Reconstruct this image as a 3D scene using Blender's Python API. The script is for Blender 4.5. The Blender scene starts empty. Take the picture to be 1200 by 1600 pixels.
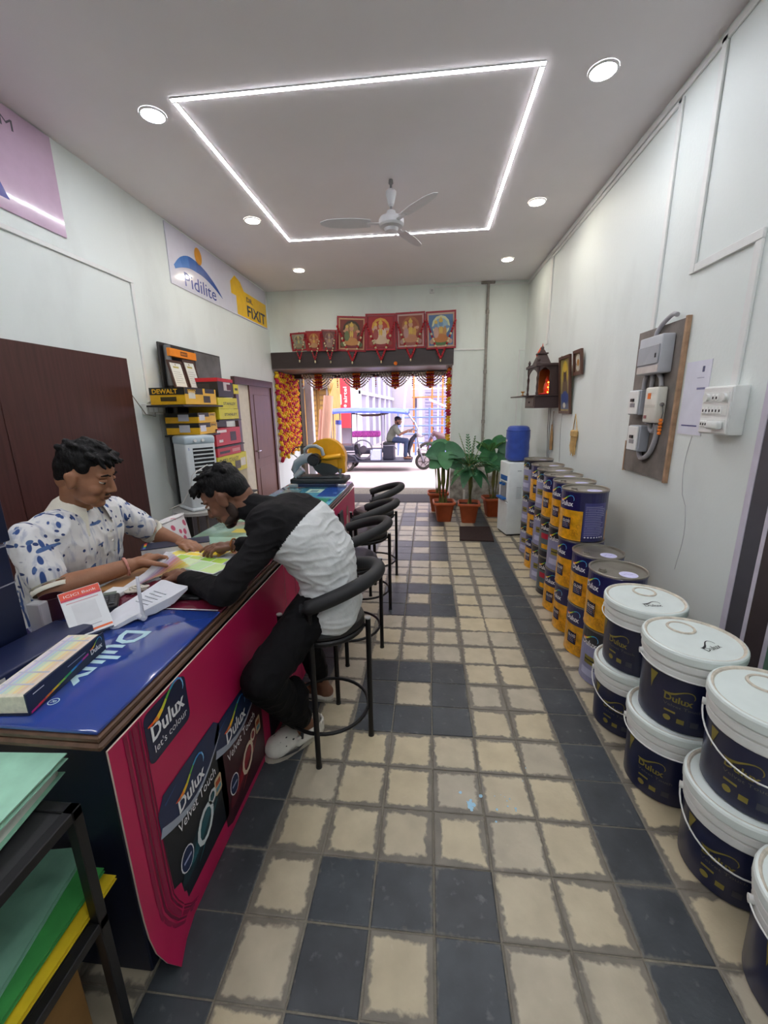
import bpy, bmesh, math, random
from mathutils import Vector, Matrix, Euler, noise
R = math.radians
rnd = random.Random(7)
scene = bpy.context.scene
COL = scene.collection

# ------------------------------------------------------------------ camera
cam_data = bpy.data.cameras.new('camera')
cam = bpy.data.objects.new('camera', cam_data)
COL.objects.link(cam)
cam.location = (0.567, -1.318, 1.556)
cam.rotation_euler = (1.32572601, 0.016960558, 0.102790185)
cam_data.sensor_fit = 'VERTICAL'
cam_data.sensor_height = 24.0
cam_data.lens = 24.0 * 647.5 / 1600.0
cam_data.clip_start = 0.02
cam_data.clip_end = 400
scene.camera = cam

# ------------------------------------------------------------------ sky, exposure
world = bpy.data.worlds.new('sky')
scene.world = world
world.use_nodes = True
_n = world.node_tree.nodes
_bg = _n['Background']
_sky = _n.new('ShaderNodeTexSky')
_sky.sky_type = 'HOSEK_WILKIE'
_sky.turbidity = 7.0
_sky.ground_albedo = 0.5
_sky.sun_direction = Vector((0.25, -0.35, 0.9)).normalized()
_hsv = _n.new('ShaderNodeHueSaturation')
_hsv.inputs['Saturation'].default_value = 0.15
world.node_tree.links.new(_sky.outputs[0], _hsv.inputs['Color'])
_tint = _n.new('ShaderNodeMix'); _tint.data_type = 'RGBA'; _tint.blend_type = 'MULTIPLY'; _tint.inputs['Factor'].default_value = 1.0
_tint.inputs[7].default_value = (1.0, 0.91, 0.97, 1)      # hazy, faintly pink daylight
world.node_tree.links.new(_hsv.outputs[0], _tint.inputs[6])
world.node_tree.links.new(_tint.outputs[2], _bg.inputs['Color'])
_bg.inputs['Strength'].default_value = 18.0
vs = scene.view_settings
vs.view_transform = 'Standard'
vs.look = 'None'
vs.gamma = 1.0
vs.use_curve_mapping = False
vs.exposure = 0.5
LED_POWER = 46.0
DOWNLIGHT_POWER = 80.0

# ------------------------------------------------------------------ helpers
def lin(h):
    h = h.lstrip('#')
    o = []
    for i in (0, 2, 4):
        c = int(h[i:i+2], 16) / 255.0
        o.append(c / 12.92 if c <= 0.04045 else ((c + 0.055) / 1.055) ** 2.4)
    return (o[0], o[1], o[2], 1.0)

MATS = {}
def mat(name, col, rough=0.5, metal=0.0, var=0.06, scale=14.0, bump=0.0, bscale=80.0, spec=0.5, coat=0.0, sheen=0.0, trans=0.0, alpha=1.0, emit=0.0, stretch=None):
    """a principled material whose colour is broken up by a little procedural noise"""
    if name in MATS:
        return MATS[name]
    m = bpy.data.materials.new(name)
    m.use_nodes = True
    nt = m.node_tree
    b = nt.nodes['Principled BSDF']
    c = lin(col)
    tc = nt.nodes.new('ShaderNodeTexCoord')
    src = tc.outputs['Object']
    if stretch:
        mp = nt.nodes.new('ShaderNodeMapping')
        mp.inputs['Scale'].default_value = stretch
        nt.links.new(src, mp.inputs['Vector'])
        src = mp.outputs[0]
    nz = nt.nodes.new('ShaderNodeTexNoise')
    nz.inputs['Scale'].default_value = scale
    nz.inputs['Detail'].default_value = 4.0
    nt.links.new(src, nz.inputs['Vector'])
    rp = nt.nodes.new('ShaderNodeValToRGB')
    rp.color_ramp.elements[0].position = 0.3
    rp.color_ramp.elements[1].position = 0.7
    rp.color_ramp.elements[0].color = tuple(min(1.0, v * (1 - var)) for v in c[:3]) + (1,)
    rp.color_ramp.elements[1].color = tuple(min(1.0, v * (1 + var)) for v in c[:3]) + (1,)
    nt.links.new(nz.outputs['Fac'], rp.inputs['Fac'])
    nt.links.new(rp.outputs['Color'], b.inputs['Base Color'])
    b.inputs['Roughness'].default_value = rough
    b.inputs['Metallic'].default_value = metal
    b.inputs['Specular IOR Level'].default_value = spec
    if coat:
        b.inputs['Coat Weight'].default_value = coat
        b.inputs['Coat Roughness'].default_value = 0.05
    if sheen:
        b.inputs['Sheen Weight'].default_value = sheen
    if trans:
        b.inputs['Transmission Weight'].default_value = trans
    if alpha < 1:
        b.inputs['Alpha'].default_value = alpha
    if emit:
        nt.links.new(rp.outputs['Color'], b.inputs['Emission Color'])
        b.inputs['Emission Strength'].default_value = emit
    if bump:
        bn = nt.nodes.new('ShaderNodeTexNoise')
        bn.inputs['Scale'].default_value = bscale
        bn.inputs['Detail'].default_value = 3.0
        nt.links.new(src, bn.inputs['Vector'])
        bp = nt.nodes.new('ShaderNodeBump')
        bp.inputs['Strength'].default_value = bump
        bp.inputs['Distance'].default_value = 0.01
        nt.links.new(bn.outputs['Fac'], bp.inputs['Height'])
        nt.links.new(bp.outputs['Normal'], b.inputs['Normal'])
    MATS[name] = m
    return m

def C(h, rough=0.5, **k):
    """plain coloured material keyed by its colour"""
    return mat('c_' + h.lstrip('#') + '_%d' % int(rough * 100) + ''.join('_%s%s' % (a, v) for a, v in sorted(k.items())), h, rough, **k)

WM = {}          # world matrix of every object, by name
def wm(o):
    return WM.get(o.name, Matrix.Identity(4)) if o else Matrix.Identity(4)

def tag(o, label=None, cat=None, group=None, kind=None):
    if label: o['label'] = label
    if cat: o['category'] = cat
    if group: o['group'] = group
    if kind: o['kind'] = kind
    return o

def thing(name, label, cat, loc=(0, 0, 0), rz=0.0, group=None, rot=None):
    o = bpy.data.objects.new(name, None)
    o.empty_display_size = 0.05
    COL.objects.link(o)
    o.location = loc
    o.rotation_euler = rot if rot else (0, 0, rz)
    WM[o.name] = Matrix.Translation(loc) @ Euler(o.rotation_euler).to_matrix().to_4x4()
    return tag(o, label, cat, group)

def frame(d, up=(0, 0, 1)):
    d = Vector(d).normalized()
    u = Vector(up)
    if abs(d.dot(u)) > 0.98:
        u = Vector((1, 0, 0))
    a = d.cross(u).normalized()
    b = a.cross(d).normalized()
    return a, b, d

class G:
    """collects faces (with a material each) that become one mesh object"""
    def __init__(s):
        s.v = []; s.f = []; s.mi = []; s.sm = []; s.mats = []; s.uv = {}
    def m(s, mt):
        if mt not in s.mats:
            s.mats.append(mt)
        return s.mats.index(mt)
    def add(s, vs, fs, mt, smooth=False, M=None):
        o = len(s.v)
        s.v += [(M @ Vector(p) if M else Vector(p)) for p in vs]
        k = s.m(mt)
        for f in fs:
            s.f.append(tuple(i + o for i in f)); s.mi.append(k); s.sm.append(smooth)
        return s
    def box(s, x0, x1, y0, y1, z0, z1, mt, bev=0.0, M=None, seg=1):
        if x0 > x1: x0, x1 = x1, x0
        if y0 > y1: y0, y1 = y1, y0
        if z0 > z1: z0, z1 = z1, z0
        if bev > 0:
            bm = bmesh.new()
            bmesh.ops.create_cube(bm, size=1.0)
            for v in bm.verts:
                v.co = Vector(((x0 + x1) / 2 + v.co.x * (x1 - x0), (y0 + y1) / 2 + v.co.y * (y1 - y0), (z0 + z1) / 2 + v.co.z * (z1 - z0)))
            bev = min(bev, 0.49 * min(x1 - x0, y1 - y0, z1 - z0))
            bmesh.ops.bevel(bm, geom=list(bm.edges), offset=bev, segments=seg, affect='EDGES', profile=0.5)
            bm.verts.index_update()
            vs = [v.co.copy() for v in bm.verts]
            fs = [[v.index for v in f.verts] for f in bm.faces]
            bm.free()
            return s.add(vs, fs, mt, seg > 1, M)
        vs = [(x0, y0, z0), (x1, y0, z0), (x1, y1, z0), (x0, y1, z0), (x0, y0, z1), (x1, y0, z1), (x1, y1, z1), (x0, y1, z1)]
        fs = [(0, 3, 2, 1), (4, 5, 6, 7), (0, 1, 5, 4), (1, 2, 6, 5), (2, 3, 7, 6), (3, 0, 4, 7)]
        return s.add(vs, fs, mt, False, M)
    def cyl(s, p0, p1, r0, mt, r1=None, n=14, caps=True, smooth=True, M=None):
        r1 = r0 if r1 is None else r1
        p0 = Vector(p0); p1 = Vector(p1)
        a, b, d = frame(p1 - p0)
        vs = []; fs = []
        for p, r in ((p0, r0), (p1, r1)):
            for i in range(n):
                t = 2 * math.pi * i / n
                vs.append(p + a * math.cos(t) * r + b * math.sin(t) * r)
        side = [(i, (i + 1) % n, n + (i + 1) % n, n + i) for i in range(n)]
        s.add(vs, side, mt, smooth, M)
        if caps:
            s.add(vs[:n], [tuple(range(n - 1, -1, -1))], mt, False, M)
            s.add(vs[n:], [tuple(range(n))], mt, False, M)
        return s
    def tube(s, pts, r, mt, n=8, closed=False, smooth=True, M=None, caps=True, flat=None):
        pts = [Vector(p) for p in pts]
        k = len(pts)
        rs = r if isinstance(r, (list, tuple)) else [r] * k
        vs = []; fs = []
        a = None
        for i in range(k):
            if closed:
                t = (pts[(i + 1) % k] - pts[i - 1])
            else:
                t = pts[min(i + 1, k - 1)] - pts[max(i - 1, 0)]
            if t.length < 1e-9: t = Vector((0, 0, 1))
            t.normalize()
            if a is None:
                a, b, _ = frame(t)
            else:
                a = (a - t * a.dot(t))
                if a.length < 1e-6: a, b, _ = frame(t)
                a.normalize(); b = t.cross(a)
            for j in range(n):
                w = 2 * math.pi * j / n
                vs.append(pts[i] + a * math.cos(w) * rs[i] + b * math.sin(w) * rs[i] * (flat or 1.0))
        rows = k if closed else k - 1
        for i in range(rows):
            for j in range(n):
                fs.append((i * n + j, i * n + (j + 1) % n, ((i + 1) % k) * n + (j + 1) % n, ((i + 1) % k) * n + j))
        s.add(vs, fs, mt, smooth, M)
        if caps and not closed:
            s.add(vs[:n], [tuple(range(n - 1, -1, -1))], mt, False, M)
            s.add(vs[-n:], [tuple(range(n))], mt, False, M)
        return s
    def lathe(s, prof, mt, c=(0, 0, 0), n=28, smooth=True, M=None, a0=0.0, a1=360.0):
        """profile of (radius, height) turned about the z axis through c; mt may be a list, one per band"""
        full = abs(a1 - a0 - 360) < 1e-6
        cols = n if full else n + 1
        vs = []
        for r, z in prof:
            for i in range(cols):
                t = R(a0 + (a1 - a0) * i / n)
                vs.append((c[0] + r * math.cos(t), c[1] + r * math.sin(t), c[2] + z))
        for k in range(len(prof) - 1):
            fs = []
            for i in range(n):
                j = (i + 1) % cols if full else i + 1
                fs.append((k * cols + i, k * cols + j, (k + 1) * cols + j, (k + 1) * cols + i))
            mk = mt[k] if isinstance(mt, (list, tuple)) else mt
            o = len(s.v)
            s.add(vs[k * cols:(k + 2) * cols], [tuple(q - k * cols for q in f) for f in fs], mk, smooth, M)
        return s
    def disc(s, c, r, mt, n=28, nrm=(0, 0, 1), M=None, ry=None):
        a, b, d = frame(nrm)
        c = Vector(c)
        vs = [c + a * math.cos(2 * math.pi * i / n) * r + b * math.sin(2 * math.pi * i / n) * (ry or r) for i in range(n)]
        return s.add(vs, [tuple(range(n))], mt, False, M)
    def ell(s, c, r, mt, nu=14, nv=9, M=None, rot=None):
        c = Vector(c)
        r = (r, r, r) if not isinstance(r, (tuple, list)) else r
        Q = rot.to_3x3() if rot else None
        vs = []
        for k in range(1, nv):
            ph = math.pi * k / nv
            for i in range(nu):
                t = 2 * math.pi * i / nu
                p = Vector((r[0] * math.sin(ph) * math.cos(t), r[1] * math.sin(ph) * math.sin(t), r[2] * math.cos(ph)))
                vs.append(c + (Q @ p if Q else p))
        top = Vector((0, 0, r[2])); 
        vs.append(c + (Q @ top if Q else top)); vs.append(c - (Q @ top if Q else top))
        fs = []
        for k in range(nv - 2):
            for i in range(nu):
                fs.append((k * nu + i, (k + 1) * nu + i, (k + 1) * nu + (i + 1) % nu, k * nu + (i + 1) % nu))
        T = (nv - 1) * nu
        for i in range(nu):
            fs.append((T, i, (i + 1) % nu))
            fs.append((T + 1, (nv - 2) * nu + (i + 1) % nu, (nv - 2) * nu + i))
        return s.add(vs, fs, mt, True, M)
    def poly(s, pts, mt, M=None):
        return s.add(pts, [tuple(range(len(pts)))], mt, False, M)
    def prism(s, pts, d, mt, M=None, side=None):
        """flat outline pts (3D) pushed along vector d"""
        d = Vector(d); n = len(pts)
        pts = [Vector(p) for p in pts]
        vs = pts + [p + d for p in pts]
        s.add(vs, [tuple(range(n - 1, -1, -1)), tuple(range(n, 2 * n))], mt, False, M)
        return s.add(vs, [(i, (i + 1) % n, n + (i + 1) % n, n + i) for i in range(n)], side or mt, False, M)
    def build(s, name, parent=None, local=False, label=None, cat=None, group=None, kind=None, world_origin=None):
        me = bpy.data.meshes.new(name)
        vs = s.v
        o = bpy.data.objects.new(name, me)
        COL.objects.link(o)
        if parent is not None:
            W = wm(parent)
            Wi = W.inverted()
            if local:           # given in the space of the thing at the top of the chain
                q = parent
                while q.parent: q = q.parent
                Wi = Wi @ wm(q)
            vs = [Wi @ p for p in vs]
            # origin of a part: the middle of its own geometry
            mid = sum(vs, Vector()) / max(1, len(vs))
            vs = [p - mid for p in vs]
            o.parent = parent
            o.location = mid
            WM[o.name] = W @ Matrix.Translation(mid)
        else:
            lo = Vector((min(p.x for p in vs), min(p.y for p in vs), min(p.z for p in vs)))
            hi = Vector((max(p.x for p in vs), max(p.y for p in vs), max(p.z for p in vs)))
            org = Vector(world_origin) if world_origin is not None else Vector(((lo.x + hi.x) / 2, (lo.y + hi.y) / 2, lo.z))
            vs = [p - org for p in vs]
            o.location = org
            WM[o.name] = Matrix.Translation(org)
        me.from_pydata([tuple(p) for p in vs], [], s.f)
        for mt in s.mats:
            me.materials.append(mt)
        me.polygons.foreach_set('material_index', s.mi)
        me.polygons.foreach_set('use_smooth', s.sm)
        me.update()
        return tag(o, label, cat, group, kind)

def dup(root, loc, rz=None, label=None, parent=None):
    """a copy of a thing with copies of its parts and sub-parts"""
    r = root.copy()
    COL.objects.link(r)
    if parent is None:
        r.location = loc
        if rz is not None:
            r.rotation_euler = (root.rotation_euler[0], root.rotation_euler[1], rz)
        WM[r.name] = Matrix.Translation(loc) @ Euler(r.rotation_euler).to_matrix().to_4x4()
        if label:
            r['label'] = label
    else:
        r.parent = parent
    for ch in list(root.children):
        dup(ch, None, parent=r)
    return r

# ---- lettering: outlines of the built-in font as flat triangles
_TXT = {}
def text2d(s, bold=0.0, shear=0.0):
    key = (s, bold, shear)
    if key not in _TXT:
        cu = bpy.data.curves.new('lettering', 'FONT')
        cu.body = s
        cu.size = 1.0
        cu.resolution_u = 2
        cu.offset = bold
        cu.shear = shear
        ob = bpy.data.objects.new('lettering', cu)
        me = ob.to_mesh()
        vs = [(v.co.x, v.co.y) for v in me.vertices]
        fs = [tuple(p.vertices) for p in me.polygons]
        ob.to_mesh_clear()
        bpy.data.objects.remove(ob)
        bpy.data.curves.remove(cu)
        x0 = min(v[0] for v in vs); x1 = max(v[0] for v in vs)
        _TXT[key] = ([(v[0] - x0, v[1]) for v in vs], fs, x1 - x0)
    return _TXT[key]

def put_text(g, s, fn, u, v, h, mt, bold=0.0, shear=0.0, width=None, align='l'):
    """letters of size h with their baseline at (u, v) of the surface map fn(u, v)"""
    vs, fs, w = text2d(s, bold, shear)
    sx = h if width is None else width / w
    o = -w * sx / 2 if align == 'c' else 0.0
    g.add([fn(u + o + p[0] * sx, v + p[1] * h) for p in vs], fs, mt)
    return w * sx

def put_poly(g, pts, fn, mt):
    g.add([fn(u, v) for u, v in pts], [tuple(range(len(pts)))], mt)

def put_rect(g, u0, v0, u1, v1, fn, mt, r=0.0, n=1):
    if r > 0:
        pts = []
        for cx, cy, a in ((u1 - r, v0 + r, -90), (u1 - r, v1 - r, 0), (u0 + r, v1 - r, 90), (u0 + r, v0 + r, 180)):
            for k in range(5):
                t = R(a + 90 * k / 4)
                pts.append((cx + r * math.cos(t), cy + r * math.sin(t)))
        return put_poly(g, pts, fn, mt)
    for i in range(n):
        a = u0 + (u1 - u0) * i / n; b = u0 + (u1 - u0) * (i + 1) / n
        put_poly(g, [(a, v0), (b, v0), (b, v1), (a, v1)], fn, mt)

def put_disc(g, u, v, r, fn, mt, n=16, rv=None):
    put_poly(g, [(u + r * math.cos(2 * math.pi * i / n), v + (rv or r) * math.sin(2 * math.pi * i / n)) for i in range(n)], fn, mt)

def put_strip(g, pts, ws, fn, mts):
    """a ribbon along pts with half-widths ws; mts one material per segment"""
    L = []; Q = []
    for i, p in enumerate(pts):
        a = pts[max(0, i - 1)]; b = pts[min(len(pts) - 1, i + 1)]
        dx, dy = b[0] - a[0], b[1] - a[1]
        q = math.hypot(dx, dy) or 1
        L.append((p[0] - dy / q * ws[i], p[1] + dx / q * ws[i]))
        Q.append((p[0] + dy / q * ws[i], p[1] - dx / q * ws[i]))
    for i in range(len(pts) - 1):
        put_poly(g, [Q[i], Q[i + 1], L[i + 1], L[i]], fn, mts[min(i, len(mts) - 1)] if isinstance(mts, list) else mts)

def plane(o, eu, ev):
    o = Vector(o); eu = Vector(eu); ev = Vector(ev)
    return lambda u, v: o + eu * u + ev * v

SW = [C('#e8542a', .4), C('#f08a2c', .4), C('#f4c430', .4), C('#c9d03a', .4), C('#63b54a', .4), C('#3aa7c8', .4), C('#3b8fd8', .4), C('#7fc4ef', .4)]
def dulux(g, fn, u, v, w, white, mono=None, swoosh=True, bold=.025):
    """the word and its ribbon; w is the width of the word, (u, v) its left foot"""
    h = w * 0.44
    put_text(g, 'Dulux', fn, u, v, h, white, bold=bold, width=w)
    if swoosh:
        P = [(-.06, .44), (.08, .40), (.22, .43), (.36, .52), (.50, .66), (.64, .79), (.78, .87), (.90, .87), (.99, .78), (1.03, .64), (1.03, .52), (1.0, .44)]
        W_ = [.012, .05, .062, .05, .038, .032, .03, .027, .022, .02, .018, .006]
        put_strip(g, [(u + p[0] * w, v + .02 * w + p[1] * w * .74) for p in P], [x * w * .85 for x in W_], fn,
                  mono or [SW[0], SW[1], SW[2], SW[3], SW[4], SW[5], SW[6], SW[6], SW[7], SW[7], SW[7]])

# ================================================================== the room
XL, XR, ZC, YB, YN = -1.955, 2.021, 3.344, 5.55, -4.4
OX0, OX1, OZ = -1.955, 0.94, 2.2      # the street opening
YO = 6.8                              # its outer end

def wall_mat(name, col, stain, lo=0.52, hi=0.8, low_dirt=False):
    m = bpy.data.materials.new(name)
    m.use_nodes = True
    nt = m.node_tree; L = nt.links
    b = nt.nodes['Principled BSDF']
    geo = nt.nodes.new('ShaderNodeNewGeometry')
    mp = nt.nodes.new('ShaderNodeMapping')
    mp.inputs['Scale'].default_value = (1.0, 1.0, 0.45)
    L.new(geo.outputs['Position'], mp.inputs['Vector'])
    nz = nt.nodes.new('ShaderNodeTexNoise'); nz.inputs['Scale'].default_value = 2.2; nz.inputs['Detail'].default_value = 7
    L.new(mp.outputs[0], nz.inputs['Vector'])
    rp = nt.nodes.new('ShaderNodeValToRGB')
    rp.color_ramp.elements[0].position = lo; rp.color_ramp.elements[1].position = hi
    rp.color_ramp.elements[0].color = lin(col); rp.color_ramp.elements[1].color = lin(stain)
    L.new(nz.outputs['Fac'], rp.inputs['Fac'])
    out = rp.outputs['Color']
    if low_dirt:        # crumbling plaster with a ragged top edge near the floor
        sp = nt.nodes.new('ShaderNodeSeparateXYZ'); L.new(geo.outputs['Position'], sp.inputs[0])
        n2 = nt.nodes.new('ShaderNodeTexNoise'); n2.inputs['Scale'].default_value = 4.0; n2.inputs['Detail'].default_value = 6
        L.new(geo.outputs['Position'], n2.inputs['Vector'])
        ad = nt.nodes.new('ShaderNodeMath'); ad.operation = 'MULTIPLY_ADD'; ad.inputs[1].default_value = -0.55
        L.new(n2.outputs['Fac'], ad.inputs[0]); L.new(sp.outputs['Z'], ad.inputs[2])
        r2 = nt.nodes.new('ShaderNodeValToRGB')
        r2.color_ramp.elements[0].position = 0.22; r2.color_ramp.elements[1].position = 0.30
        r2.color_ramp.elements[0].color = (1, 1, 1, 1); r2.color_ramp.elements[1].color = (0, 0, 0, 1)
        L.new(ad.outputs[0], r2.inputs['Fac'])
        n3 = nt.nodes.new('ShaderNodeTexNoise'); n3.inputs['Scale'].default_value = 9.0; n3.inputs['Detail'].default_value = 6
        L.new(geo.outputs['Position'], n3.inputs['Vector'])
        r3 = nt.nodes.new('ShaderNodeValToRGB')
        r3.color_ramp.elements[0].position = 0.35; r3.color_ramp.elements[1].position = 0.65
        r3.color_ramp.elements[0].color = lin('#77746e'); r3.color_ramp.elements[1].color = lin('#b9b8b2')
        L.new(n3.outputs['Fac'], r3.inputs['Fac'])
        mx = nt.nodes.new('ShaderNodeMix'); mx.data_type = 'RGBA'
        L.new(r2.outputs['Color'], mx.inputs['Factor']); L.new(out, mx.inputs[6]); L.new(r3.outputs['Color'], mx.inputs[7])
        out = mx.outputs[2]
    L.new(out, b.inputs['Base Color'])
    b.inputs['Roughness'].default_value = 0.55
    bn = nt.nodes.new('ShaderNodeTexNoise'); bn.inputs['Scale'].default_value = 45; bn.inputs['Detail'].default_value = 4
    L.new(geo.outputs['Position'], bn.inputs['Vector'])
    bp = nt.nodes.new('ShaderNodeBump'); bp.inputs['Strength'].default_value = 0.12; bp.inputs['Distance'].default_value = 0.01
    L.new(bn.outputs['Fac'], bp.inputs['Height']); L.new(bp.outputs['Normal'], b.inputs['Normal'])
    return m

def tile_mat(name, face, face2, edge, e0, e1, scuff, sc0):
    """face colour with a ragged cement-stained border (distance from the tile's edge, from the tile's own UV in metres)"""
    m = bpy.data.materials.new(name)
    m.use_nodes = True
    nt = m.node_tree; L = nt.links
    b = nt.nodes['Principled BSDF']
    uv = nt.nodes.new('ShaderNodeUVMap'); uv.uv_map = 'tile'
    sp = nt.nodes.new('ShaderNodeSeparateXYZ'); L.new(uv.outputs[0], sp.inputs[0])
    def mth(op, *a):
        q = nt.nodes.new('ShaderNodeMath'); q.operation = op
        for i, x in enumerate(a):
            if isinstance(x, (int, float)): q.inputs[i].default_value = x
            else: L.new(x, q.inputs[i])
        return q.outputs[0]
    d = mth('MAXIMUM', mth('ABSOLUTE', sp.outputs['X']), mth('ABSOLUTE', sp.outputs['Y']))
    geo = nt.nodes.new('ShaderNodeNewGeometry')
    def noise(scale, detail=5):
        n = nt.nodes.new('ShaderNodeTexNoise'); n.inputs['Scale'].default_value = scale; n.inputs['Detail'].default_value = detail
        L.new(geo.outputs['Position'], n.inputs['Vector'])
        return n.outputs['Fac']
    big = noise(2.3, 2); fine = noise(38, 6); mid = noise(9, 5)
    # border: how far the stain reaches in varies from tile to tile
    e = mth('ADD', d, mth('MULTIPLY', mth('SUBTRACT', fine, 0.5), 0.035))
    e = mth('ADD', e, mth('MULTIPLY', mth('SUBTRACT', big, 0.5), 0.06))
    rp = nt.nodes.new('ShaderNodeValToRGB')
    rp.color_ramp.elements[0].position = e0; rp.color_ramp.elements[1].position = e1
    rp.color_ramp.elements[0].color = (0, 0, 0, 1); rp.color_ramp.elements[1].color = (1, 1, 1, 1)
    L.new(mth('MULTIPLY', e, 5.0), rp.inputs['Fac'])
    fc = nt.nodes.new('ShaderNodeValToRGB')
    fc.color_ramp.elements[0].position = 0.3; fc.color_ramp.elements[1].position = 0.7
    fc.color_ramp.elements[0].color = lin(face); fc.color_ramp.elements[1].color = lin(face2)
    L.new(mid, fc.inputs['Fac'])
    ec = nt.nodes.new('ShaderNodeValToRGB')
    ec.color_ramp.elements[0].position = 0.3; ec.color_ramp.elements[1].position = 0.75
    ec.color_ramp.elements[0].color = lin(edge); ec.color_ramp.elements[1].color = tuple(min(1, v * 1.5) for v in lin(edge)[:3]) + (1,)
    L.new(noise(15), ec.inputs['Fac'])
    oi = nt.nodes.new('ShaderNodeObjectInfo')      # every tile is a little lighter or darker than the next
    tn = nt.nodes.new('ShaderNodeHueSaturation'); L.new(mth('ADD', 0.86, mth('MULTIPLY', oi.outputs['Random'], 0.22)), tn.inputs['Value']); L.new(mth('ADD', 0.74, mth('MULTIPLY', oi.outputs['Random'], 0.3)), tn.inputs['Saturation']); L.new(fc.outputs['Color'], tn.inputs['Color'])
    mx = nt.nodes.new('ShaderNodeMix'); mx.data_type = 'RGBA'
    L.new(rp.outputs['Color'], mx.inputs['Factor']); L.new(tn.outputs['Color'], mx.inputs[6]); L.new(ec.outputs['Color'], mx.inputs[7])
    # scuffs
    sr = nt.nodes.new('ShaderNodeValToRGB')
    sr.color_ramp.elements[0].position = sc0; sr.color_ramp.elements[1].position = sc0 + 0.16
    sr.color_ramp.elements[0].color = (0, 0, 0, 1); sr.color_ramp.elements[1].color = (0.75, 0.75, 0.75, 1)
    L.new(noise(26, 8), sr.inputs['Fac'])
    m2 = nt.nodes.new('ShaderNodeMix'); m2.data_type = 'RGBA'
    L.new(sr.outputs['Color'], m2.inputs['Factor']); L.new(mx.outputs[2], m2.inputs[6]); m2.inputs[7].default_value = lin(scuff)
    L.new(m2.outputs[2], b.inputs['Base Color'])
    b.inputs['Roughness'].default_value = 0.42
    b.inputs['Specular IOR Level'].default_value = 0.45
    bp = nt.nodes.new('ShaderNodeBump'); bp.inputs['Strength'].default_value = 0.25; bp.inputs['Distance'].default_value = 0.004
    L.new(noise(60, 5), bp.inputs['Height']); L.new(bp.outputs['Normal'], b.inputs['Normal'])
    return m

M_WALL = wall_mat('white_plaster', '#e3eae7', '#d5dbd8')
M_WALL_B = wall_mat('white_plaster_crumbling', '#e2eae5', '#d3d8d3', low_dirt=True)
M_CEIL = mat('ceiling_paint', '#ece7ea', 0.7, var=0.02, scale=2, bump=0.05, bscale=120)
M_GROUT = mat('cement_joint', '#7d786b', 0.85, var=0.25, scale=30, bump=0.4, bscale=200)
M_BEIGE = tile_mat('beige_cement_tile', '#b0a488', '#c2b698', '#69645a', 0.385, 0.43, '#c9c1ab', 0.68)
M_DARK = tile_mat('charcoal_cement_tile', '#353a3f', '#444a4f', '#5c5b56', 0.475, 0.52, '#6d7173', 0.62)
M_TRIMW = mat('white_conduit', '#e4e6e4', 0.4, var=0.03)
M_BROWN = mat('dark_brown_cladding', '#352827', 0.35, var=0.1, scale=6, stretch=(1, 1, 6))
M_BLACK = mat('black_metal', '#17171a', 0.42, var=0.2, scale=30)
M_BLACKM = mat('black_steel_tube', '#141416', 0.35, metal=0.3, var=0.2)
M_CHROME = mat('bright_metal', '#b9bbbd', 0.25, metal=1.0, var=0.06)

# floor: a cement bed with every tile laid on it
fl = G().box(XL - .2, XR + .2, YN - .1, YO + .1, -0.14, -0.004, M_GROUT).build('floor', kind='structure')
fl['label'] = 'floor of beige and charcoal square tiles'
def row_y(k):
    if k <= 14: return 0.2 * k
    P = [(14, 2.8), (17, 3.45), (20, 4.11), (23, 4.83), (26, 5.55)]
    for (a, ya), (b, yb) in zip(P, P[1:]):
        if k <= b: return ya + (yb - ya) * (k - a) / (b - a)
    return 5.55
def tile_dark(c, k):
    if c in (-1, 6): return True
    if c in (1, 2, 3) and k % 6 in (2, 3, 4): return not (c == 2 and k % 6 == 3)
    return False
def tile_mesh(name, mt):
    h = 0.0972; b = 0.0035
    vs = [(-h, -h, -.004), (h, -h, -.004), (h, h, -.004), (-h, h, -.004), (-h, -h, -.002), (h, -h, -.002), (h, h, -.002), (-h, h, -.002),
          (-h + b, -h + b, .0), (h - b, -h + b, .0), (h - b, h - b, .0), (-h + b, h - b, .0)]
    fs = [(8, 9, 10, 11)] + [(4 + i, 4 + (i + 1) % 4, 8 + (i + 1) % 4, 8 + i) for i in range(4)] + [(i, (i + 1) % 4, 4 + (i + 1) % 4, 4 + i) for i in range(4)]
    me = bpy.data.meshes.new(name)
    me.from_pydata(vs, [], fs)
    ul = me.uv_layers.new(name='tile')
    for lp in me.loops:
        ul.data[lp.index].uv = vs[lp.vertex_index][:2]
    me.materials.append(mt)
    return me, vs, fs
TB, tv, tf = tile_mesh('beige_tile', M_BEIGE)
TD, _, _ = tile_mesh('charcoal_tile', M_DARK)
rest_v = []; rest_f = []; rest_m = []; rest_uv = []
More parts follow.
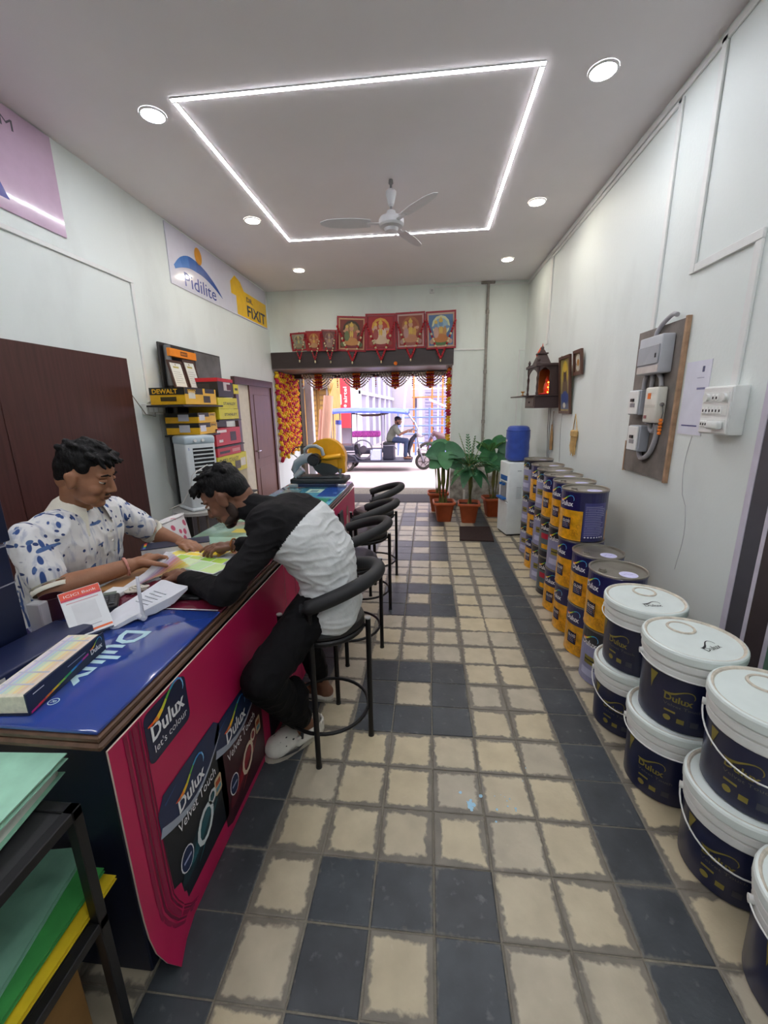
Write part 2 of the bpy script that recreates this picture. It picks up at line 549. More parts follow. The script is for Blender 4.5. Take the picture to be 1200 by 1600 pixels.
for k in range(-22, 26):
    y0, y1 = row_y(k), row_y(k + 1)
    for c in range(-10, 11):
        x0, x1 = max(XL, 0.2 * c), min(XR, 0.2 * c + 0.2)
        if x1 - x0 < 0.03: continue
        cx, cy, sx, sy = (x0 + x1) / 2, (y0 + y1) / 2, (x1 - x0) / 0.2, (y1 - y0) / 0.2
        dk = tile_dark(c, k)
        jx, jy, jr = rnd.uniform(-.001, .001), rnd.uniform(-.001, .001), rnd.uniform(-.006, .006)
        dz = rnd.uniform(-.0008, .0008)
        if -1 <= c <= 8 and -4 <= k <= 25:
            o = bpy.data.objects.new('tile', TD if dk else TB)
            COL.objects.link(o)
            o.parent = fl
            o.location = Vector((cx + jx, cy + jy, dz)) - fl.location
            o.scale = (sx, sy, 1)
            o.rotation_euler = (0, 0, jr)
        else:
            q = len(rest_v)
            rest_v += [(cx + v[0] * sx, cy + v[1] * sy, v[2] + dz) for v in tv]
            for f in tf:
                rest_f.append(tuple(i + q for i in f)); rest_m.append(1 if dk else 0); rest_uv += [tv[i][:2] for i in f]
me = bpy.data.meshes.new('outlying_tiles')
me.from_pydata([tuple(Vector(v) - fl.location) for v in rest_v], [], rest_f)
ul = me.uv_layers.new(name='tile')
for i, u in enumerate(rest_uv): ul.data[i].uv = u
me.materials.append(M_BEIGE); me.materials.append(M_DARK)
me.polygons.foreach_set('material_index', rest_m)
o = bpy.data.objects.new('outlying_tiles', me); COL.objects.link(o); o.parent = fl; o['kind'] = 'stuff'
# splashes of pale blue paint on two tiles
M_SPL = mat('blue_paint_splash', '#9cc8de', 0.5)
g = G()
for (sx, sy, n, sp, s0) in ((0.747, 0.045, 16, .022, .007), (0.90, 0.085, 12, .045, .004)):
    for i in range(n):
        a = rnd.uniform(0, 6.28); q = abs(rnd.gauss(0, sp)); r = s0 * rnd.uniform(.3, 1.2)
        x, y = sx + q * math.cos(a), sy + q * math.sin(a) * 1.2
        g.poly([(x + r * (1 + .5 * rnd.random()) * math.cos(t * .785), y + r * (1 + .5 * rnd.random()) * math.sin(t * .785), .0022 + i * 2e-5) for t in range(8)], M_SPL)
g.build('paint_splash', parent=fl)

# walls, ceiling
g = G().box(XL - .15, XL, YN, YO, -.004, ZC, M_WALL)
tag(g.build('wall_left', kind='structure'))
tag(G().box(XR, XR + .15, YN, YB + .2, -.004, ZC, M_WALL).build('wall_right', kind='structure'))
tag(G().box(XL - .15, XR + .15, YN - .15, YN, -.004, ZC, M_WALL).build('wall_rear', kind='structure'))
g = G().box(OX0, OX1, YB, YO, OZ, ZC, M_WALL_B).box(OX1, XR + .15, YB, YO, -.14, ZC, M_WALL_B)
g.build('wall_back', kind='structure')
tag(G().box(XL - .15, XR + .15, YN - .15, YO, ZC, ZC + .12, M_CEIL).build('ceiling', kind='structure'))
# brown cladding over the opening, the dark sill and the olive outer post
g = G().box(XL + .001, OX1 + .012, YB - .018, YB, OZ + .005, 2.452, M_BROWN).box(XL + .001, OX1 + .012, YB - .018, YO - .35, OZ - .012, OZ + .005, mat('soffit_board', '#6f6260', .35, var=.06))
g.build('trim_1', kind='structure')
tag(G().box(XL, OX1 + .0, YB + .005, 6.22, -.12, .006, mat('grey_granite_sill', '#39373b', 0.8, var=.2, scale=60)).build('trim_2', kind='structure'))
tag(G().box(XL, XL + .07, YO - .02, YO + .22, -.15, OZ, mat('olive_post', '#4a4030', .5, var=.1)).build('trim_3', kind='structure'))
tag(G().box(XL, OX1, YO - .32, YO - .12, OZ - .085, OZ - .012, mat('shutter_box', '#3f3236', .5, var=.1)).build('trim_4', kind='structure'))
tag(G().box(XL - .2, XR + .3, 6.22, 6.9, -.15, -.02, mat('cement_ramp', '#c9c0bd', .8, var=.08, scale=6)).build('trim_5', kind='structure'))

# brown laminate panel against the left wall
M_LAM = mat('reddish_brown_laminate', '#4a2a27', 0.32, var=0.22, scale=5, stretch=(1, 9, .5))
pn = thing('laminate_partition', 'tall reddish brown laminate partition behind the seated seller', 'partition', (XL + .02, .8, 0))
ys = [-1.4, -.16, .94, 2.08]
for a, b in zip(ys, ys[1:]):
    G().box(XL + .003, XL + .04, a + .002, b - .002, .0, 1.992, M_LAM, bev=.003).build('laminate_sheet', pn)

# door in the left wall
dr = tag(G().box(XL, XL + .05, 4.02, 4.10, 0, 1.99, M_LAM).box(XL, XL + .05, 5.30, 5.37, 0, 1.99, M_LAM).box(XL, XL + .05, 4.10, 5.30, 1.90, 1.99, M_LAM)
         .build('door_1', kind='structure'))
M_DOOR = mat('brown_door_paint', '#6b4438', 0.4, var=.1, scale=5, stretch=(1, 6, .6))
g = G().box(XL + .002, XL + .03, 4.50, 5.30, .0, 1.90, M_DOOR)
for z0, z1 in ((.12, .72), (.86, 1.78)):
    g.box(XL + .03, XL + .036, 4.62, 5.18, z0, z1, M_DOOR, bev=.005)
lf = g.build('door_leaf', dr)
G().cyl((XL + .03, 4.56, .98), (XL + .075, 4.56, .98), .012, M_CHROME).cyl((XL + .07, 4.56, .98), (XL + .07, 4.64, .98), .009, M_CHROME).build('door_handle', lf)
G().box(XL + .002, XL + .012, 4.10, 4.50, 0, 1.90, mat('cream_board', '#d9d2bd', .6)).build('fixed_panel', dr)

# panelled door at the near end of the right wall
dr2 = tag(G().box(XR - .025, XR, .64, .675, 0, 2.05, mat('pale_lilac_trim', '#c9c4d2', .5)).build('door_2', kind='structure'))
for a, b, cc, n in ((.545, .64, '#4b4b52', 'stile'), (.52, .545, '#c9c4d2', 'bead'), (.42, .52, '#40383a', 'stile'), (.395, .42, '#c9c4d2', 'bead'), (-.35, .395, '#5d7d6c', 'panel')):
    G().box(XR - .022, XR, a + .001, b - .001, 0, 2.05, mat(n + cc, cc, .45)).build(n, dr2)

# wall trunking and pipes
def trunk(label, pts, w=.018, wall='x', m=M_TRIMW, name='cable_trunking', group='white wiring trunking'):
    g = G()
    for q, (a, b) in enumerate(zip(pts, pts[1:])):
        a = list(a)
        if q:           # butt the next length against the last one
            for i in range(3):
                if abs(b[i] - a[i]) > 1e-6: a[i] += (2 * w + .0005) * (1 if b[i] > a[i] else -1)
        lo = [min(a[i], b[i]) - w for i in range(3)]; hi = [max(a[i], b[i]) + w for i in range(3)]
        k = {'x': 0, 'y': 1}[wall[-1]]
        if wall[0] == '-': lo[k] = a[k]; hi[k] = a[k] + .014
        else: hi[k] = a[k]; lo[k] = a[k] - .014
        g.box(lo[0], hi[0], lo[1], hi[1], lo[2], hi[2], m, bev=.003)
    return g.build(name, label=label, cat='trunking', group=group)
trunk('long white wiring trunking under the ceiling along the wall with the fuse boxes', [(XR, -1.5, ZC - .045), (XR, 5.53, ZC - .045)])
trunk('second white wiring trunking just below the long ceiling run', [(XR, 1.75, ZC - .09), (XR, 4.35, ZC - .09)], w=.014)
trunk('white upright trunking dropping to the corner of the picture rail strip', [(XR, 1.39, ZC - .06), (XR, 1.39, 2.27), (XR, .90, 2.27), (XR, .90, 1.64)], w=.022)
trunk('white upright trunking dropping from the ceiling to the grey fuse box', [(XR, 1.75, ZC - .1), (XR, 1.75, 2.03)], w=.022)
trunk('thin white upright trunking above the wall shrine', [(XR, 4.35, ZC - .1), (XR, 4.28, 2.3)], w=.012)
trunk('white trunking running over the dark laminate panel to the socket', [(XL, -1.4, 2.64), (XL, 2.33, 2.64), (XL, 2.33, 1.66)], w=.016, wall='-x')
trunk('short white conduit between the framed pictures and the iron pipe', [(.96, YB, 2.41), (1.41, YB, 2.41)], w=.012, wall='y')
trunk('white conduit in the corner behind the water dispenser', [(1.94, YB, 1.2), (1.94, YB, 2.38), (2.01, YB, 2.38)], w=.008, wall='y')
trunk('white conduit under the ceiling on the street end wall', [(.66, YB, 3.30), (1.99, YB, 3.30)], w=.01, wall='y')
tag(G().box(.575, .645, YB - .03, YB, 3.215, 3.285, M_TRIMW, bev=.006).box(.595, .625, YB - .036, YB - .03, 3.235, 3.265, C('#c4c6c4', .4)).build('junction_box'), 'small white junction box high on the street end wall', 'junction box')
M_IRON = mat('weathered_iron', '#8f8a84', .55, metal=.0, var=.25, scale=20)
pp = thing('iron_pipe', 'weathered iron pipe running down the wall beside the framed pictures', 'pipe', (1.435, YB - .03, .9))
G().cyl((1.435, YB - .03, .9), (1.435, YB - .03, 3.30), .02, M_IRON).build('pipe', pp)
G().box(1.33, 1.53, YB - .055, YB, 3.305, 3.335, M_IRON, bev=.004).build('bracket', pp)
for z in (2.9, 2.05, 1.3):
    G().cyl((1.435, YB - .03, z), (1.435, YB - .03, z + .05), .027, M_IRON).build('collar', pp)

# ------------------------------------------------------------------ ceiling lights
def emit_mat(name, col, power):
    m = bpy.data.materials.new(name); m.use_nodes = True
    nt = m.node_tree
    e = nt.nodes.new('ShaderNodeEmission'); e.inputs['Color'].default_value = lin(col); e.inputs['Strength'].default_value = power
    nt.links.new(e.outputs[0], nt.nodes['Material Output'].inputs['Surface'])
    return m
M_LED = emit_mat('led_diffuser_glow', '#fbfaff', LED_POWER)
M_DL_N = emit_mat('downlight_cool_glow', '#f4f6ff', DOWNLIGHT_POWER)
M_DL_W = emit_mat('downlight_warm_glow', '#fff3df', DOWNLIGHT_POWER)
M_ALU = mat('white_aluminium_channel', '#dcdcdc', .4, metal=.3)
lx0, lx1, ly0, ly1 = -.945, 1.168, 1.50, 3.638
for lab, a, b in (('ceiling light strip on the near edge of the square, by the laminate side', (lx0, ly0), (.125, ly0)),
                  ('ceiling light strip on the near edge of the square, by the fuse box side', (.14, ly0), (lx1, ly0)),
                  ('ceiling light strip running along the side of the square over the counter', (lx0, ly0 + .04), (lx0, ly1)),
                  ('ceiling light strip running along the side of the square over the paint tins', (lx1, ly0 + .04), (lx1, ly1)),
                  ('ceiling light strip on the far edge of the square, over the counter', (lx0 + .03, ly1), (.19, ly1)),
                  ('ceiling light strip on the far edge of the square, over the paint tins', (.235, ly1), (lx1 - .03, ly1)),
                  ('ceiling light strip of the added second square, unseen behind the viewer, its rear edge', (lx0, -2.9), (lx1, -2.9)),  # this square is unseen, added to brighten the near part of the room
                  ('ceiling light strip of the added second square, unseen behind the viewer, its front edge', (lx0, -.9), (lx1, -.9)),
                  ('ceiling light strip of the added second square, unseen behind the viewer, counter side', (lx0, -2.86), (lx0, -.94)),
                  ('ceiling light strip of the added second square, unseen behind the viewer, bucket side', (lx1, -2.86), (lx1, -.94))):
    t = thing('led_light_strip', lab, 'ceiling light', ((a[0] + b[0]) / 2, (a[1] + b[1]) / 2, ZC - .012), group='strips of the glowing square on the ceiling')
    w = .0125
    G().box(min(a[0], b[0]) - w, max(a[0], b[0]) + w, min(a[1], b[1]) - w, max(a[1], b[1]) + w, ZC - .006, ZC - .0005, M_ALU).build('channel', t)
    w = .0115
    G().box(min(a[0], b[0]) - w, max(a[0], b[0]) + w, min(a[1], b[1]) - w, max(a[1], b[1]) + w, ZC - .0072, ZC - .006, M_LED).build('diffuser', t)
for lab, x, y, mm in (('round ceiling downlight nearest the pink signboard', -1.142, 1.605, M_DL_N), ('round ceiling downlight nearest the fuse box wall corner', 1.512, 1.60, M_DL_N),
                      ('round ceiling downlight beside the white signboard', -1.14, 3.106, M_DL_W), ('round ceiling downlight above the wall shrine side', 1.53, 3.116, M_DL_W),
                      ('small distant ceiling downlight near the row of deity pictures', -1.143, 4.614, M_DL_W), ('small distant ceiling downlight near the iron pipe', 1.542, 4.624, M_DL_W),
                      ('added round ceiling downlight, unseen above the near counter end', -1.142, .10, M_DL_N), ('added round ceiling downlight, unseen above the near buckets', 1.52, .10, M_DL_N),  # these and the next pair are out of view, added as foreground fill
                      ('added round ceiling downlight, unseen behind the viewer, counter side', -1.142, -1.41, M_DL_N), ('added round ceiling downlight, unseen behind the viewer, bucket side', 1.52, -1.41, M_DL_N)):
    t = thing('ceiling_downlight', lab, 'ceiling light', (x, y, ZC - .01), group='round downlights')
    G().lathe([(.079, ZC - .0005), (.079, ZC - .008), (.068, ZC - .010), (.066, ZC - .006)], mat('white_trim_ring', '#e8e8e8', .4), c=(x, y, 0)).build('trim_ring', t)
    g = G(); g.disc((x, y, ZC - .006), .067, mm, nrm=(0, 0, -1)); g.build('diffuser', t)

# ceiling fan at rest
FX, FY = .253, 2.555
M_FANW = mat('white_fan_enamel', '#d5d6da', .35, var=.03)
fan = thing('ceiling_fan', 'white ceiling fan hanging inside the glowing square', 'fan', (FX, FY, 2.97))
G().lathe([(.004, ZC - .002), (.016, ZC - .004), (.02, ZC - .03), (.006, ZC - .045)], C('#9a9a9c', .4, metal=.8), c=(FX, FY, 0), n=16).build('hook_cover', fan)
G().cyl((FX, FY, 3.06), (FX, FY, ZC - .02), .0095, C('#8c8c90', .4, metal=.6), n=10).build('downrod', fan)
G().lathe([(.010, 3.275), (.026, 3.272), (.044, 3.255), (.042, 3.235), (.024, 3.165), (.012, 3.15)], M_FANW, c=(FX, FY, 0), n=20).build('canopy', fan)
G().lathe([(.012, 3.125), (.034, 3.12), (.05, 3.085), (.092, 3.072), (.104, 3.055), (.104, 3.02), (.092, 3.004), (.06, 2.994), (.05, 2.972), (0.0, 2.968)], M_FANW, c=(FX, FY, 0)).build('motor', fan)
for k in range(3):
    a = R(68 + 120 * k)
    M4 = Matrix.Translation((FX, FY, 3.03)) @ Matrix.Rotation(a, 4, 'Z')
    bl = G()
    out = []
    for i in range(13):
        t = i / 12; x = .17 + .41 * t; w = .047 + .018 * math.sin(math.pi * min(1, t * 1.1)) - (.03 * max(0, t - .88) / .12)
        out.append((x, w, .012 - .0 * t))
    pts = [(x, w, .004 + w * .18) for x, w, z in out] + [(x, -w, .004 - w * .18) for x, w, z in reversed(out)]
    n = len(out)
    vs = pts + [(p[0], p[1], p[2] - .004) for p in pts]
    fs = []
    for i in range(n - 1):
        j = 2 * n - 1 - i
        fs.append((i, i + 1, j - 1, j)); fs.append((2 * n + j, 2 * n + j - 1, 2 * n + i + 1, 2 * n + i))
    for i in range(2 * n):
        fs.append((i, (i + 1) % (2 * n), 2 * n + (i + 1) % (2 * n), 2 * n + i))
    bl.add(vs, fs, M_FANW, False, M4)
    b = bl.build('blade', fan)
    G().box(.085, .20, -.018, .018, -.004, .002, M_FANW, bev=.001, M=M4).build('blade_arm', b)

# ================================================================== the counter
M_NAVYL = mat('navy_laminate', '#151c33', .38, var=.12, scale=8)
M_WOODE = mat('brown_edge_moulding', '#5a4030', .4, var=.3, scale=10, stretch=(4, .6, 4))
M_BLUEG = mat('blue_print_under_glass', '#27418f', .08, var=.08, scale=3, coat=1.0)
M_MAROON = mat('maroon_print_under_glass', '#6a1c31', .10, var=.25, scale=4, coat=.8)
M_GREENG = mat('pale_green_print_under_glass', '#86a893', .10, var=.3, scale=7, coat=.8)
M_TEALG = mat('teal_print_under_glass', '#4f98ad', .10, var=.35, scale=5, coat=.8)
M_MAG = mat('magenta_banner', '#b5174f', .42, var=.05, scale=4)
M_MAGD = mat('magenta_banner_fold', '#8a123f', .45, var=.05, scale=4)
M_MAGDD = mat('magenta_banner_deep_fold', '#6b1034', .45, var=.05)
M_WHITEP = mat('white_print', '#e9e9ec', .45, var=.02)
M_NAVYP = mat('navy_print', '#121c3c', .4, var=.08)
ct = thing('service_counter', 'long shop counter with blue glass top and magenta front', 'counter', (-.48, 1.07, 0))
CX0, CX1, CY0, CY1, CZ = -.80, -.168, -.606, 2.744, .85
G().box(CX0 + .03, CX1 - .035, CY0 + .045, CY1 - .03, 0, .80, M_NAVYL, bev=.004).build('cabinet_body', ct)
g = G().box(CX0, CX1, CY0, CY1, .802, .822, M_WOODE, bev=.006).box(CX0 + .006, CX1 - .006, CY0 + .006, CY1 - .006, .822, .838, M_WOODE, bev=.004)
top = g.build('worktop', ct)
for a, b, mm, nm in ((CY0 + .012, -.012, M_BLUEG, 'blue_glass_sheet'), (-.004, .66, M_MAROON, 'maroon_glass_sheet'), (.664, 1.70, M_GREENG, 'green_glass_sheet'), (1.704, CY1 - .012, M_TEALG, 'teal_glass_sheet')):
    G().box(CX0 + .012, CX1 - .012, a, b, .838, CZ, mm, bev=.004, seg=2).build(nm, top)
up = lambda x, y, z=CZ + .0008: plane((x, y, z), (0, -1, 0), (1, 0, 0))
M_PALE = mat('pale_cyan_print', '#b9dbe6', .2, var=.05)
g = G()
dulux(g, up(-.428, -.165), 0, 0, .285, M_PALE, swoosh=False)
g.build('glass_lettering', top); g = G(); put_text(g, 'R', up(-.375, -.505), 0, 0, .018, M_PALE)
fnr = up(-.369, -.509)
put_strip(g, [(.012 * math.cos(t * .3927), .012 * math.sin(t * .3927)) for t in range(17)], [.0012] * 17, fnr, M_PALE)
g.build('registered_mark', top)
g = G(); put_rect(g, -.0, 0, .0065, .60, up(-.79, -.004), M_WHITEP); g.build('white_divider_line', top)
# pictures of rooms printed under the far sheets
flat = plane((0, 0, CZ + .0008), (1, 0, 0), (0, 1, 0))
g = G()
for (x0, y0, x1, y1, h) in ((-.36, 2.0, -.19, 2.72, '#2a4f9c'), (-.60, 2.42, -.40, 2.58, '#b6d6c9'), (-.57, 2.45, -.44, 2.55, '#3b5c74'), (-.36, 2.45, -.26, 2.56, '#22406f'),
                           (-.50, 2.16, -.30, 2.32, '#bcd9c6'), (-.47, 2.18, -.40, 2.28, '#7d9aa0'), (-.72, 2.05, -.56, 2.3, '#6d8a8e'), (-.78, 1.8, -.6, 1.95, '#6fb5c4'), (-.42, 1.76, -.22, 1.93, '#3f9277'),
                           (-.30, 1.82, -.2, 1.9, '#2f6fae'), (-.76, 2.4, -.66, 2.62, '#8fc7d6')):
    z = rnd.uniform(0, .0004)
    g = G(); put_rect(g, x0, y0, x1, y1, lambda u, v, z=z: flat(u, v) + Vector((0, 0, z)), C(h, .15)); g.build('printed_picture', top)
g = G(); put_text(g, 'M', up(-.245, 2.16, CZ + .0016), 0, 0, .05, M_PALE)
for (x0, y0, x1, y1, h) in ((-.70, 1.2, -.5, 1.5, '#9fc2a4'), (-.45, 1.1, -.24, 1.3, '#6d9d8b'), (-.6, .95, -.48, 1.03, '#c2b45c'), (-.34, 1.42, -.24, 1.6, '#4f9478'), (-.74, .72, -.5, .86, '#93b7a2')):
    q = G(); put_rect(q, x0, y0, x1, y1, flat, C(h, .15)); q.build('printed_picture', top)
g.build('printed_letter', top)

# front banner, three sheets; the nearest has a curled bottom corner
BX = -.160
def banner(y0, y1, curl=False):
    g = G(); n, mz = 14, 12
    vs = []
    for i in range(n + 1):
        for j in range(mz + 1):
            y = y0 + (y1 - y0) * i / n; z = .004 + (.800 - .004) * j / mz
            x = BX
            if curl:
                t = max(0, 1 - (y - y0) / .22) * max(0, 1 - z / .34)
                x += .035 * t * t
                y += .055 * max(0, 1 - z / .20) ** 2 * max(0, 1 - (y - y0) / .2)
            vs.append((x, y, z))
    fs = [(i * (mz + 1) + j, (i + 1) * (mz + 1) + j, (i + 1) * (mz + 1) + j + 1, i * (mz + 1) + j + 1) for i in range(n) for j in range(mz)]
    vb = [(p[0] - .005, p[1], p[2]) for p in vs]
    g.add(vs, fs, M_MAG, True)
    edge = mat('board_edge', '#cbb9ae', .7)
    N = len(vs)
    g.add(vb, [tuple(reversed(f)) for f in fs], edge, True)
    ring = [j for j in range(mz + 1)] + [i * (mz + 1) + mz for i in range(1, n + 1)] + [n * (mz + 1) + j for j in range(mz - 1, -1, -1)] + [i * (mz + 1) for i in range(n - 1, 0, -1)]
    g.add(vs + vb, [(ring[i], ring[(i + 1) % len(ring)], N + ring[(i + 1) % len(ring)], N + ring[i]) for i in range(len(ring))], edge)
    return g.build('banner_sheet', ct)
sheet = banner(-.597, .60, True)
banner(.604, 1.72); banner(1.724, 2.70)
fr = plane((BX + .0015, 0, 0), (0, 1, 0), (0, 0, 1))
def frc(u, v):      # follows the curled corner
    t = max(0, 1 - (u + .597) / .22) * max(0, 1 - v / .34)
    return Vector((BX + .0015 + .035 * t * t, u + .055 * max(0, 1 - v / .20) ** 2 * max(0, 1 - (u + .597) / .2), v))
g = G()
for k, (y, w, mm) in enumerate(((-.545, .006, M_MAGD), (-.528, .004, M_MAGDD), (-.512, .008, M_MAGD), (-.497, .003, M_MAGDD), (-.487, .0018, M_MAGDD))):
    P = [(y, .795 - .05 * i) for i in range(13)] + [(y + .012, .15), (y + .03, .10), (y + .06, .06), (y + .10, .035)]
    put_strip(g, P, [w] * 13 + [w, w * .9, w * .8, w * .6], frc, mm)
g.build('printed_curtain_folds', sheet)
g = G()
put_rect(g, -.482, .637, -.292, .822 - .03, fr, M_NAVYP, r=.022)
fr2 = plane((BX + .003, 0, 0), (0, 1, 0), (0, 0, 1))
dulux(g, fr2, -.462, .700, .150, M_WHITEP)
put_text(g, "let's colour", fr2, -.458, .662, .033, M_WHITEP, width=.150)
g.build('printed_logo_tile', sheet)
def pack(y0, y1, z0, z1, body, glow, nm, ly, tl, txt_w):
    g = G(); w = y1 - y0; h = z1 - z0
    navy = C('#16284f', .4); nav2 = C('#25497f', .4)
    put_poly(g, [(y0 + .012, z0 + .02), (y0 + .05, z0), (y1 - .01, z0 - .0), (y1, z0 + .05), (y1, z1 - .03), (y1 - .03, z1), (y0 + .03, z1), (y0, z1 - .04)], fr, C(body, .4))
    # navy cap with a silver rim that sags in the middle
    P = [(y0, z1 - .04), (y0 + .03, z1), (y1 - .03, z1), (y1, z1 - .03)]
    S_ = [(y1 - w * k / 8, z1 - .07 - .07 * math.sin(math.pi * k / 8) - .03 * k / 8) for k in range(9)]
    o1 = plane((BX + .0022, 0, 0), (0, 1, 0), (0, 0, 1))
    put_poly(g, P + S_, o1, navy)
    put_strip(g, S_, [.002 + .012 * k / 8 for k in range(9)], plane((BX + .0026, 0, 0), (0, 1, 0), (0, 0, 1)), C('#9aa3b4', .35))
    put_strip(g, [(y0 + .03, z1 - .035), (y0 + w * .25, z1 - .022)], [.004, .001], plane((BX + .0028, 0, 0), (0, 1, 0), (0, 0, 1)), nav2)
    o2 = plane((BX + .0030, 0, 0), (0, 1, 0), (0, 0, 1)); o3 = plane((BX + .0036, 0, 0), (0, 1, 0), (0, 0, 1))
    for k, (a, b, s, hh) in enumerate(((.5, .30, .36, glow[0]), (.55, .32, .26, glow[1]), (.6, .22, .18, glow[2]))):
        pts = [(y0 + w * (a + s * math.cos(t) * 1.0 + .12 * math.sin(t)), z0 + h * (b + s * .42 * math.sin(t) + .10 * math.cos(t))) for t in [q * .5236 for q in range(12)]]
        put_poly(g, pts, plane((BX + .0024 + .0002 * k, 0, 0), (0, 1, 0), (0, 0, 1)), C(hh, .4))
    # a ring-handled ornament
    for k in range(10):
        pass
    put_strip(g, [(y0 + w * .56 + .045 * math.cos(t * .5236), z0 + h * .31 + .05 * math.sin(t * .5236) + .015 * math.cos(t * .5236)) for t in range(13)], [.008] * 13, o3, C(glow[3], .35))
    put_strip(g, [(y0 + w * .72 + .02 * math.cos(t * .7854), z0 + h * .43 + .022 * math.sin(t * .7854)) for t in range(9)], [.005] * 9, o3, C(glow[3], .35))
    dulux(g, o3, ly, z1 - .125, w * .42, M_WHITEP)
    put_text(g, 'Velvet Touch', o3, tl, z0 + h * .565, .05, M_WHITEP, width=txt_w)
    put_disc(g, y0 + w * .24, z0 + h * .30, .034, o2, M_WHITEP, rv=.042); put_disc(g, y0 + w * .24, z0 + h * .30, .030, o3, navy, rv=.038)
    put_rect(g, y0 + w * .24 - .02, z0 + h * .30 - .004, y0 + w * .24 + .02, z0 + h * .30 + .004, plane((BX + .0042, 0, 0), (0, 1, 0), (0, 0, 1)), C('#9aa3c4', .4))
    put_rect(g, y1 - .075, z0 + h * .36, y1 - .03, z0 + h * .52, o2, C('#c9b48c', .4), r=.01)
    put_rect(g, y1 - .068, z0 + h * .44, y1 - .037, z0 + h * .49, o3, C('#b5502f', .4)); put_rect(g, y1 - .068, z0 + h * .39, y1 - .037, z0 + h * .43, o3, C('#5d93a8', .4))
    return g.build(nm, sheet)
pack(-.490, -.150, .095, .520, '#0c141f', ('#123039', '#1c5560', '#2c7d86', '#d6dde0'), 'printed_paint_pack', -.41, -.425, .215)
pack(-.190, .190, .035, .490, '#3a0f1c', ('#5c1522', '#93202a', '#c53a2c', '#dccbb2'), 'printed_paint_pack', -.115, -.125, .24)
for y in (.26, .42):     # more packs and people printed further along
    g = G(); put_rect(g, y, .04, y + .13, .40, fr, C('#2a1022', .4)); g.build('printed_paint_pack', sheet)
for y0 in (2.0, 2.25):
    g = G(); put_rect(g, y0, .2, y0 + .09, .62, fr, C('#d8c3b4', .4), r=.04); put_disc(g, y0 + .05, .66, .045, fr2, C('#8a5c48', .4)); g.build('printed_figure', sheet)
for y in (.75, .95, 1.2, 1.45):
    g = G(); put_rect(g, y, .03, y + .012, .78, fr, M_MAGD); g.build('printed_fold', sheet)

# ================================================================== bar stools
M_LEATH = mat('black_leatherette', '#131416', .38, var=.15, scale=30, bump=.15, bscale=250)
M_PAD = mat('charcoal_foam_armrest', '#1b1c1f', .6, var=.1, scale=40)
def make_stool(label):
    t = thing('bar_stool', label, 'stool', (0, 0, 0), group='bar stools along the counter')
    r = .208
    g = G(); prof = [(.0, .585), (.185, .585), (.192, .592), (.192, .604), (.186, .610), (.0, .610)]
    g.lathe(prof, M_BLACKM, n=32); g.build('seat_ring', t, local=True)
    g = G(); g.lathe([(.0, .608), (.178, .608), (.189, .618), (.191, .632), (.184, .648), (.165, .659), (.12, .666), (.06, .669), (0, .670)], M_LEATH, n=32)
    g.build('seat', t, local=True)
    for k, (a, zt) in enumerate(((-90, .80), (0, .632), (90, .80), (180, .632))):
        x, y = r * math.cos(R(a)), r * math.sin(R(a))
        lg = G().cyl((x, y, .006), (x, y, zt), .0125, M_BLACKM, n=12).build('leg', t, local=True)
        q = G(); q.cyl((x, y, 0), (x, y, .010), .0145, M_BLACK, n=12); q.build('foot_cap', lg, local=True)
        if k in (1, 3):
            q = G(); q.cyl((x, y, zt), (x, y, zt + .006), .0135, C('#b8b8b6', .5), n=12); q.build('end_cap', lg, local=True)
        q = G(); q.cyl((x * .9, y * .9, .598), (x, y, .598), .008, M_BLACKM, n=8); q.build('bracket', lg, local=True)
    g = G(); g.tube([(.196 * math.cos(R(a)), .196 * math.sin(R(a)), .165) for a in range(0, 360, 10)], .0085, M_BLACKM, n=8, closed=True); g.build('foot_ring', t, local=True)
    P = []
    for i in range(31):
        a = R(-98 + 196 * i / 30)
        s = math.sin(math.pi * i / 30)
        P.append(((.205 + .055 * s ** 1.3) * math.cos(a), .212 * math.sin(a), .775 + .095 * s ** 1.2))
    g = G(); g.tube(P, [.024] + [.031] * 29 + [.024], M_PAD, n=14); g.build('backrest', t, local=True)
    return t
st0 = make_stool('black bar stool that the customer sits on')
st0.location = (.095, .375, 0); WM[st0.name] = Matrix.Translation((.095, .375, 0)); st0.rotation_euler = (0, 0, 0)
for y, x, rz, lab in ((1.13, .066, R(4), 'empty black bar stool right behind the customer, second along the counter'),
                      (1.71, .074, R(-5), 'empty black bar stool third along the counter'),
                      (2.36, .075, R(8), 'empty black bar stool farthest along the counter, nearest the street')):
    dup(st0, (x, y, 0), rz, lab)

# ================================================================== paint drums and buckets
M_DNAVY = mat('navy_tin_print', '#1b1a52', .3, var=.06, coat=.3)
M_DYEL = mat('ochre_gloss_print', '#e0a019', .3, var=.28, scale=28, coat=.3)
M_DBOX = mat('dark_navy_box_print', '#15163a', .3, coat=.3)
M_DLIL = mat('lilac_grey_print', '#8f90b4', .35, var=.05, coat=.3)
M_DINFO = mat('violet_info_print', '#3b3a7c', .35, coat=.3)
M_DBLK = mat('charcoal_tin_print', '#1e1f2b', .3, coat=.3)
M_DGRY = mat('slate_tin_print', '#56646a', .3, coat=.3)
M_TINLID = mat('dull_tin_lid', '#9b968c', .38, metal=.75, var=.15, scale=12)
M_STICK = mat('lilac_sticker', '#cfcdf0', .6)
M_GOLD = mat('gold_print', '#877b34', .4, var=.1)
M_DRED = mat('red_label', '#b12338', .4)
DR_, DH = .146, .340
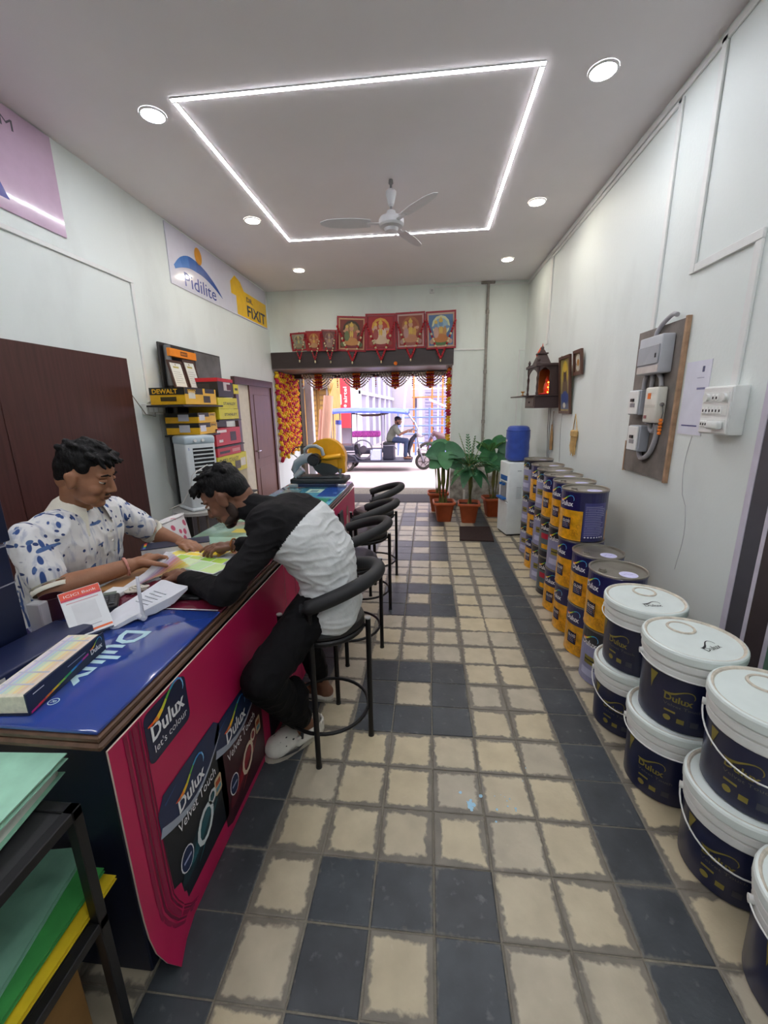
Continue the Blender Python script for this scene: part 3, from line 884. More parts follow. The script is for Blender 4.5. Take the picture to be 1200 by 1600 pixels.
def drum_mesh(kind):
    """returns the parts of one metal paint drum as geometry in its own space"""
    n = 40
    def zone(a, z):
        a = a % 360
        if kind == 'gloss':
            if z > .205: return M_DNAVY
            if a < 60: return M_DYEL
            if 244 <= a <= 312: return M_DNAVY
            return M_DYEL
        if kind == 'lilac':
            return M_DBLK if z > .235 else M_DLIL
        if kind == 'slate':
            return M_DBLK if z > .22 or z < .05 else M_DGRY
        return M_DBLK
    body = G()
    zs = [.0, .006, .012, .05, .205, .22, .235, .322, .328, .334]
    rs = [.138, .145, .143, .143, .143, .143, .143, .143, .147, .143]
    for k in range(len(zs) - 1):
        for i in range(n):
            a0, a1 = 360 * i / n, 360 * (i + 1) / n
            mt = zone((a0 + a1) / 2, (zs[k] + zs[k + 1]) / 2)
            body.add([(rs[q] * math.cos(R(a)), rs[q] * math.sin(R(a)), zs[q]) for q, a in ((k, a0), (k, a1), (k + 1, a1), (k + 1, a0))], [(0, 1, 2, 3)], mt, True)
    body.lathe([(0, 0), (.138, 0)], M_DBLK, n=n)
    fn = lambda u, v: Vector((.1445 * math.cos(u / .1445 + R(200)), .1445 * math.sin(u / .1445 + R(200)), v))
    f2 = lambda u, v: Vector((.1450 * math.cos(u / .1450 + R(200)), .1450 * math.sin(u / .1450 + R(200)), v))
    pr = G()
    dulux(pr, fn, -.062, .232, .105, M_WHITEP)
    lg = pr; pr = G(); inf = G()
    if kind == 'gloss':
        put_rect(pr, -.035, .075, .035, .155, fn, M_DBOX, n=4)
        put_text(pr, 'GLOSS', f2, -.029, .122, .026, M_WHITEP, bold=.02, width=.058)
        for j in range(3): put_rect(pr, -.027, .088 + j * .011, .02, .0915 + j * .011, f2, M_DLIL, n=2)
        put_rect(inf, .116, .03, .268, .262, fn, M_DINFO, n=8)
        for j in range(17):
            put_rect(inf, .124, .048 + j * .0117, .124 + rnd.uniform(.10, .138), .0522 + j * .0117, f2, M_DLIL, n=5)
        for j in range(7): put_disc(inf, .132 + j * .02, .034, .0055, f2, M_WHITEP, n=8)
        for j in range(9):     # brush-stroke swirls in the ochre field
            cu, cv, q = rnd.uniform(.0, .10), rnd.uniform(.03, .19), rnd.uniform(.01, .02)
            put_strip(pr, [(cu + q * math.cos(t * .6), cv + q * math.sin(t * .6)) for t in range(9)], [.0012] * 9, fn, C('#b3741a', .4))
    elif kind == 'lilac':
        put_rect(pr, -.03, .12, .04, .17, fn, M_GOLD, n=3)
        put_rect(pr, -.05, .045, .05, .09, fn, C('#b9bbd6', .4), n=4)
        put_rect(pr, -.026, .142, .036, .150, f2, M_DBLK, n=3)
        for j in range(6): put_rect(inf, .12, .05 + j * .022, .25, .054 + j * .022, f2, M_DINFO, n=5)
    else:
        put_rect(pr, -.05, .155, .05, .20, fn, M_DRED, n=4)
        put_rect(pr, -.04, .07, .03, .11, fn, M_DYEL, n=3)
        for j in range(6): put_rect(inf, .12, .07 + j * .022, .25, .074 + j * .022, f2, M_DLIL, n=5)
    lid = G()
    lid.lathe([(.1455, .330), (.1475, .3385), (.1445, .340), (.140, .338), (.138, .327), (0, .327)], M_TINLID, n=n)
    sp = G()
    sp.lathe([(.022, .327), (.022, .334), (.018, .336), (.018, .344), (0, .346)], M_TINLID, c=(-.085, -.02, 0), n=14)
    stk = G(); stk.disc((.035, -.055, .3278), .046, M_STICK, n=20)
    put_strip(stk, [(.010, -.058), (.028, -.045), (.036, -.064), (.058, -.050)], [.0012] * 4, plane((0, 0, .3283), (1, 0, 0), (0, 1, 0)), C('#6b6aa8', .6))
    return body, lg, pr, inf, lid, sp, stk
DRUMS = {}
def drum(kind, x, y, z, rz, label, group):
    if kind not in DRUMS:
        t = thing('paint_drum', label, 'paint drum', (x, y, z), rz, group)
        b, lg, pr, inf, lid, sp, stk = drum_mesh(kind)
        bo = b.build('body', t, local=True); pr2 = pr.build('printed_label', t, local=True); lg.build('printed_logo', t, local=True); inf.build('printed_instructions', t, local=True)
        li = lid.build('lid', t, local=True); 
        sp.build('spout_cap', li, local=True) if False else None
        s = sp.build('spout_cap', t, local=True); k = stk.build('sticker', t, local=True)
        DRUMS[kind] = t
        return t
    t = dup(DRUMS[kind], (x, y, z), rz, label)
    t['group'] = group
    return t
stacks = [  # x, y, kinds from the floor up, where
    (1.620, .935, ('lilac', 'gloss'), 'the pair beside the white buckets'),
    (1.622, 1.230, ('gloss', 'gloss'), 'the second pair from the buckets'),
    (1.622, 1.525, ('gloss', 'gloss', 'gloss'), 'the nearest stack of three'),
    (1.640, 1.825, ('gloss', 'lilac', 'gloss'), 'the second nearest stack of three'),
    (1.655, 2.115, ('slate', 'slate', 'gloss'), 'the stack holding slate drums'),
    (1.675, 2.415, ('lilac', 'lilac', 'lilac'), 'the third stack from the dispenser'),
    (1.690, 2.720, ('gloss', 'gloss', 'gloss'), 'the second stack from the dispenser'),
    (1.730, 3.170, ('lilac', 'lilac', 'lilac'), 'the stack beside the dispenser'),
]
KN = {'gloss': 'navy and ochre paint drum', 'lilac': 'navy and lilac paint drum', 'slate': 'slate paint drum'}
LV = {2: ('at the bottom of', 'on top of'), 3: ('at the bottom of', 'in the middle of', 'on top of')}
for si, (x, y, ks, where) in enumerate(stacks):
    for i, k in enumerate(ks):
        drum(k, x + rnd.uniform(-.006, .006), y + rnd.uniform(-.003, .003), i * (DH + .0005), R(rnd.uniform(-9, 9) + (8 if si > 2 else 0)), KN[k] + ' ' + LV[len(ks)][i] + ' ' + where, 'paint drums stacked along the wall')

M_BNAVY = mat('navy_bucket_print', '#161c3e', .33, var=.1, coat=.2)
M_BWHITE = mat('white_bucket_plastic', '#e2e4e1', .35, var=.03)
M_BLID = mat('white_bucket_lid', '#dfe8e4', .38, var=.03)
M_DUST = mat('dusty_rim', '#cbc3b3', .7, var=.2, scale=40)
M_OLIVE = mat('olive_print', '#8d8430', .4, var=.1)
M_INK = mat('black_ink', '#1c1d22', .5)
def make_bucket(label, handle, z_for, info=True):
    t = thing('paint_bucket', label, 'paint bucket', (0, 0, 0), group='white lidded paint buckets')
    n = 40
    prof = [(0, .0), (.140, 0), (.147, .006), (.1535, .222), (.154, .230)]
    g = G(); g.lathe(prof, [M_BNAVY] * 4, n=n); g.build('body', t, local=True)
    pf = [(.154, .228), (.159, .230), (.1605, .234), (.1605, .256), (.157, .260), (.157, .264), (.164, .267), (.1655, .272), (.1655, .292), (.162, .296), (.162, .302)]
    g = G(); g.lathe(pf, M_BWHITE, n=n); g.build('neck_rings', t, local=True)
    g = G()
    g.lathe([(.160, .300), (.169, .302), (.171, .306), (.171, .330), (.168, .337), (.162, .340), (.156, .338), (.152, .333), (0, .333)], [M_BLID] * 5 + [M_DUST, M_DUST] + [M_BLID], n=n)
    li = g.build('lid', t, local=True)
    g = G(); g.lathe([(.052, .334), (.050, .3375), (.043, .3378), (.041, .3345)], M_DUST, c=(.02, .075, 0), n=24); g.lathe([(.041, .3352), (0, .3352)], M_BLID, c=(.02, .075, 0), n=24); g.build('spout_plug', li, local=True)
    g = G()
    fl_ = plane((0, -.06, .3346), (math.cos(R(10)), math.sin(R(10)), 0), (-math.sin(R(10)), math.cos(R(10)), 0))
    dulux(g, fl_, -.03, -.025, .075, M_INK, mono=M_INK, bold=0)
    g.build('lid_lettering', li, local=True)
    def rr(v): return .1470 + .0065 * (v - .006) / .216 + .0012
    fn = lambda u, v: Vector((rr(v) * math.cos(u / .14 + R(222)), rr(v) * math.sin(u / .14 + R(222)), v))
    f2 = lambda u, v: Vector(((rr(v) + .0006) * math.cos(u / .14 + R(222)), (rr(v) + .0006) * math.sin(u / .14 + R(222)), v))
    g = G()
    dulux(g, fn, -.055, .128, .085, M_GOLD, mono=M_GOLD)
    put_poly(g, [(-.115, .215), (-.085, .215), (-.10, .17), (-.105, .14)], fn, M_GOLD)
    put_text(g, 'Velvet Touch', fn, -.055, .105, .017, C('#5b5a52', .4), width=.115)
    put_rect(g, -.05, .078, -.015, .086, fn, M_GOLD)
    put_disc(g, -.038, .052, .012, fn, M_GOLD, n=12); put_rect(g, -.008, .042, .014, .062, fn, M_GOLD); put_rect(g, .032, .040, .056, .064, fn, C('#3b3d49', .4))
    if info:
        g.build('printed_label', t, local=True); g = G()
        put_rect(g, .118, .075, .215, .200, fn, C('#7f7d74', .4), n=5); put_rect(g, .118, .03, .215, .075, fn, M_OLIVE, n=5); put_rect(g, .12, .16, .21, .198, f2, C('#2b3048', .4), n=5)
        dulux(g, lambda u, v: f2(u, v) + Vector((0, 0, 0)), .13, .172, .06, M_GOLD, swoosh=False)
        for j in range(7): put_rect(g, .124, .086 + j * .0095, .124 + rnd.uniform(.06, .085), .089 + j * .0095, f2, M_INK, n=4)
    g.build('printed_instructions' if info else 'printed_label', t, local=True)
    g = G()
    a0, a1 = R(150), R(330)
    P = []
    for i in range(25):
        s = i / 24; a = a0 + (a1 - a0) * s
        P.append((.170 * math.cos(a), .170 * math.sin(a), .250 - handle * math.sin(math.pi * s) ** .8))
    h = G(); h.tube(P, .0028, M_BWHITE, n=6); ho = h.build('wire_handle', t, local=True)
    for a in (a0, a1):
        q = G(); q.cyl((.158 * math.cos(a), .158 * math.sin(a), .250), (.172 * math.cos(a), .172 * math.sin(a), .250), .012, M_BWHITE, n=10); q.build('handle_lug', ho, local=True)
    return t
BH = .3345
bu = make_bucket('white lidded navy bucket under the pair nearest the paint drums', .105, 0)
bu.location = (1.575, .585, 0); bu.rotation_euler = (0, 0, R(4))
bt = make_bucket('white lidded navy bucket on top of the pair nearest the paint drums', .012, 0)
bt.location = (1.590, .590, BH); bt.rotation_euler = (0, 0, R(-8))
for src, x, y, z, rz, lab in ((bt, 1.580, .240, 0, 3, 'bottom navy bucket of the middle pair, no handle hanging'), (bt, 1.600, .242, BH, 16, 'top navy bucket of the middle pair, with a dusty ringed lid'),
                              (bu, 1.615, -.110, 0, 2, 'bottom navy bucket with hanging handle in the nearest full pair'), (bu, 1.640, -.106, BH, -2, 'top navy bucket with hanging handle in the nearest full pair'),
                              (bt, 1.600, -.455, 0, 6, 'navy bucket standing alone nearest the viewer, cut by the picture edge')):
    dup(src, (x, y, z), R(rz), lab)

# ================================================================== right wall
M_GREYBOX = mat('light_grey_plastic', '#b9bcc2', .45, var=.04)
M_CREAMBOX = mat('cream_plastic', '#d9d7cc', .45, var=.04)
M_WHITEBOX = mat('white_plastic', '#e3e6e3', .35, var=.03)
M_PLY = mat('grimy_plywood', '#77706a', .75, var=.3, scale=7, bump=.15, bscale=60)
M_PLYE = mat('raw_wood_edge', '#a8876a', .7, var=.25, scale=20)
bd = thing('plywood_board', 'grimy plywood backing board that carries the fuse boxes', 'board', (XR - .01, 1.62, 1.09))
g = G().box(XR - .020, XR - .001, 1.355, 1.885, 1.095, 2.02, M_PLY); g.build('board', bd)
g = G().box(XR - .024, XR - .001, 1.335, 1.355, 1.085, 2.03, M_PLYE); g.build('edge_strip', bd)
g = G().box(XR - .024, XR - .001, 1.885, 1.897, 1.085, 1.30, M_PLYE); g.build('edge_strip', bd)
BXB = XR - .0205
db = thing('distribution_box', 'large grey distribution box on top of the plywood board', 'fuse box', (XR - .05, 1.55, 1.73))
G().box(BXB - .075, BXB, 1.43, 1.70, 1.735, 1.955, M_GREYBOX, bev=.008, seg=2).build('housing', db)
G().box(BXB - .082, BXB - .075, 1.44, 1.69, 1.79, 1.90, C('#a9adb3', .4), bev=.003).build('door', db)
G().box(BXB - .0835, BXB - .082, 1.465, 1.48, 1.825, 1.85, M_INK).build('latch', db)
G().box(BXB - .078, BXB - .075, 1.44, 1.69, 1.742, 1.782, C('#c9c2bd', .4)).build('lower_strip', db)
m = thing('energy_meter', 'cream energy meter with orange mark and orange seal', 'meter', (XR - .05, 1.50, 1.43))
G().box(BXB - .060, BXB, 1.43, 1.58, 1.440, 1.655, M_CREAMBOX, bev=.01, seg=2).build('housing', m)
G().box(BXB - .0625, BXB - .060, 1.505, 1.54, 1.585, 1.62, C('#f07a1e', .5)).build('orange_mark', m)
G().box(BXB - .0625, BXB - .060, 1.53, 1.56, 1.465, 1.485, C('#8d5050', .5)).build('red_plate', m)
for z in (1.535, 1.545): G().box(BXB - .0615, BXB - .060, 1.44, 1.57, z, z + .003, C('#b5b3a8', .5)).build('rib', m)
g = G(); g.cyl((BXB - .03, 1.428, 1.55), (BXB - .03, 1.418, 1.55), .012, M_CHROME, n=12); g.build('lock', m)
g = G(); g.tube([(BXB - .03, 1.415, 1.55), (BXB - .025, 1.41, 1.50), (BXB - .03, 1.412, 1.46)], .003, C('#6c6f70', .5), n=6); g.build('seal_wire', m)
for k in range(5):
    g = G(); g.lathe([(0, 0), (.009, .002), (.0115, .010), (.009, .018), (0, .020)], C('#f0801c', .45), c=(BXB - .03, 1.412, 1.37 + k * .0195), n=10); g.build('orange_seal', m)
for lab, z0, z1, y0, y1 in (('small grey breaker box beside the energy meter', 1.485, 1.645, 1.63, 1.78), ('small grey breaker box below the other breaker, near the conduit loop', 1.25, 1.418, 1.58, 1.735)):
    t = thing('breaker_box', lab, 'fuse box', (XR - .05, (y0 + y1) / 2, z0))
    G().box(BXB - .062, BXB, y0, y1, z0, z1, mat('breaker_grey', '#9da1a8', .45, var=.04), bev=.005).build('housing', t)
    G().box(BXB - .072, BXB - .062, y0 + .012, y1 - .012, z0 + .006, z1 - .006, M_WHITEBOX, bev=.003).build('front_cover', t)
    G().box(BXB - .082, BXB - .072, (y0 + y1) / 2 - .02, (y0 + y1) / 2 + .02, z0 + .085, z0 + .105, M_INK, bev=.002).build('breaker_switch', t)
    G().box(BXB - .0745, BXB - .072, (y0 + y1) / 2 - .03, (y0 + y1) / 2 + .03, z0 + .05, z0 + .075, C('#8a8c90', .4)).build('rating_plate', t)
M_COND = mat('grey_flexible_conduit', '#aaa9ae', .5, var=.06)
def conduit(lab, pts, r=.013):
    P = []
    pts = [Vector(p) for p in pts]
    for i in range(len(pts) - 1):
        a = pts[max(0, i - 1)]; b = pts[i]; c = pts[i + 1]; d = pts[min(len(pts) - 1, i + 2)]
        for k in range(6):
            t = k / 6
            P.append(.5 * ((2 * b) + (c - a) * t + (2 * a - 5 * b + 4 * c - d) * t * t + (3 * b - a - 3 * c + d) * t ** 3))
    P.append(pts[-1])
    g = G(); g.tube(P, r, M_COND, n=10)
    return g.build('flexible_conduit', label=lab, cat='conduit', group='grey conduits on the fuse board')
X_ = XR - .036
conduit('grey conduit from the big fuse box down behind the breaker box', [(X_, 1.68, 1.735), (X_, 1.70, 1.70), (X_, 1.70, 1.65)])
conduit('grey conduit between the big fuse box and the meter, middle one', [(X_, 1.62, 1.735), (X_, 1.605, 1.70), (X_, 1.60, 1.50), (X_, 1.60, 1.43)])
conduit('grey conduit between the big fuse box and the meter, next to the board edge', [(X_, 1.54, 1.735), (X_, 1.505, 1.71), (X_, 1.49, 1.66)])
conduit('grey conduit looping under the meter to the lower breaker', [(X_, 1.47, 1.438), (X_, 1.475, 1.34), (X_, 1.53, 1.24), (X_, 1.62, 1.205), (X_, 1.66, 1.248)], .015)
conduit('short grey conduit bend just below the meter', [(X_, 1.56, 1.438), (X_, 1.555, 1.40), (X_, 1.52, 1.385), (X_, 1.50, 1.41), (X_, 1.495, 1.436)], .013)
conduit('white conduit bending off the top of the plywood board', [(X_, 1.42, 2.05), (X_, 1.47, 2.06), (X_, 1.56, 2.03), (X_, 1.62, 1.99), (X_, 1.63, 1.958)], .013)
# switch board
sb = thing('switch_board', 'white wall switchboard with rows of switches beside the notice', 'switchboard', (XR - .03, .9, 1.4))
SX = XR - .07
G().box(SX, XR - .0005, .795, 1.005, 1.405, 1.632, M_WHITEBOX, bev=.006, seg=2).build('back_box', sb)
pl = G().box(SX - .006, SX, .80, 1.0, 1.412, 1.626, mat('white_face_plate', '#eaecea', .3), bev=.002).build('face_plate', sb)
M_SW = mat('switch_white', '#f2f3f1', .3)
for r_, z in enumerate((1.580, 1.520, 1.455)):
    G().box(SX - .008, SX - .006, .812, .988, z - .024, z + .024, M_WHITEBOX, bev=.0008).build('module_strip', pl)
    for y in {0: (.915, .890), 1: (.975, .951, .927, .903, .879, .855), 2: (.976, .958, .940)}[r_]:
        G().box(SX - .013, SX - .008, y - .0095, y + .0095, z - .016, z + .016, M_SW, bev=.002).build('switch', pl)
        G().box(SX - .0136, SX - .013, y - .0045, y + .0045, z - .008, z + .004, M_INK).build('switch_mark', pl)
for y in (.962, .842):
    G().cyl((SX - .020, y, 1.58), (SX - .008, y, 1.58), .019, M_WHITEBOX, n=16).build('regulator_knob', pl)
G().box(SX - .035, SX - .008, .818, .905, 1.433, 1.470, M_WHITEBOX, bev=.008, seg=2).build('adapter_plug', pl)
# notice (its square code is left blank)
nt_ = thing('paper_notice', 'pale lilac paper notice taped beside the switchboard', 'notice', (XR - .003, 1.21, 1.39))
pap = G(); pap.box(XR - .0035, XR - .001, 1.095, 1.31, 1.385, 1.775, mat('lilac_paper', '#e0e1ee', .6, var=.03)); pap.build('paper', nt_)
rp_ = plane((XR - .0042, 0, 0), (0, -1, 0), (0, 0, 1))
g = G()
put_rect(g, -1.165, 1.715, -1.145, 1.745, rp_, C('#55587a', .6), r=.004)
put_rect(g, -1.19, 1.625, -1.12, 1.636, rp_, C('#77799c', .6))
put_rect(g, -1.28, 1.43, -1.14, 1.437, rp_, C('#4b4e86', .6))
put_rect(g, -1.20, 1.685, -1.14, 1.688, rp_, C('#8d90ac', .6))
g.build('print', nt_)
# loose wire down the wall
g = G(); g.tube([(XR - .006, 1.16 + .03 * math.sin(k * .5) - k * .004 * (k > 6), 1.38 - k * .055) for k in range(15)], .0018, C('#b9bcbd', .5), n=5)
g.build('loose_wire', label='thin loose wire trailing down the wall below the notice', cat='wire')

# shrine on the wall
M_SHR = mat('dark_shrine_wood', '#3f2f2e', .45, var=.15, scale=10, stretch=(1, 1, .3))
M_SHI = mat('orange_shrine_lining', '#b4631f', .5, var=.15)
sx0, sx1, sy0, sy1 = 1.735, XR - .001, 3.55, 4.02
sh = thing('wall_shrine', 'dark wooden temple shrine with lamp glow on the white wall', 'shrine', ((sx0 + sx1) / 2, (sy0 + sy1) / 2, 1.53))
G().box(sx0, sx1, sy0, sy1, 1.53, 1.655, M_SHR, bev=.004).build('base_box', sh)
dw = G().box(sx0 - .006, sx0, sy0 + .04, sy1 - .04, 1.55, 1.64, mat('shrine_drawer_wood', '#5d5250', .45, var=.1), bev=.003).build('drawer', sh)
G().box(sx0 - .014, sx0 - .006, 3.76, 3.81, 1.585, 1.605, M_INK, bev=.003).build('drawer_pull', dw)
G().box(sx0 - .13, sx1 - .1, sy0 + .03, sy1 + .25, 1.655, 1.668, M_SHR, bev=.003).build('offering_shelf', sh)
G().box(sx0 - .004, sx1, sy0 - .01, sy1 + .01, 1.655, 1.672, M_SHR, bev=.003).build('floor_board', sh)
G().box(sx1 - .012, sx1, sy0, sy1, 1.672, 1.97, M_SHI).build('back_board', sh)
G().box(1.875, sx1 - .012, sy0, sy0 + .014, 1.672, 1.97, M_SHR).build('side_panel', sh)
G().box(1.875, sx1 - .012, sy1 - .014, sy1, 1.672, 1.97, M_SHI).build('side_panel', sh)
for y in (sy0 + .016, sy1 - .016):
    g = G(); g.lathe([(.012, 1.672), (.016, 1.69), (.010, 1.71), (.014, 1.76), (.010, 1.80), (.015, 1.85), (.009, 1.88), (.014, 1.93), (.014, 1.97)], M_SHR, c=(sx0 + .018, y, 0), n=12); g.build('column', sh)
# arches between the columns
def arch(p0, eu, w, name):
    g = G()
    P = [(0, .0), (0, -.06)] + [(w * .08 + w * .84 * k / 10, -.06 + .045 * math.sin(math.pi * k / 10)) for k in range(11)] + [(w, -.06), (w, 0)]
    f = plane(p0, eu, (0, 0, 1))
    n_ = Vector(eu).cross(Vector((0, 0, 1))).normalized() * .012
    n = 11
    for k in range(n - 1):
        a, b = P[2 + k], P[3 + k]
        g.prism([f(*a), f(*b), f(b[0], 0), f(a[0], 0)], n_, M_SHR)
    g.build(name, sh)
arch((sx0 + .012, sy0 + .016, 1.97), (0, 1, 0), sy1 - sy0 - .03, 'arch')
arch((sx0 + .02, sy0 + .012, 1.97), (1, 0, 0), .135, 'arch')
G().box(sx0 - .012, sx1, sy0 - .012, sy1 + .012, 1.97, 2.0, M_SHR, bev=.004).build('cornice', sh)
cx_, cy_ = 1.83, 3.76
def pyr(z0, z1, r0, r1, name, m=M_SHR):
    g = G()
    b0 = [(cx_ - r0, cy_ - r0, z0), (cx_ + r0, cy_ - r0, z0), (cx_ + r0, cy_ + r0, z0), (cx_ - r0, cy_ + r0, z0)]
    b1 = [(cx_ - r1, cy_ - r1, z1), (cx_ + r1, cy_ - r1, z1), (cx_ + r1, cy_ + r1, z1), (cx_ - r1, cy_ + r1, z1)]
    g.add(b0 + b1, [(3, 2, 1, 0), (4, 5, 6, 7)] + [(i, (i + 1) % 4, 4 + (i + 1) % 4, 4 + i) for i in range(4)], m)
    return g.build(name, sh)
pyr(2.0, 2.11, .085, .042, 'spire'); pyr(2.11, 2.125, .055, .055, 'spire_collar'); pyr(2.125, 2.16, .035, .018, 'spire_tip')
g = G(); g.ell((cx_, cy_, 2.175), (.02, .02, .022), M_SHR, 10, 6); g.cyl((cx_, cy_, 2.19), (cx_, cy_, 2.23), .008, C('#c9442c', .5), r1=.001, n=8); g.build('finial', sh)
for (x, y) in ((sx0 + .02, sy0 + .02), (sx1 - .03, sy0 + .02), (sx0 + .02, sy1 - .02)):
    g = G(); g.lathe([(.016, 2.0), (.018, 2.01), (.008, 2.02), (.017, 2.035), (.012, 2.05), (.004, 2.065), (0, 2.07)], M_SHR, c=(x, y, 0), n=10); g.build('finial', sh)
g = G(); g.add([(cx_ - .01, cy_ + .02, 2.20), (cx_ - .045, cy_ + .04, 2.13), (cx_ - .06, cy_ + .03, 2.09), (cx_ - .02, cy_ + .01, 2.12)], [(0, 1, 2, 3), (3, 2, 1, 0)], C('#e2562b', .6)); g.build('flag', sh)
M_FLAME = emit_mat('shrine_lamp_glow', '#ff5a1c', 14.0)
t = thing('deity_idol', 'small red garlanded idol lit orange inside the wall shrine', 'idol', (1.90, 3.72, 1.672))
g = G(); g.lathe([(.05, 1.672), (.05, 1.69), (.03, 1.70), (.04, 1.74), (.03, 1.79), (.018, 1.81), (.022, 1.835), (.008, 1.87), (0, 1.88)], C('#c4502a', .5), c=(1.90, 3.74, 0), n=12); g.build('body', t)
g = G(); g.box(1.80, 1.97, 3.60, 3.68, 1.673, 1.69, C('#c81f22', .6), bev=.006); g.build('red_cloth', t)
for k in range(5):
    t = thing('string_light', 'tiny glowing orange bulb in the shrine, %s on the idol' % ('lowest', 'second lowest', 'midway', 'second highest', 'highest')[k], 'lamp', (1.88, 3.64, 1.69 + k * .025), group='bulbs in the shrine')
    g = G(); g.ell((1.885 + .012 * (k % 2), 3.625, 1.70 + k * .026), .009, M_FLAME, 8, 6); g.build('bulb', t)
t = thing('brass_lamp', 'small brass oil lamp on the shrine shelf', 'lamp', (1.665, 3.83, 1.668))
g = G(); g.lathe([(.022, 1.668), (.022, 1.674), (.006, 1.68), (.006, 1.70), (.024, 1.712), (.022, 1.718), (0, 1.71)], C('#b8893a', .35, metal=.8), c=(1.66, 3.83, 0), n=14); g.build('bowl', t)
# pictures beside the shrine
def leaning_picture(name, label, y0, y1, z0, z1, lean, figs, w=.028):
    t = thing(name, label, 'picture', (XR - .02, (y0 + y1) / 2, z0))
    x = lambda z: XR - .012 - lean * (z - z0) / (z1 - z0)
    fm = mat('dark_brown_frame', '#5a3c30', .4, var=.15)
    def bar(a0, a1, b0, b1, nm):
        g = G()
        v = [(x(b0) - .022, a0, b0), (x(b0) - .022, a1, b0), (x(b1) - .022, a1, b1), (x(b1) - .022, a0, b1)]
        g.prism(v, (.022, 0, 0), fm); g.build(nm, t)
    bar(y0, y1, z0, z0 + w, 'frame_bar'); bar(y0, y1, z1 - w, z1, 'frame_bar'); bar(y0, y0 + w, z0 + w, z1 - w, 'frame_bar'); bar(y1 - w, y1, z0 + w, z1 - w, 'frame_bar')
    g = G(); bgm = figs[0]
    f = lambda u, v, o=.0: Vector((x(z0 + v) - .008 - o, y1 - u, z0 + v))
    W, H = y1 - y0, z1 - z0
    g.prism([f(w, w), f(W - w, w), f(W - w, H - w), f(w, H - w)], (.006, 0, 0), bgm)
    for k, (kind, a) in enumerate(figs[1:]):
        fo = lambda u, v, k=k: f(u * W, v * H, .0008 + .0003 * k)
        if kind == 'e': 
            put_poly(g, [(a[0] + a[2] * math.cos(q * .449), a[1] + a[3] * math.sin(q * .449)) for q in range(14)], fo, C(a[4], .5))
        else:
            put_rect(g, a[0], a[1], a[2], a[3], fo, C(a[4], .5))
    g.build('print', t)
    return t
leaning_picture('framed_print', 'tall framed devotional print leaning out beside the shrine', 3.165, 3.52, 1.47, 2.045, .045,
                [mat('ochre_print_ground', '#9a8b55', .4, var=.3, scale=9), ('r', (.12, .08, .88, .35, '#5d6a86')), ('e', (.5, .70, .27, .22, '#c9b03a')), ('e', (.5, .42, .22, .28, '#6b5a48')), ('e', (.5, .68, .15, .13, '#4a3a35')), ('e', (.5, .8, .15, .08, '#d6b541')),
                 ('e', (.5, .28, .3, .12, '#3e4f86')), ('e', (.45, .15, .12, .05, '#d8d3c6'))])
leaning_picture('framed_print', 'small framed print hung slightly askew, beside the tall devotional one', 2.93, 3.155, 1.835, 2.065, .02,
                [mat('brown_print_ground', '#6f5a45', .4, var=.3, scale=9), ('e', (.5, .62, .28, .22, '#d8d4c4')), ('e', (.5, .32, .25, .16, '#c4c0b2')), ('e', (.5, .5, .14, .14, '#a7762f'))], .03)
# hanging bundle, broom-like bag, wires
M_STRAW = mat('straw', '#c4a267', .8, var=.25, scale=60, stretch=(1, 1, .2))
t = thing('straw_tassel', 'straw tassel hanging on the wall below the small print', 'tassel', (XR - .02, 3.0, 1.08))
g = G(); g.tube([(XR - .012, 3.07, 1.31), (XR - .012, 3.03, 1.47), (XR - .012, 2.95, 1.31)], .004, M_STRAW, n=6); g.build('loop', t)
g = G(); g.box(XR - .035, XR - .003, 2.93, 3.08, 1.25, 1.315, M_STRAW, bev=.01); g.build('knot_band', t)
for k in range(9):
    y = 2.935 + .0175 * k
    g = G(); g.tube([(XR - .018, y, 1.255), (XR - .02, y + rnd.uniform(-.012, .012), 1.16), (XR - .015, y + rnd.uniform(-.02, .02), 1.07 + rnd.uniform(-.02, .03))], [.010, .008, .003], M_STRAW, n=6); g.build('straw_lock', t)
t = thing('wooden_bat', 'slim tan wooden paddle hanging under the shrine', 'paddle', (XR - .02, 3.76, 1.05))
g = G(); P = [(XR - .018, 3.775, 1.34), (XR - .018, 3.775, 1.27), (XR - .018, 3.77, 1.22), (XR - .018, 3.765, 1.15), (XR - .018, 3.76, 1.08), (XR - .018, 3.755, 1.05)]
g.tube(P, [.02, .024, .034, .042, .04, .036], mat('tan_wood', '#a8814f', .55, var=.25, scale=15), n=10, flat=.35); g.build('blade', t)
g = G(); g.tube([(XR - .014, 3.776, 1.33), (XR - .012, 3.774, 1.49)], .004, C('#8d7a5c', .7), n=6); g.build('cord', t)
for k, (y, y2, lab) in enumerate(((3.98, 3.90, 'thin dark cable dropping from the shrine, closest to the water bottle'), (3.90, 3.84, 'thin dark cable dropping from the shrine behind the first one'), (3.45, 3.42, 'thin grey cable dropping from the tall devotional print'))):
    g = G(); g.tube([(XR - .012, y, 1.53), (XR - .02, (y + y2) / 2 + .01, 1.30), (XR - .012, y2, .95)], .0035 if k < 2 else .002, C('#3b3b3e', .5) if k < 2 else C('#77797a', .5), n=6)
    g.build('hanging_cable', label=lab, cat='cable')

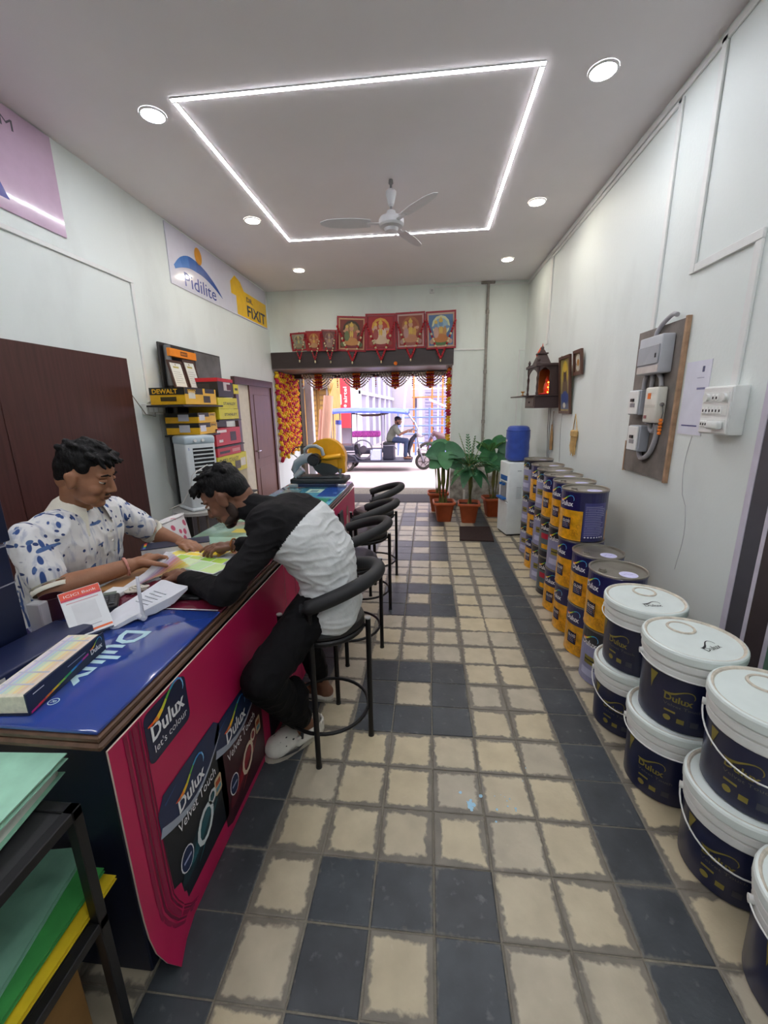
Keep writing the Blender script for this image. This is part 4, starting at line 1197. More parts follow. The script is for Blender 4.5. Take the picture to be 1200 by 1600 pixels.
# ================================================================== water dispenser
WD = thing('water_dispenser', 'white water dispenser standing in the corner beside the plants', 'water dispenser', (1.645, 3.87, 0), R(12))
M_WD = mat('white_dispenser_plastic', '#dfe6e6', .35, var=.03)
M_WDB = mat('blue_dispenser_plastic', '#1f62ad', .35, var=.05)
G().box(-.145, .145, -.15, .15, .02, .905, M_WD, bev=.012, seg=2).build('cabinet', WD, local=True)
G().box(-.135, .135, -.14, .14, .0, .022, M_INK, bev=.004).build('plinth', WD, local=True)
G().box(-.150, -.1455, -.142, .142, .03, .42, M_WD, bev=.002).build('lower_door', WD, local=True)
G().box(-.147, -.1445, -.143, .143, .424, .431, C('#3e4448', .5)).build('door_gap', WD, local=True)
g = G().box(-.1485, -.1452, -.09, .09, .46, .66, C('#7c8388', .4), bev=.002); g.build('tap_recess', WD, local=True)
for y in (-.04, .04):
    tp = G().box(-.185, -.148, y - .014, y + .014, .62, .65, M_WDB if y < 0 else C('#b33', .4) if False else M_WDB, bev=.004).build('tap', WD, local=True)
G().box(-.20, -.1455, -.10, .10, .45, .475, M_WDB, bev=.004).build('drip_tray', WD, local=True)
G().box(-.150, -.1452, -.1, .1, .68, .74, M_WDB, bev=.003).build('blue_panel', WD, local=True)
G().box(.03, .13, -.1545, -.1495, .665, .715, M_WDB, bev=.003).build('side_badge', WD, local=True)
for j in range(9):
    for x0 in (-.045, .055):
        G().box(x0, x0 + .06, -.1525, -.149, .47 + j * .017, .474 + j * .017, C('#8c959a', .5)).build('vent_slot', WD, local=True)
g = G(); put_rect(g, 0, 0, .05, .012, lambda u, v: Vector((-.045 + u, -.1508, .80 + v)), C('#a9b3b8', .5), r=.004); g.build('logo', WD, local=True)
WB = thing('water_bottle', 'blue fabric covered water bottle upside down on the dispenser', 'water bottle', (1.645, 3.87, .905))
M_BCOV = mat('blue_quilted_cover', '#2447a3', .6, var=.14, scale=14, bump=.3, bscale=30, sheen=.3)
g = G(); g.lathe([(.045, 0), (.06, .004), (.125, .02), (.138, .045), (.135, .10), (.139, .16), (.134, .22), (.139, .30), (.136, .36), (.122, .405), (.10, .420), (.05, .424), (0, .424)], M_BCOV, n=28); g.build('cover', WB, local=True)
g = G(); g.tube([(.137 * math.cos(R(a)), .137 * math.sin(R(a)), .398 - .03) for a in range(0, 360, 12)], .004, C('#1b3a8c', .6), n=6, closed=True); g.build('piping', WB, local=True)
g = G(); fw = lambda u, v: Vector((.141 * math.cos(u / .141 + R(190)), .141 * math.sin(u / .141 + R(190)), v)); put_rect(g, -.02, .24, .03, .265, fw, C('#c9cdd8', .6), n=3); g.build('white_label', WB, local=True)

# doormat
tag(G().add([(.956, 3.484, .001), (1.357, 3.456, .001), (1.393, 4.082, .001), (.997, 4.064, .001), (.956, 3.484, .014), (1.357, 3.456, .014), (1.393, 4.082, .014), (.997, 4.064, .014)],
            [(3, 2, 1, 0), (4, 5, 6, 7), (0, 1, 5, 4), (1, 2, 6, 5), (2, 3, 7, 6), (3, 0, 4, 7)], mat('dark_brown_coir', '#2b1815', .95, var=.5, scale=60, bump=.8, bscale=300)).build('doormat'), 'dark brown doormat on the tiles before the potted plants', 'doormat')

# ================================================================== potted plants
M_POT = mat('terracotta_plastic', '#b5562f', .5, var=.08)
M_SOIL = mat('dark_soil', '#3a2d24', .95, var=.4, scale=60, bump=.6)
M_LEAF1 = mat('dark_green_leaf', '#2f6a43', .4, var=.2, scale=9)
M_LEAF2 = mat('mid_green_leaf', '#3f7f4c', .45, var=.25, scale=9)
M_LEAF3 = mat('light_green_leaf', '#6ba45e', .5, var=.2, scale=9)
M_STEM = mat('green_brown_stem', '#6c6f35', .6, var=.4, scale=18, stretch=(1, 1, .4))
def rounded_sq(r, c, z, n=6):
    P = []
    for qx, qy, a in ((1, -1, -90), (1, 1, 0), (-1, 1, 90), (-1, -1, 180)):
        for k in range(n):
            t = R(a + 90 * k / (n - 1))
            P.append(Vector((qx * (r - c) + c * math.cos(t), qy * (r - c) + c * math.sin(t), z)))
    return P
def pot(t, s=1.0):
    g = G()
    rings = [(.088, .03, 0), (.092, .035, .004), (.128, .045, .235), (.146, .05, .238), (.149, .05, .25), (.149, .05, .272), (.143, .05, .278), (.134, .045, .274), (.126, .045, .235)]
    R_ = [rounded_sq(a * s, b * s, z * s) for a, b, z in rings]
    n = len(R_[0]); vs = [p for q in R_ for p in q]
    fs = [(k * n + i, k * n + (i + 1) % n, (k + 1) * n + (i + 1) % n, (k + 1) * n + i) for k in range(len(R_) - 1) for i in range(n)]
    g.add(vs, fs, M_POT, True); g.add(R_[0], [tuple(range(n - 1, -1, -1))], M_POT)
    g.build('pot', t, local=True)
    g = G(); q = rounded_sq(.126 * s, .045 * s, .238 * s); g.add(q, [tuple(range(len(q)))], M_SOIL); g.build('soil', t, local=True)
def leaf(t, base, d, up, L, W, m, droop=.35, nm='leaf', heart=False, fold=.15):
    """one leaf blade with a midrib, bending down toward its tip"""
    d = Vector(d).normalized(); side = d.cross(Vector(up)).normalized(); n = side.cross(d).normalized()
    g = G(); N = 8; rows = []
    for i in range(N + 1):
        s = i / N
        if heart: w = W * (math.sin(math.pi * min(1, (s * .86 + .14))) ** .6) * (1.08 - .45 * s)
        else: w = W * math.sin(math.pi * (s * .96 + .02)) ** .8 * (1.1 - .3 * s)
        p = Vector(base) + d * L * s * (1 - .25 * droop * s) - Vector((0, 0, 1)) * L * droop * s * s
        rows.append((p - side * w + n * w * fold, p - n * .004, p + side * w + n * w * fold))
    vs = [q for r_ in rows for q in r_]
    fs = []
    for i in range(N):
        fs += [(3 * i, 3 * i + 1, 3 * i + 4, 3 * i + 3), (3 * i + 1, 3 * i + 2, 3 * i + 5, 3 * i + 4)]
    vb = [v - n * .0015 for v in vs]
    g.add(vs, fs, m, True); g.add(vb, [tuple(reversed(f)) for f in fs], m, True)
    return g.build(nm, t, local=True)
def frond(t, base, d, L, m, n=11, droop=.5, nm='frond', ll=.11):
    d = Vector(d).normalized(); side = d.cross(Vector((0, 0, 1)))
    if side.length < .05: side = Vector((1, 0, 0))
    side.normalize()
    g = G(); P = []
    for i in range(n + 1):
        s = i / n
        P.append(Vector(base) + d * L * s - Vector((0, 0, 1)) * L * droop * s * s * .6)
    g.tube(P, [.004 * (1 - .7 * i / n) + .001 for i in range(n + 1)], M_STEM, n=5)
    for i in range(2, n + 1):
        tdir = (P[i] - P[i - 1]).normalized(); s = i / n
        for sg in (-1, 1):
            dd = (tdir * .75 + side * sg * .75 + Vector((0, 0, .12))).normalized(); l = ll * (.55 + .6 * math.sin(math.pi * s ** .8))
            w = tdir.cross(dd).cross(dd).normalized() * .012
            a = P[i]; mid = a + dd * l * .5 + Vector((0, 0, .004)); tip = a + dd * l - Vector((0, 0, l * .18))
            g.add([a, mid + w, tip, mid - w], [(0, 1, 2, 3), (3, 2, 1, 0)], m)
    return g.build(nm, t, local=True)
def stem(t, pts, r, nm='stem', m=None):
    g = G(); g.tube(pts, r, m or M_STEM, n=9); return g.build(nm, t, local=True)
def plant(label, x, y, s=1.0, rz=0): 
    t = thing('potted_plant', label, 'plant', (x, y, 0), rz, 'potted plants beside the street opening'); pot(t, s); return t
pr = random.Random(3)
t = plant('potted plant with two large heart-shaped leaves, in front beside the opening', .80, 4.42, 1.03, R(4))
for dx, dy, h, r in ((-.01, 0, .78, .032), (-.045, .03, .66, .024), (.03, .02, .60, .02)):
    stem(t, [(dx, dy, .24), (dx * 1.4, dy, .24 + h * .4), (dx * 2.2 - .0, dy * 1.3, .24 + h)], [r * 1.2, r, r * .6])
FC = (0, -1, .35)        # blades turned toward the room
for (b_, d_, u_, L_, W_, m_, dr_) in (((0, -.03, .98), (-1, -.15, .10), FC, .30, .14, M_LEAF1, .25), ((0, -.03, .92), (-.9, -.3, -.45), FC, .27, .13, M_LEAF2, .2), ((.01, -.03, .99), (.85, -.2, .12), FC, .30, .13, M_LEAF1, .35),
        ((.02, -.03, .93), (.7, -.3, -.5), FC, .28, .13, M_LEAF1, .2), ((0, -.05, .97), (.05, -.4, -.9), FC, .26, .12, M_LEAF2, .0), ((-.02, 0, 1.0), (-.5, .3, .75), FC, .26, .12, M_LEAF2, .3),
        ((.02, .02, .98), (.45, .3, .8), FC, .26, .11, M_LEAF2, .35), ((.03, .03, .86), (.9, .2, -.1), (0, 0, 1), .30, .11, M_LEAF2, .4), ((-.04, .02, .84), (-.8, .2, .0), (0, 0, 1), .28, .11, M_LEAF1, .4)):
    leaf(t, b_, d_, u_, L_, W_, m_, dr_, heart=True)
t = plant('potted palm with upright fronds, in the middle of the pots', 1.14, 4.37, 1.02, R(-3))
stem(t, [(0, 0, .24), (.012, 0, .45), (-.004, 0, .72), (.0, 0, .80)], [.03, .026, .022, .016]); stem(t, [(.02, .02, .24), (.03, .02, .5), (.02, .0, .74)], [.02, .018, .012])
for k in range(20):
    a = R(k * 137.5); el = .35 + 1.1 * pr.random()
    frond(t, (0, 0, .70 + .05 * pr.random()), (math.cos(a), math.sin(a), el), .34 + .14 * pr.random(), (M_LEAF1, M_LEAF2, M_LEAF1)[k % 3], droop=.7)
for k, (dx, dy, L) in enumerate(((-.28, -.05, .56), (.10, -.05, .50), (.35, .0, .5), (-.08, .1, .52))):
    frond(t, (0, 0, .72), (dx, dy, 1.0), L, M_LEAF3 if k % 2 == 0 else M_LEAF2, droop=.2, ll=.08)
for a in (20, 100, 170, 205, 250, 300, 340):
    leaf(t, (0, 0, .72), (math.cos(R(a)), math.sin(R(a)), .15), (0, 0, 1), .34, .085, M_LEAF1, .7)
t = plant('potted plant with broad leaves against the wall, next to the water dispenser', 1.52, 4.72, 1.02, R(6))
stem(t, [(0, 0, .24), (-.01, 0, .5), (.01, 0, .86)], [.034, .03, .02]); stem(t, [(.03, .02, .24), (.05, .03, .5), (.06, .02, .95)], [.016, .014, .009]); stem(t, [(-.03, .02, .24), (-.10, .02, .62), (-.16, 0, .9)], [.012, .01, .006])
for (b_, d_, u_, L_, W_, m_, dr_) in (((.03, -.02, 1.0), (.95, -.2, .30), FC, .30, .13, M_LEAF1, .2), ((.02, -.02, .92), (.9, -.25, -.25), FC, .30, .14, M_LEAF1, .2), ((0, -.03, .93), (-.85, -.2, -.15), FC, .30, .13, M_LEAF2, .25),
        ((0, -.04, .92), (.1, -.4, -.9), FC, .27, .13, M_LEAF1, .0), ((-.05, 0, .98), (-.8, -.1, .4), FC, .28, .12, M_LEAF1, .3), ((0, 0, .86), (-.55, -.4, -.75), FC, .27, .12, M_LEAF2, .1), ((.02, .02, .98), (.3, .2, .9), FC, .27, .11, M_LEAF2, .2)):
    leaf(t, b_, d_, u_, L_, W_, m_, dr_, heart=True)
for k in range(6):
    a = R(150 + k * 40); frond(t, (-.08, 0, .9), (math.cos(a), math.sin(a), 1.3), .3, M_LEAF3, droop=.4, ll=.07)
t = plant('potted plant partly hidden at the edge of the street opening', .73, 5.02, 1.08, R(2))
for dx, h in ((-.02, .75), (.03, .62), (.0, .9)):
    stem(t, [(dx, 0, .25), (dx * 2, 0, .25 + h * .5), (dx * 3 - .03, 0, .25 + h)], [.014, .012, .006])
for k, (a, z) in enumerate(((180, .9), (215, 1.05), (150, .75), (30, .85), (300, .7), (250, .95), (90, 1.0))):
    leaf(t, (-.02, 0, z), (math.cos(R(a)), math.sin(R(a)), .3), (0, 0, 1), .26, .035, M_LEAF2 if k % 2 else M_LEAF1, .5)
# rubble and a white stub at the foot of the crumbling wall
M_RUB = mat('plaster_rubble', '#8b8780', .9, var=.3, scale=30, bump=.5)
for k, (x, y, s) in enumerate(((.98, 5.32, .10), (1.12, 5.38, .07), (1.28, 5.36, .09), (1.36, 5.2, .06), (1.72, 5.3, .11), (.95, 5.1, .07), (1.85, 5.1, .1))):
    bm = bmesh.new(); bmesh.ops.create_icosphere(bm, subdivisions=1, radius=1)
    q = random.Random(k); 
    vs = [(x + v.co.x * s * q.uniform(.8, 1.3), y + v.co.y * s * q.uniform(.7, 1.1), max(0, .45 * s + v.co.z * s * q.uniform(.5, .9))) for v in bm.verts]
    bm.verts.index_update(); fs = [[v.index for v in f.verts] for f in bm.faces]; bm.free()
    G().add(vs, fs, M_RUB).build('rubble_lump', label='grey lump of fallen plaster ' + ('at the corner of the street opening', 'right of the pipe stub', 'behind the palm pot', 'between palm pot and broad-leaved plant', 'behind the broad-leaved plant', 'near the half hidden pot', 'in the corner behind the dispenser')[k], cat='rubble', group='plaster lumps behind the pots')
tag(G().cyl((1.165, 5.44, 0), (1.165, 5.44, .24), .018, M_WHITEBOX, n=12).build('pipe_stub'), 'short white pipe stub behind the middle flower pot', 'pipe')

# ================================================================== pictures over the opening, garlands
M_RED = mat('crimson_print', '#a3202c', .45, var=.1, scale=12)
M_FR = mat('red_gilt_frame', '#9c2430', .4, var=.15)
M_GOLDF = mat('gilt_edge', '#c2a06a', .4, var=.15)
def deity(name, label, x0, x1, z0, z1, tilt, pal, inner, dy=0.0):
    t = thing('deity_picture', label, 'picture', ((x0 + x1) / 2, YB - .03, z0), group='framed prints over the opening')
    W, H = x1 - x0, z1 - z0
    ca, sa = math.cos(R(tilt)), math.sin(R(tilt))
    cx, cz = (x0 + x1) / 2, (z0 + z1) / 2
    def f(u, v, o=0.0):
        a, b = (u - .5) * W, (v - .5) * H
        lean = -.05 * v
        return Vector((cx + a * ca - b * sa, YB - .024 - dy - o + lean, cz + a * sa + b * ca))
    def bar(a0, b0, a1, b1, m, nm, th=.018):
        g = G(); g.prism([f(a0, b0), f(a1, b0), f(a1, b1), f(a0, b1)], (0, -th, 0), m); return g.build(nm, t)
    w = .055 if W > .3 else .05
    bar(0, 0, 1, w * W / H, M_FR, 'frame_bar'); bar(0, 1 - w * W / H, 1, 1, M_FR, 'frame_bar'); bar(0, w, w, 1 - w, M_FR, 'frame_bar'); bar(1 - w, w, 1, 1 - w, M_FR, 'frame_bar')
    g = G(); g.prism([f(w, w), f(1 - w, w), f(1 - w, 1 - w), f(w, 1 - w)], (0, -.008, 0), pal[0])
    put_rect(g, w, w, 1 - w, 1 - w, lambda u, v: f(u, v, .0085), inner)
    put_rect(g, w + .045, w + .04, 1 - w - .045, 1 - w - .04, lambda u, v: f(u, v, .009), pal[0])
    S_ = [
        ('e', .5, .62, .30, .27, pal[1]), ('e', .5, .60, .24, .22, pal[2]), ('e', .5, .20, .33, .11, pal[3]), ('e', .5, .26, .27, .09, pal[4]),
        ('e', .5, .43, .14, .17, pal[5]), ('e', .36, .46, .05, .15, pal[5]), ('e', .64, .46, .05, .15, pal[5]), ('e', .28, .58, .07, .04, pal[6]), ('e', .72, .58, .07, .04, pal[6]),
        ('e', .5, .33, .20, .07, pal[4]), ('e', .5, .66, .075, .075, pal[6]), ('e', .5, .75, .07, .055, pal[7]), ('e', .5, .80, .03, .04, pal[7]), ('e', .47, .50, .03, .10, pal[7]), ('e', .53, .50, .03, .10, pal[7])]
    if len(pal) > 8:
        S_ += [('e', .33, .62, .06, .07, pal[6]), ('e', .34, .44, .09, .15, pal[8]), ('e', .34, .71, .05, .05, pal[7]), ('e', .2, .2, .08, .07, pal[8]), ('e', .8, .2, .08, .07, pal[8])]
    for k, (_, u, v, a, b, m) in enumerate(S_):
        put_poly(g, [(u + a * math.cos(q * .5236), v + b * math.sin(q * .5236)) for q in range(12)], lambda p, q_, k=k: f(p, q_, .0095 + .0003 * k), m)
    g.build('print', t)
    g = G(); q = f(.5, 1.0); g.cyl((q.x, YB - .04, q.z), (q.x, YB, q.z + .02), .005, M_INK, n=6); g.build('nail', t)
    return f
K = lambda h: C(h, .45)
pics = [
    ('wide framed print of a seated deity in a dark oval, tilted', -.848, -.395, 2.43, 2.93, -3.5, [K('#7a3127'), K('#3e3224'), K('#93794a'), K('#7a2a2e'), K('#c08a52'), K('#a85a4c'), K('#c99474'), K('#d3b35a'), K('#6d7a54')], K('#c29a72')),
    ('red framed print of a many-armed deity with golden halo', -.395, .065, 2.43, 2.945, -1, [K('#a3262b'), K('#d39a3c'), K('#b9462f'), K('#8e2f35'), K('#cdb497'), K('#d6c3b0'), K('#c9a189'), K('#d8b24c'), K('#9c4a44')], K('#8e1f2b')),
    ('pink bordered print of a standing golden goddess with attendants', .072, .515, 2.445, 2.955, 1, [K('#8d4334'), K('#a5633e'), K('#9a4e36'), K('#9c5a4c'), K('#b98160'), K('#c79a4e'), K('#c99b7d'), K('#d4b14f'), K('#b58c86')], K('#c9a9a4')),
    ('blue skied print of a deity couple, last in the row', .525, .975, 2.425, 2.95, 1.5, [K('#54739c'), K('#cfd2a6'), K('#8fb0c4'), K('#557a4c'), K('#b7743e'), K('#b98a52'), K('#6f8fb4'), K('#cfae55'), K('#c09a8a')], K('#c6a78c')),
    ('smallest red framed print, first in the row', -1.59, -1.345, 2.465, 2.725, 2, [K('#8b8674'), K('#a59c83'), K('#746b55'), K('#6d6550'), K('#8f8064'), K('#7f8a78'), K('#a58c70'), K('#c1ad6b')], K('#a3202c')),
    ('small red print second in the row', -1.34, -1.09, 2.45, 2.735, -1.5, [K('#9a4132'), K('#b27a45'), K('#9c5a3a'), K('#7f3b33'), K('#b08a62'), K('#b57a52'), K('#bb8e6d'), K('#c9a752')], K('#a3202c')),
    ('small dim print third in the row, next to the wide ones', -1.085, -.845, 2.44, 2.74, -3, [K('#6d4a48'), K('#85625a'), K('#6f5351'), K('#5f4645'), K('#93766c'), K('#9a7a74'), K('#a78c84'), K('#b39a72')], K('#7c3238')),
]
M_PETR = mat('red_petals', '#b0202c', .7, var=.25, scale=80)
M_PETW = mat('cream_petals', '#d9cba0', .7, var=.2, scale=80)
ORD = ('wide oval', 'many-armed deity', 'golden goddess', 'deity couple', 'smallest', 'second small', 'third small dim')
for k, (lab, x0, x1, z0, z1, tl, pal, inner) in enumerate(pics):
    deity('deity_picture', lab, x0, x1, z0, z1, tl, pal, inner, (0, .026, 0, .026, 0, .026, .052)[k])
    W = x1 - x0; big = W > .3
    t = thing('flower_garland', 'red and cream flower garland draped on the %s print' % ORD[k], 'garland', ((x0 + x1) / 2, YB - .10, z0 - .1), group='garlands on the framed prints')
    N = 34 if big else 24; dep = .14 if big else .13
    top_z = z1 - (.14 if big else .04); dyk = (0, .026, 0, .026, 0, .026, .052)[k]
    for i in range(N):
        s = i / (N - 1) * 2 - 1
        x = (x0 + x1) / 2 + s * W * .47 * abs(s) ** .05
        z = (z0 - dep) + (top_z - (z0 - dep)) * abs(s) ** 1.15
        a_ = abs(s); red = not (.38 < a_ < .74 and (i % 3 != 0))
        v_ = max(0, min(1, (z - z0) / (z1 - z0)))
        y = YB - .024 - dyk - .05 * v_ - .036
        g = G(); g.ell((x, y, z), (.017, .015, .019) if big else (.0115, .0115, .0145), M_PETR if red else M_PETW, 8, 5); g.build('blossom', t)
    g = G(); g.ell(((x0 + x1) / 2, YB - .08, z0 - dep - .03), (.012, .012, .022), M_PETW, 8, 5); g.build('tassel', t)

M_MAR1 = mat('marigold_yellow', '#e3b517', .75, var=.25, scale=60, bump=.5, bscale=200)
M_MAR2 = mat('marigold_crimson', '#b3193f', .75, var=.25, scale=60, bump=.5, bscale=200)
M_MAR3 = mat('marigold_orange', '#e5731a', .75, var=.25, scale=60, bump=.5, bscale=200)
def ico(r):
    bm = bmesh.new(); bmesh.ops.create_icosphere(bm, subdivisions=1, radius=r)
    bm.verts.index_update(); vs = [v.co.copy() for v in bm.verts]; fs = [[v.index for v in f.verts] for f in bm.faces]; bm.free()
    return vs, fs
IV, IF = ico(1.0)
def ball(g, c, r, m):
    g.add([Vector(c) + Vector((v.x * r, v.y * r, v.z * r * .8)) for v in IV], IF, m, True)
def marigolds(label, pts, pattern, r, group):
    t = thing('marigold_garland', label, 'garland', pts[-1], group=group)
    for key, mm, nm in (('y', M_MAR1, 'yellow_blossoms'), ('c', M_MAR2, 'crimson_blossoms'), ('o', M_MAR3, 'orange_blossoms')):
        g = G(); n = 0
        for i, p in enumerate(pts):
            if pattern[i % len(pattern)] == key:
                ball(g, p, r * rnd.uniform(.9, 1.1), mm); n += 1
        if n: 
            o = g.build(nm, t); o['kind'] = 'stuff'
    g = G(); g.tube([pts[0], pts[-1]], .002, C('#6d7a3a', .7), n=4); g.build('thread', t)
pats = ['yyyccc', 'ccyyyc', 'oooyyc', 'cccyyy', 'oyoyoy', 'yycccy', 'ooyooc', 'ccycyy', 'yoocco', 'cyyccy', 'oycoyy', 'ccyyoc']
ordn = ('first', 'second', 'third', 'fourth', 'fifth', 'sixth', 'seventh', 'eighth', 'ninth', 'tenth', 'eleventh', 'twelfth')
for k in range(12):
    y = 5.60 + k * .098
    n = 44 - (k % 3) * 3 + (3 if k < 4 else 0)
    zb = .70 + .05 * (k % 3) + .012 * k
    pts = [(XL + .045 + .012 * math.sin(i * 1.7 + k), y + .010 * math.sin(i * 2.3 + k), 2.15 - (2.15 - zb) * i / n) for i in range(n + 1)]
    marigolds('marigold string on the passage wall, %s from the room' % ordn[k], pts, pats[k], .036, 'marigold strings on the passage wall')
for k in range(2):
    y = 5.68 + .5 * k
    pts = [(OX1 - .04 - .006 * math.sin(i * 2.1), y + .01 * math.sin(i * 1.3), 2.14 - (2.14 - .95) * i / 24) for i in range(25)]
    marigolds(('marigold string on the jamb beside the palm, nearer the room', 'marigold string on the jamb beside the palm, nearer the street')[k], pts, ('occyyo', 'yccoyy')[k], .038, 'marigold strings on the palm side jamb')
# bead toran under the lintel
M_BEAD = mat('white_beads', '#e4ded6', .5, var=.1, scale=60)
to = thing('bead_toran', 'white bead toran with red rosettes hanging across the opening', 'toran', (-.4, 6.35, 1.9))
TY = YO - .36; TZ = OZ - .03
G().tube([(OX0 + .35, TY, TZ), (OX1 - .05, TY, TZ)], .012, M_BEAD, n=8).build('top_cord', to)
cen = [-1.36, -.60, .02, .70]
for ci, c in enumerate([-1.42, -.72, -.02, .60]):
    for q in range(5):
        hw = .30 - .045 * q; dp = .25 - .045 * q
        g = G()
        P = [(c - hw + 2 * hw * i / 12, TY + .004 * q, TZ - dp * (1 - ((i / 6 - 1) ** 2))) for i in range(13)]
        for i in range(12): 
            for w in (0, .5):
                a = Vector(P[i]) * (1 - w) + Vector(P[i + 1]) * w
                ball(g, a, .021, M_BEAD)
        o = g.build('bead_swag', to); o['kind'] = 'stuff'
    for j in range(7):
        g = G(); mm = M_MAR3 if j % 2 == 0 else M_PETR
        for a in range(3 if j < 6 else 1): ball(g, (c + (a - 1) * .045 * (1 if j < 6 else 0), TY - .03, TZ - .01 - j * .042), .030, mm)
        g.build('rosette', to)
for c in (-1.72, -1.07, -.37, .29, .85):
    g = G()
    for j in range(7): ball(g, (c, TY - .02, TZ - .02 - j * .034), .016, (M_BEAD, M_PETR, M_BEAD, M_MAR1)[j % 4])
    o = g.build('drop_tassel', to); o['kind'] = 'stuff'
tag(G().ell((.055, YB - .03, 2.235), .03, M_MAR3, 10, 7).build('marigold_blossom'), 'single orange marigold pinned in the middle of the lintel', 'flower')

# ================================================================== left wall: signboards
lw = lambda o: plane((XL + o, 0, 0), (0, 1, 0), (0, 0, 1))
M_SIGNW = mat('glossy_white_board', '#dcdcea', .12, var=.02, coat=.5)
s = thing('white_signboard', 'white signboard with blue arc, orange sun and yellow block', 'signboard', (XL, 4.15, 2.79))
G().box(XL + .001, XL + .012, 2.934, 5.45, 2.785, 3.325, M_SIGNW, bev=.002).build('board', s)
o1, o2, o3 = lw(.0128), lw(.0134), lw(.014)
g = G(); put_disc(g, 3.51, 3.195, .075, o1, C('#e8a02c', .25), n=28, rv=.085); g.build('orange_sun', s)
g = G()
P0 = [(3.02, 2.955, .018), (3.15, 3.03, .045), (3.3, 3.075, .058), (3.45, 3.075, .055), (3.6, 3.055, .045), (3.75, 3.01, .034), (3.88, 2.955, .022), (4.0, 2.89, .003)]
P = []
for i in range(7):
    a_, b_, c_, d_ = (Vector(P0[max(0, i - 1)]), Vector(P0[i]), Vector(P0[i + 1]), Vector(P0[min(7, i + 2)]))
    for k in range(4):
        t = k / 4; P.append(.5 * ((2 * b_) + (c_ - a_) * t + (2 * a_ - 5 * b_ + 4 * c_ - d_) * t * t + (3 * b_ - a_ - 3 * c_ + d_) * t ** 3))
P.append(Vector(P0[-1]))
put_strip(g, [(q.x, q.y) for q in P], [abs(q.z) for q in P], o1, [m_ for m_ in [C('#4f86cf', .25), C('#3f78c4', .25), C('#2f66b5', .25), C('#2757a6', .25), C('#2450a0', .25), C('#234b98', .25), C('#234b98', .25)] for _ in range(4)])
g.build('blue_arc', s)
g = G(); put_text(g, 'Pidilite', o1, 3.18, 2.825, .19, C('#3d4b93', .25), bold=.005, width=.66); g.build('blue_lettering', s)
g = G(); put_rect(g, 4.40, 2.80, 5.44, 3.13, o1, C('#f2c21c', .25)); put_poly(g, [(4.26, 3.02), (4.26, 3.16), (4.40, 3.26), (4.56, 3.22), (4.66, 3.13), (4.40, 3.13), (4.40, 3.02)], o1, C('#f2c21c', .25)); g.build('yellow_block', s)
g = G(); put_text(g, 'DR.', o2, 4.72, 3.02, .085, M_INK, bold=.02, width=.22); put_text(g, 'FIXIT', o2, 4.72, 2.835, .20, M_INK, bold=.022, width=.66); g.build('black_lettering', s)
s = thing('pink_signboard', 'glossy pink signboard high over the laminate partition', 'signboard', (XL, .7, 2.74))
G().box(XL + .001, XL + .012, -.75, 1.705, 2.742, 3.335, mat('glossy_pink_board', '#cfb3cb', .12, var=.03, coat=.6), bev=.002).build('board', s)
g = G(); put_text(g, 'TM', o1, 1.26, 3.215, .085, C('#55505c', .3), width=.17); g.build('grey_lettering', s)
g = G(); put_text(g, 'A', o1, 1.00, 2.815, .36, C('#4d4f9e', .3), bold=.02, width=.31); g.build('blue_letter', s)
# socket with plug lead
t = thing('wall_socket', 'white wall socket above the seller with a plugged lead', 'socket', (XL, 2.33, 1.54))
G().box(XL + .0005, XL + .055, 2.215, 2.46, 1.535, 1.635, mat('ivory_socket', '#d6d6cf', .4), bev=.006).build('box', t)
for k in range(3): G().box(XL + .055, XL + .061, 2.24 + k * .07, 2.295 + k * .07, 1.56, 1.61, mat('switch_white', '#f2f3f1', .3), bev=.003).build('switch', t)
g = G(); g.tube([(XL + .05, 2.33, 1.56), (XL + .07, 2.30, 1.52), (XL + .05, 2.2, 1.54), (XL + .02, 2.10, 1.70), (XL + .012, 2.06, 1.78)], .004, C('#8d867a', .5), n=6); g.build('lead', t)
g = G(); g.tube([(XL + .012, 2.44, 1.54), (XL + .012, 2.45, 1.2), (XL + .014, 2.43, .9), (XL + .014, 2.50, .78), (XL + .014, 2.56, .74)], .003, C('#cfcfcc', .5), n=6)
g.build('white_lead', label='thin white lead hanging from the socket to the display stand', cat='cable')

# ================================================================== display stand with boxed tools
DY = mat('tool_box_yellow', '#e9b321', .4, var=.06)
DK = mat('tool_box_black', '#23221f', .4, var=.1)
YB2 = mat('bright_yellow_carton', '#d9cc2c', .45, var=.06)
RC = mat('red_carton', '#c4242f', .4, var=.06)
rk = thing('display_stand', 'black display stand against the wall holding boxed power tools', 'display stand', (XL + .2, 3.0, 0))
G().box(XL + .042, XL + .062, 2.50, 3.66, .02, 2.185, mat('worn_black_board', '#2c2b2b', .5, var=.25, scale=5), bev=.003).build('back_board', rk)
G().box(XL + .062, XL + .066, 3.10, 3.64, 1.70, 2.17, mat('grey_smudged_board', '#5f5e5c', .45, var=.3, scale=7)).build('grey_insert', rk)
G().cyl((XL + .10, 2.56, .0), (XL + .10, 2.56, 2.165), .028, C('#3a3a3b', .35, metal=.5), n=12).build('post', rk)
G().cyl((XL + .10, 2.56, 1.80), (XL + .10, 2.56, 2.16), .034, C('#77787a', .35, metal=.6), n=12).build('post_sleeve', rk)
hd = G().box(XL + .10, XL + .145, 2.53, 2.985, 2.062, 2.135, C('#ef8d22', .4), bev=.003).build('header_plate', rk)
g = G(); put_rect(g, 2.70, 2.08, 2.82, 2.12, lw(.1455), C('#6d3a14', .4)); put_text(g, 'DEWALT', lw(.146), 2.71, 2.092, .022, C('#ef8d22', .4), bold=.03, width=.10); g.build('header_print', rk)
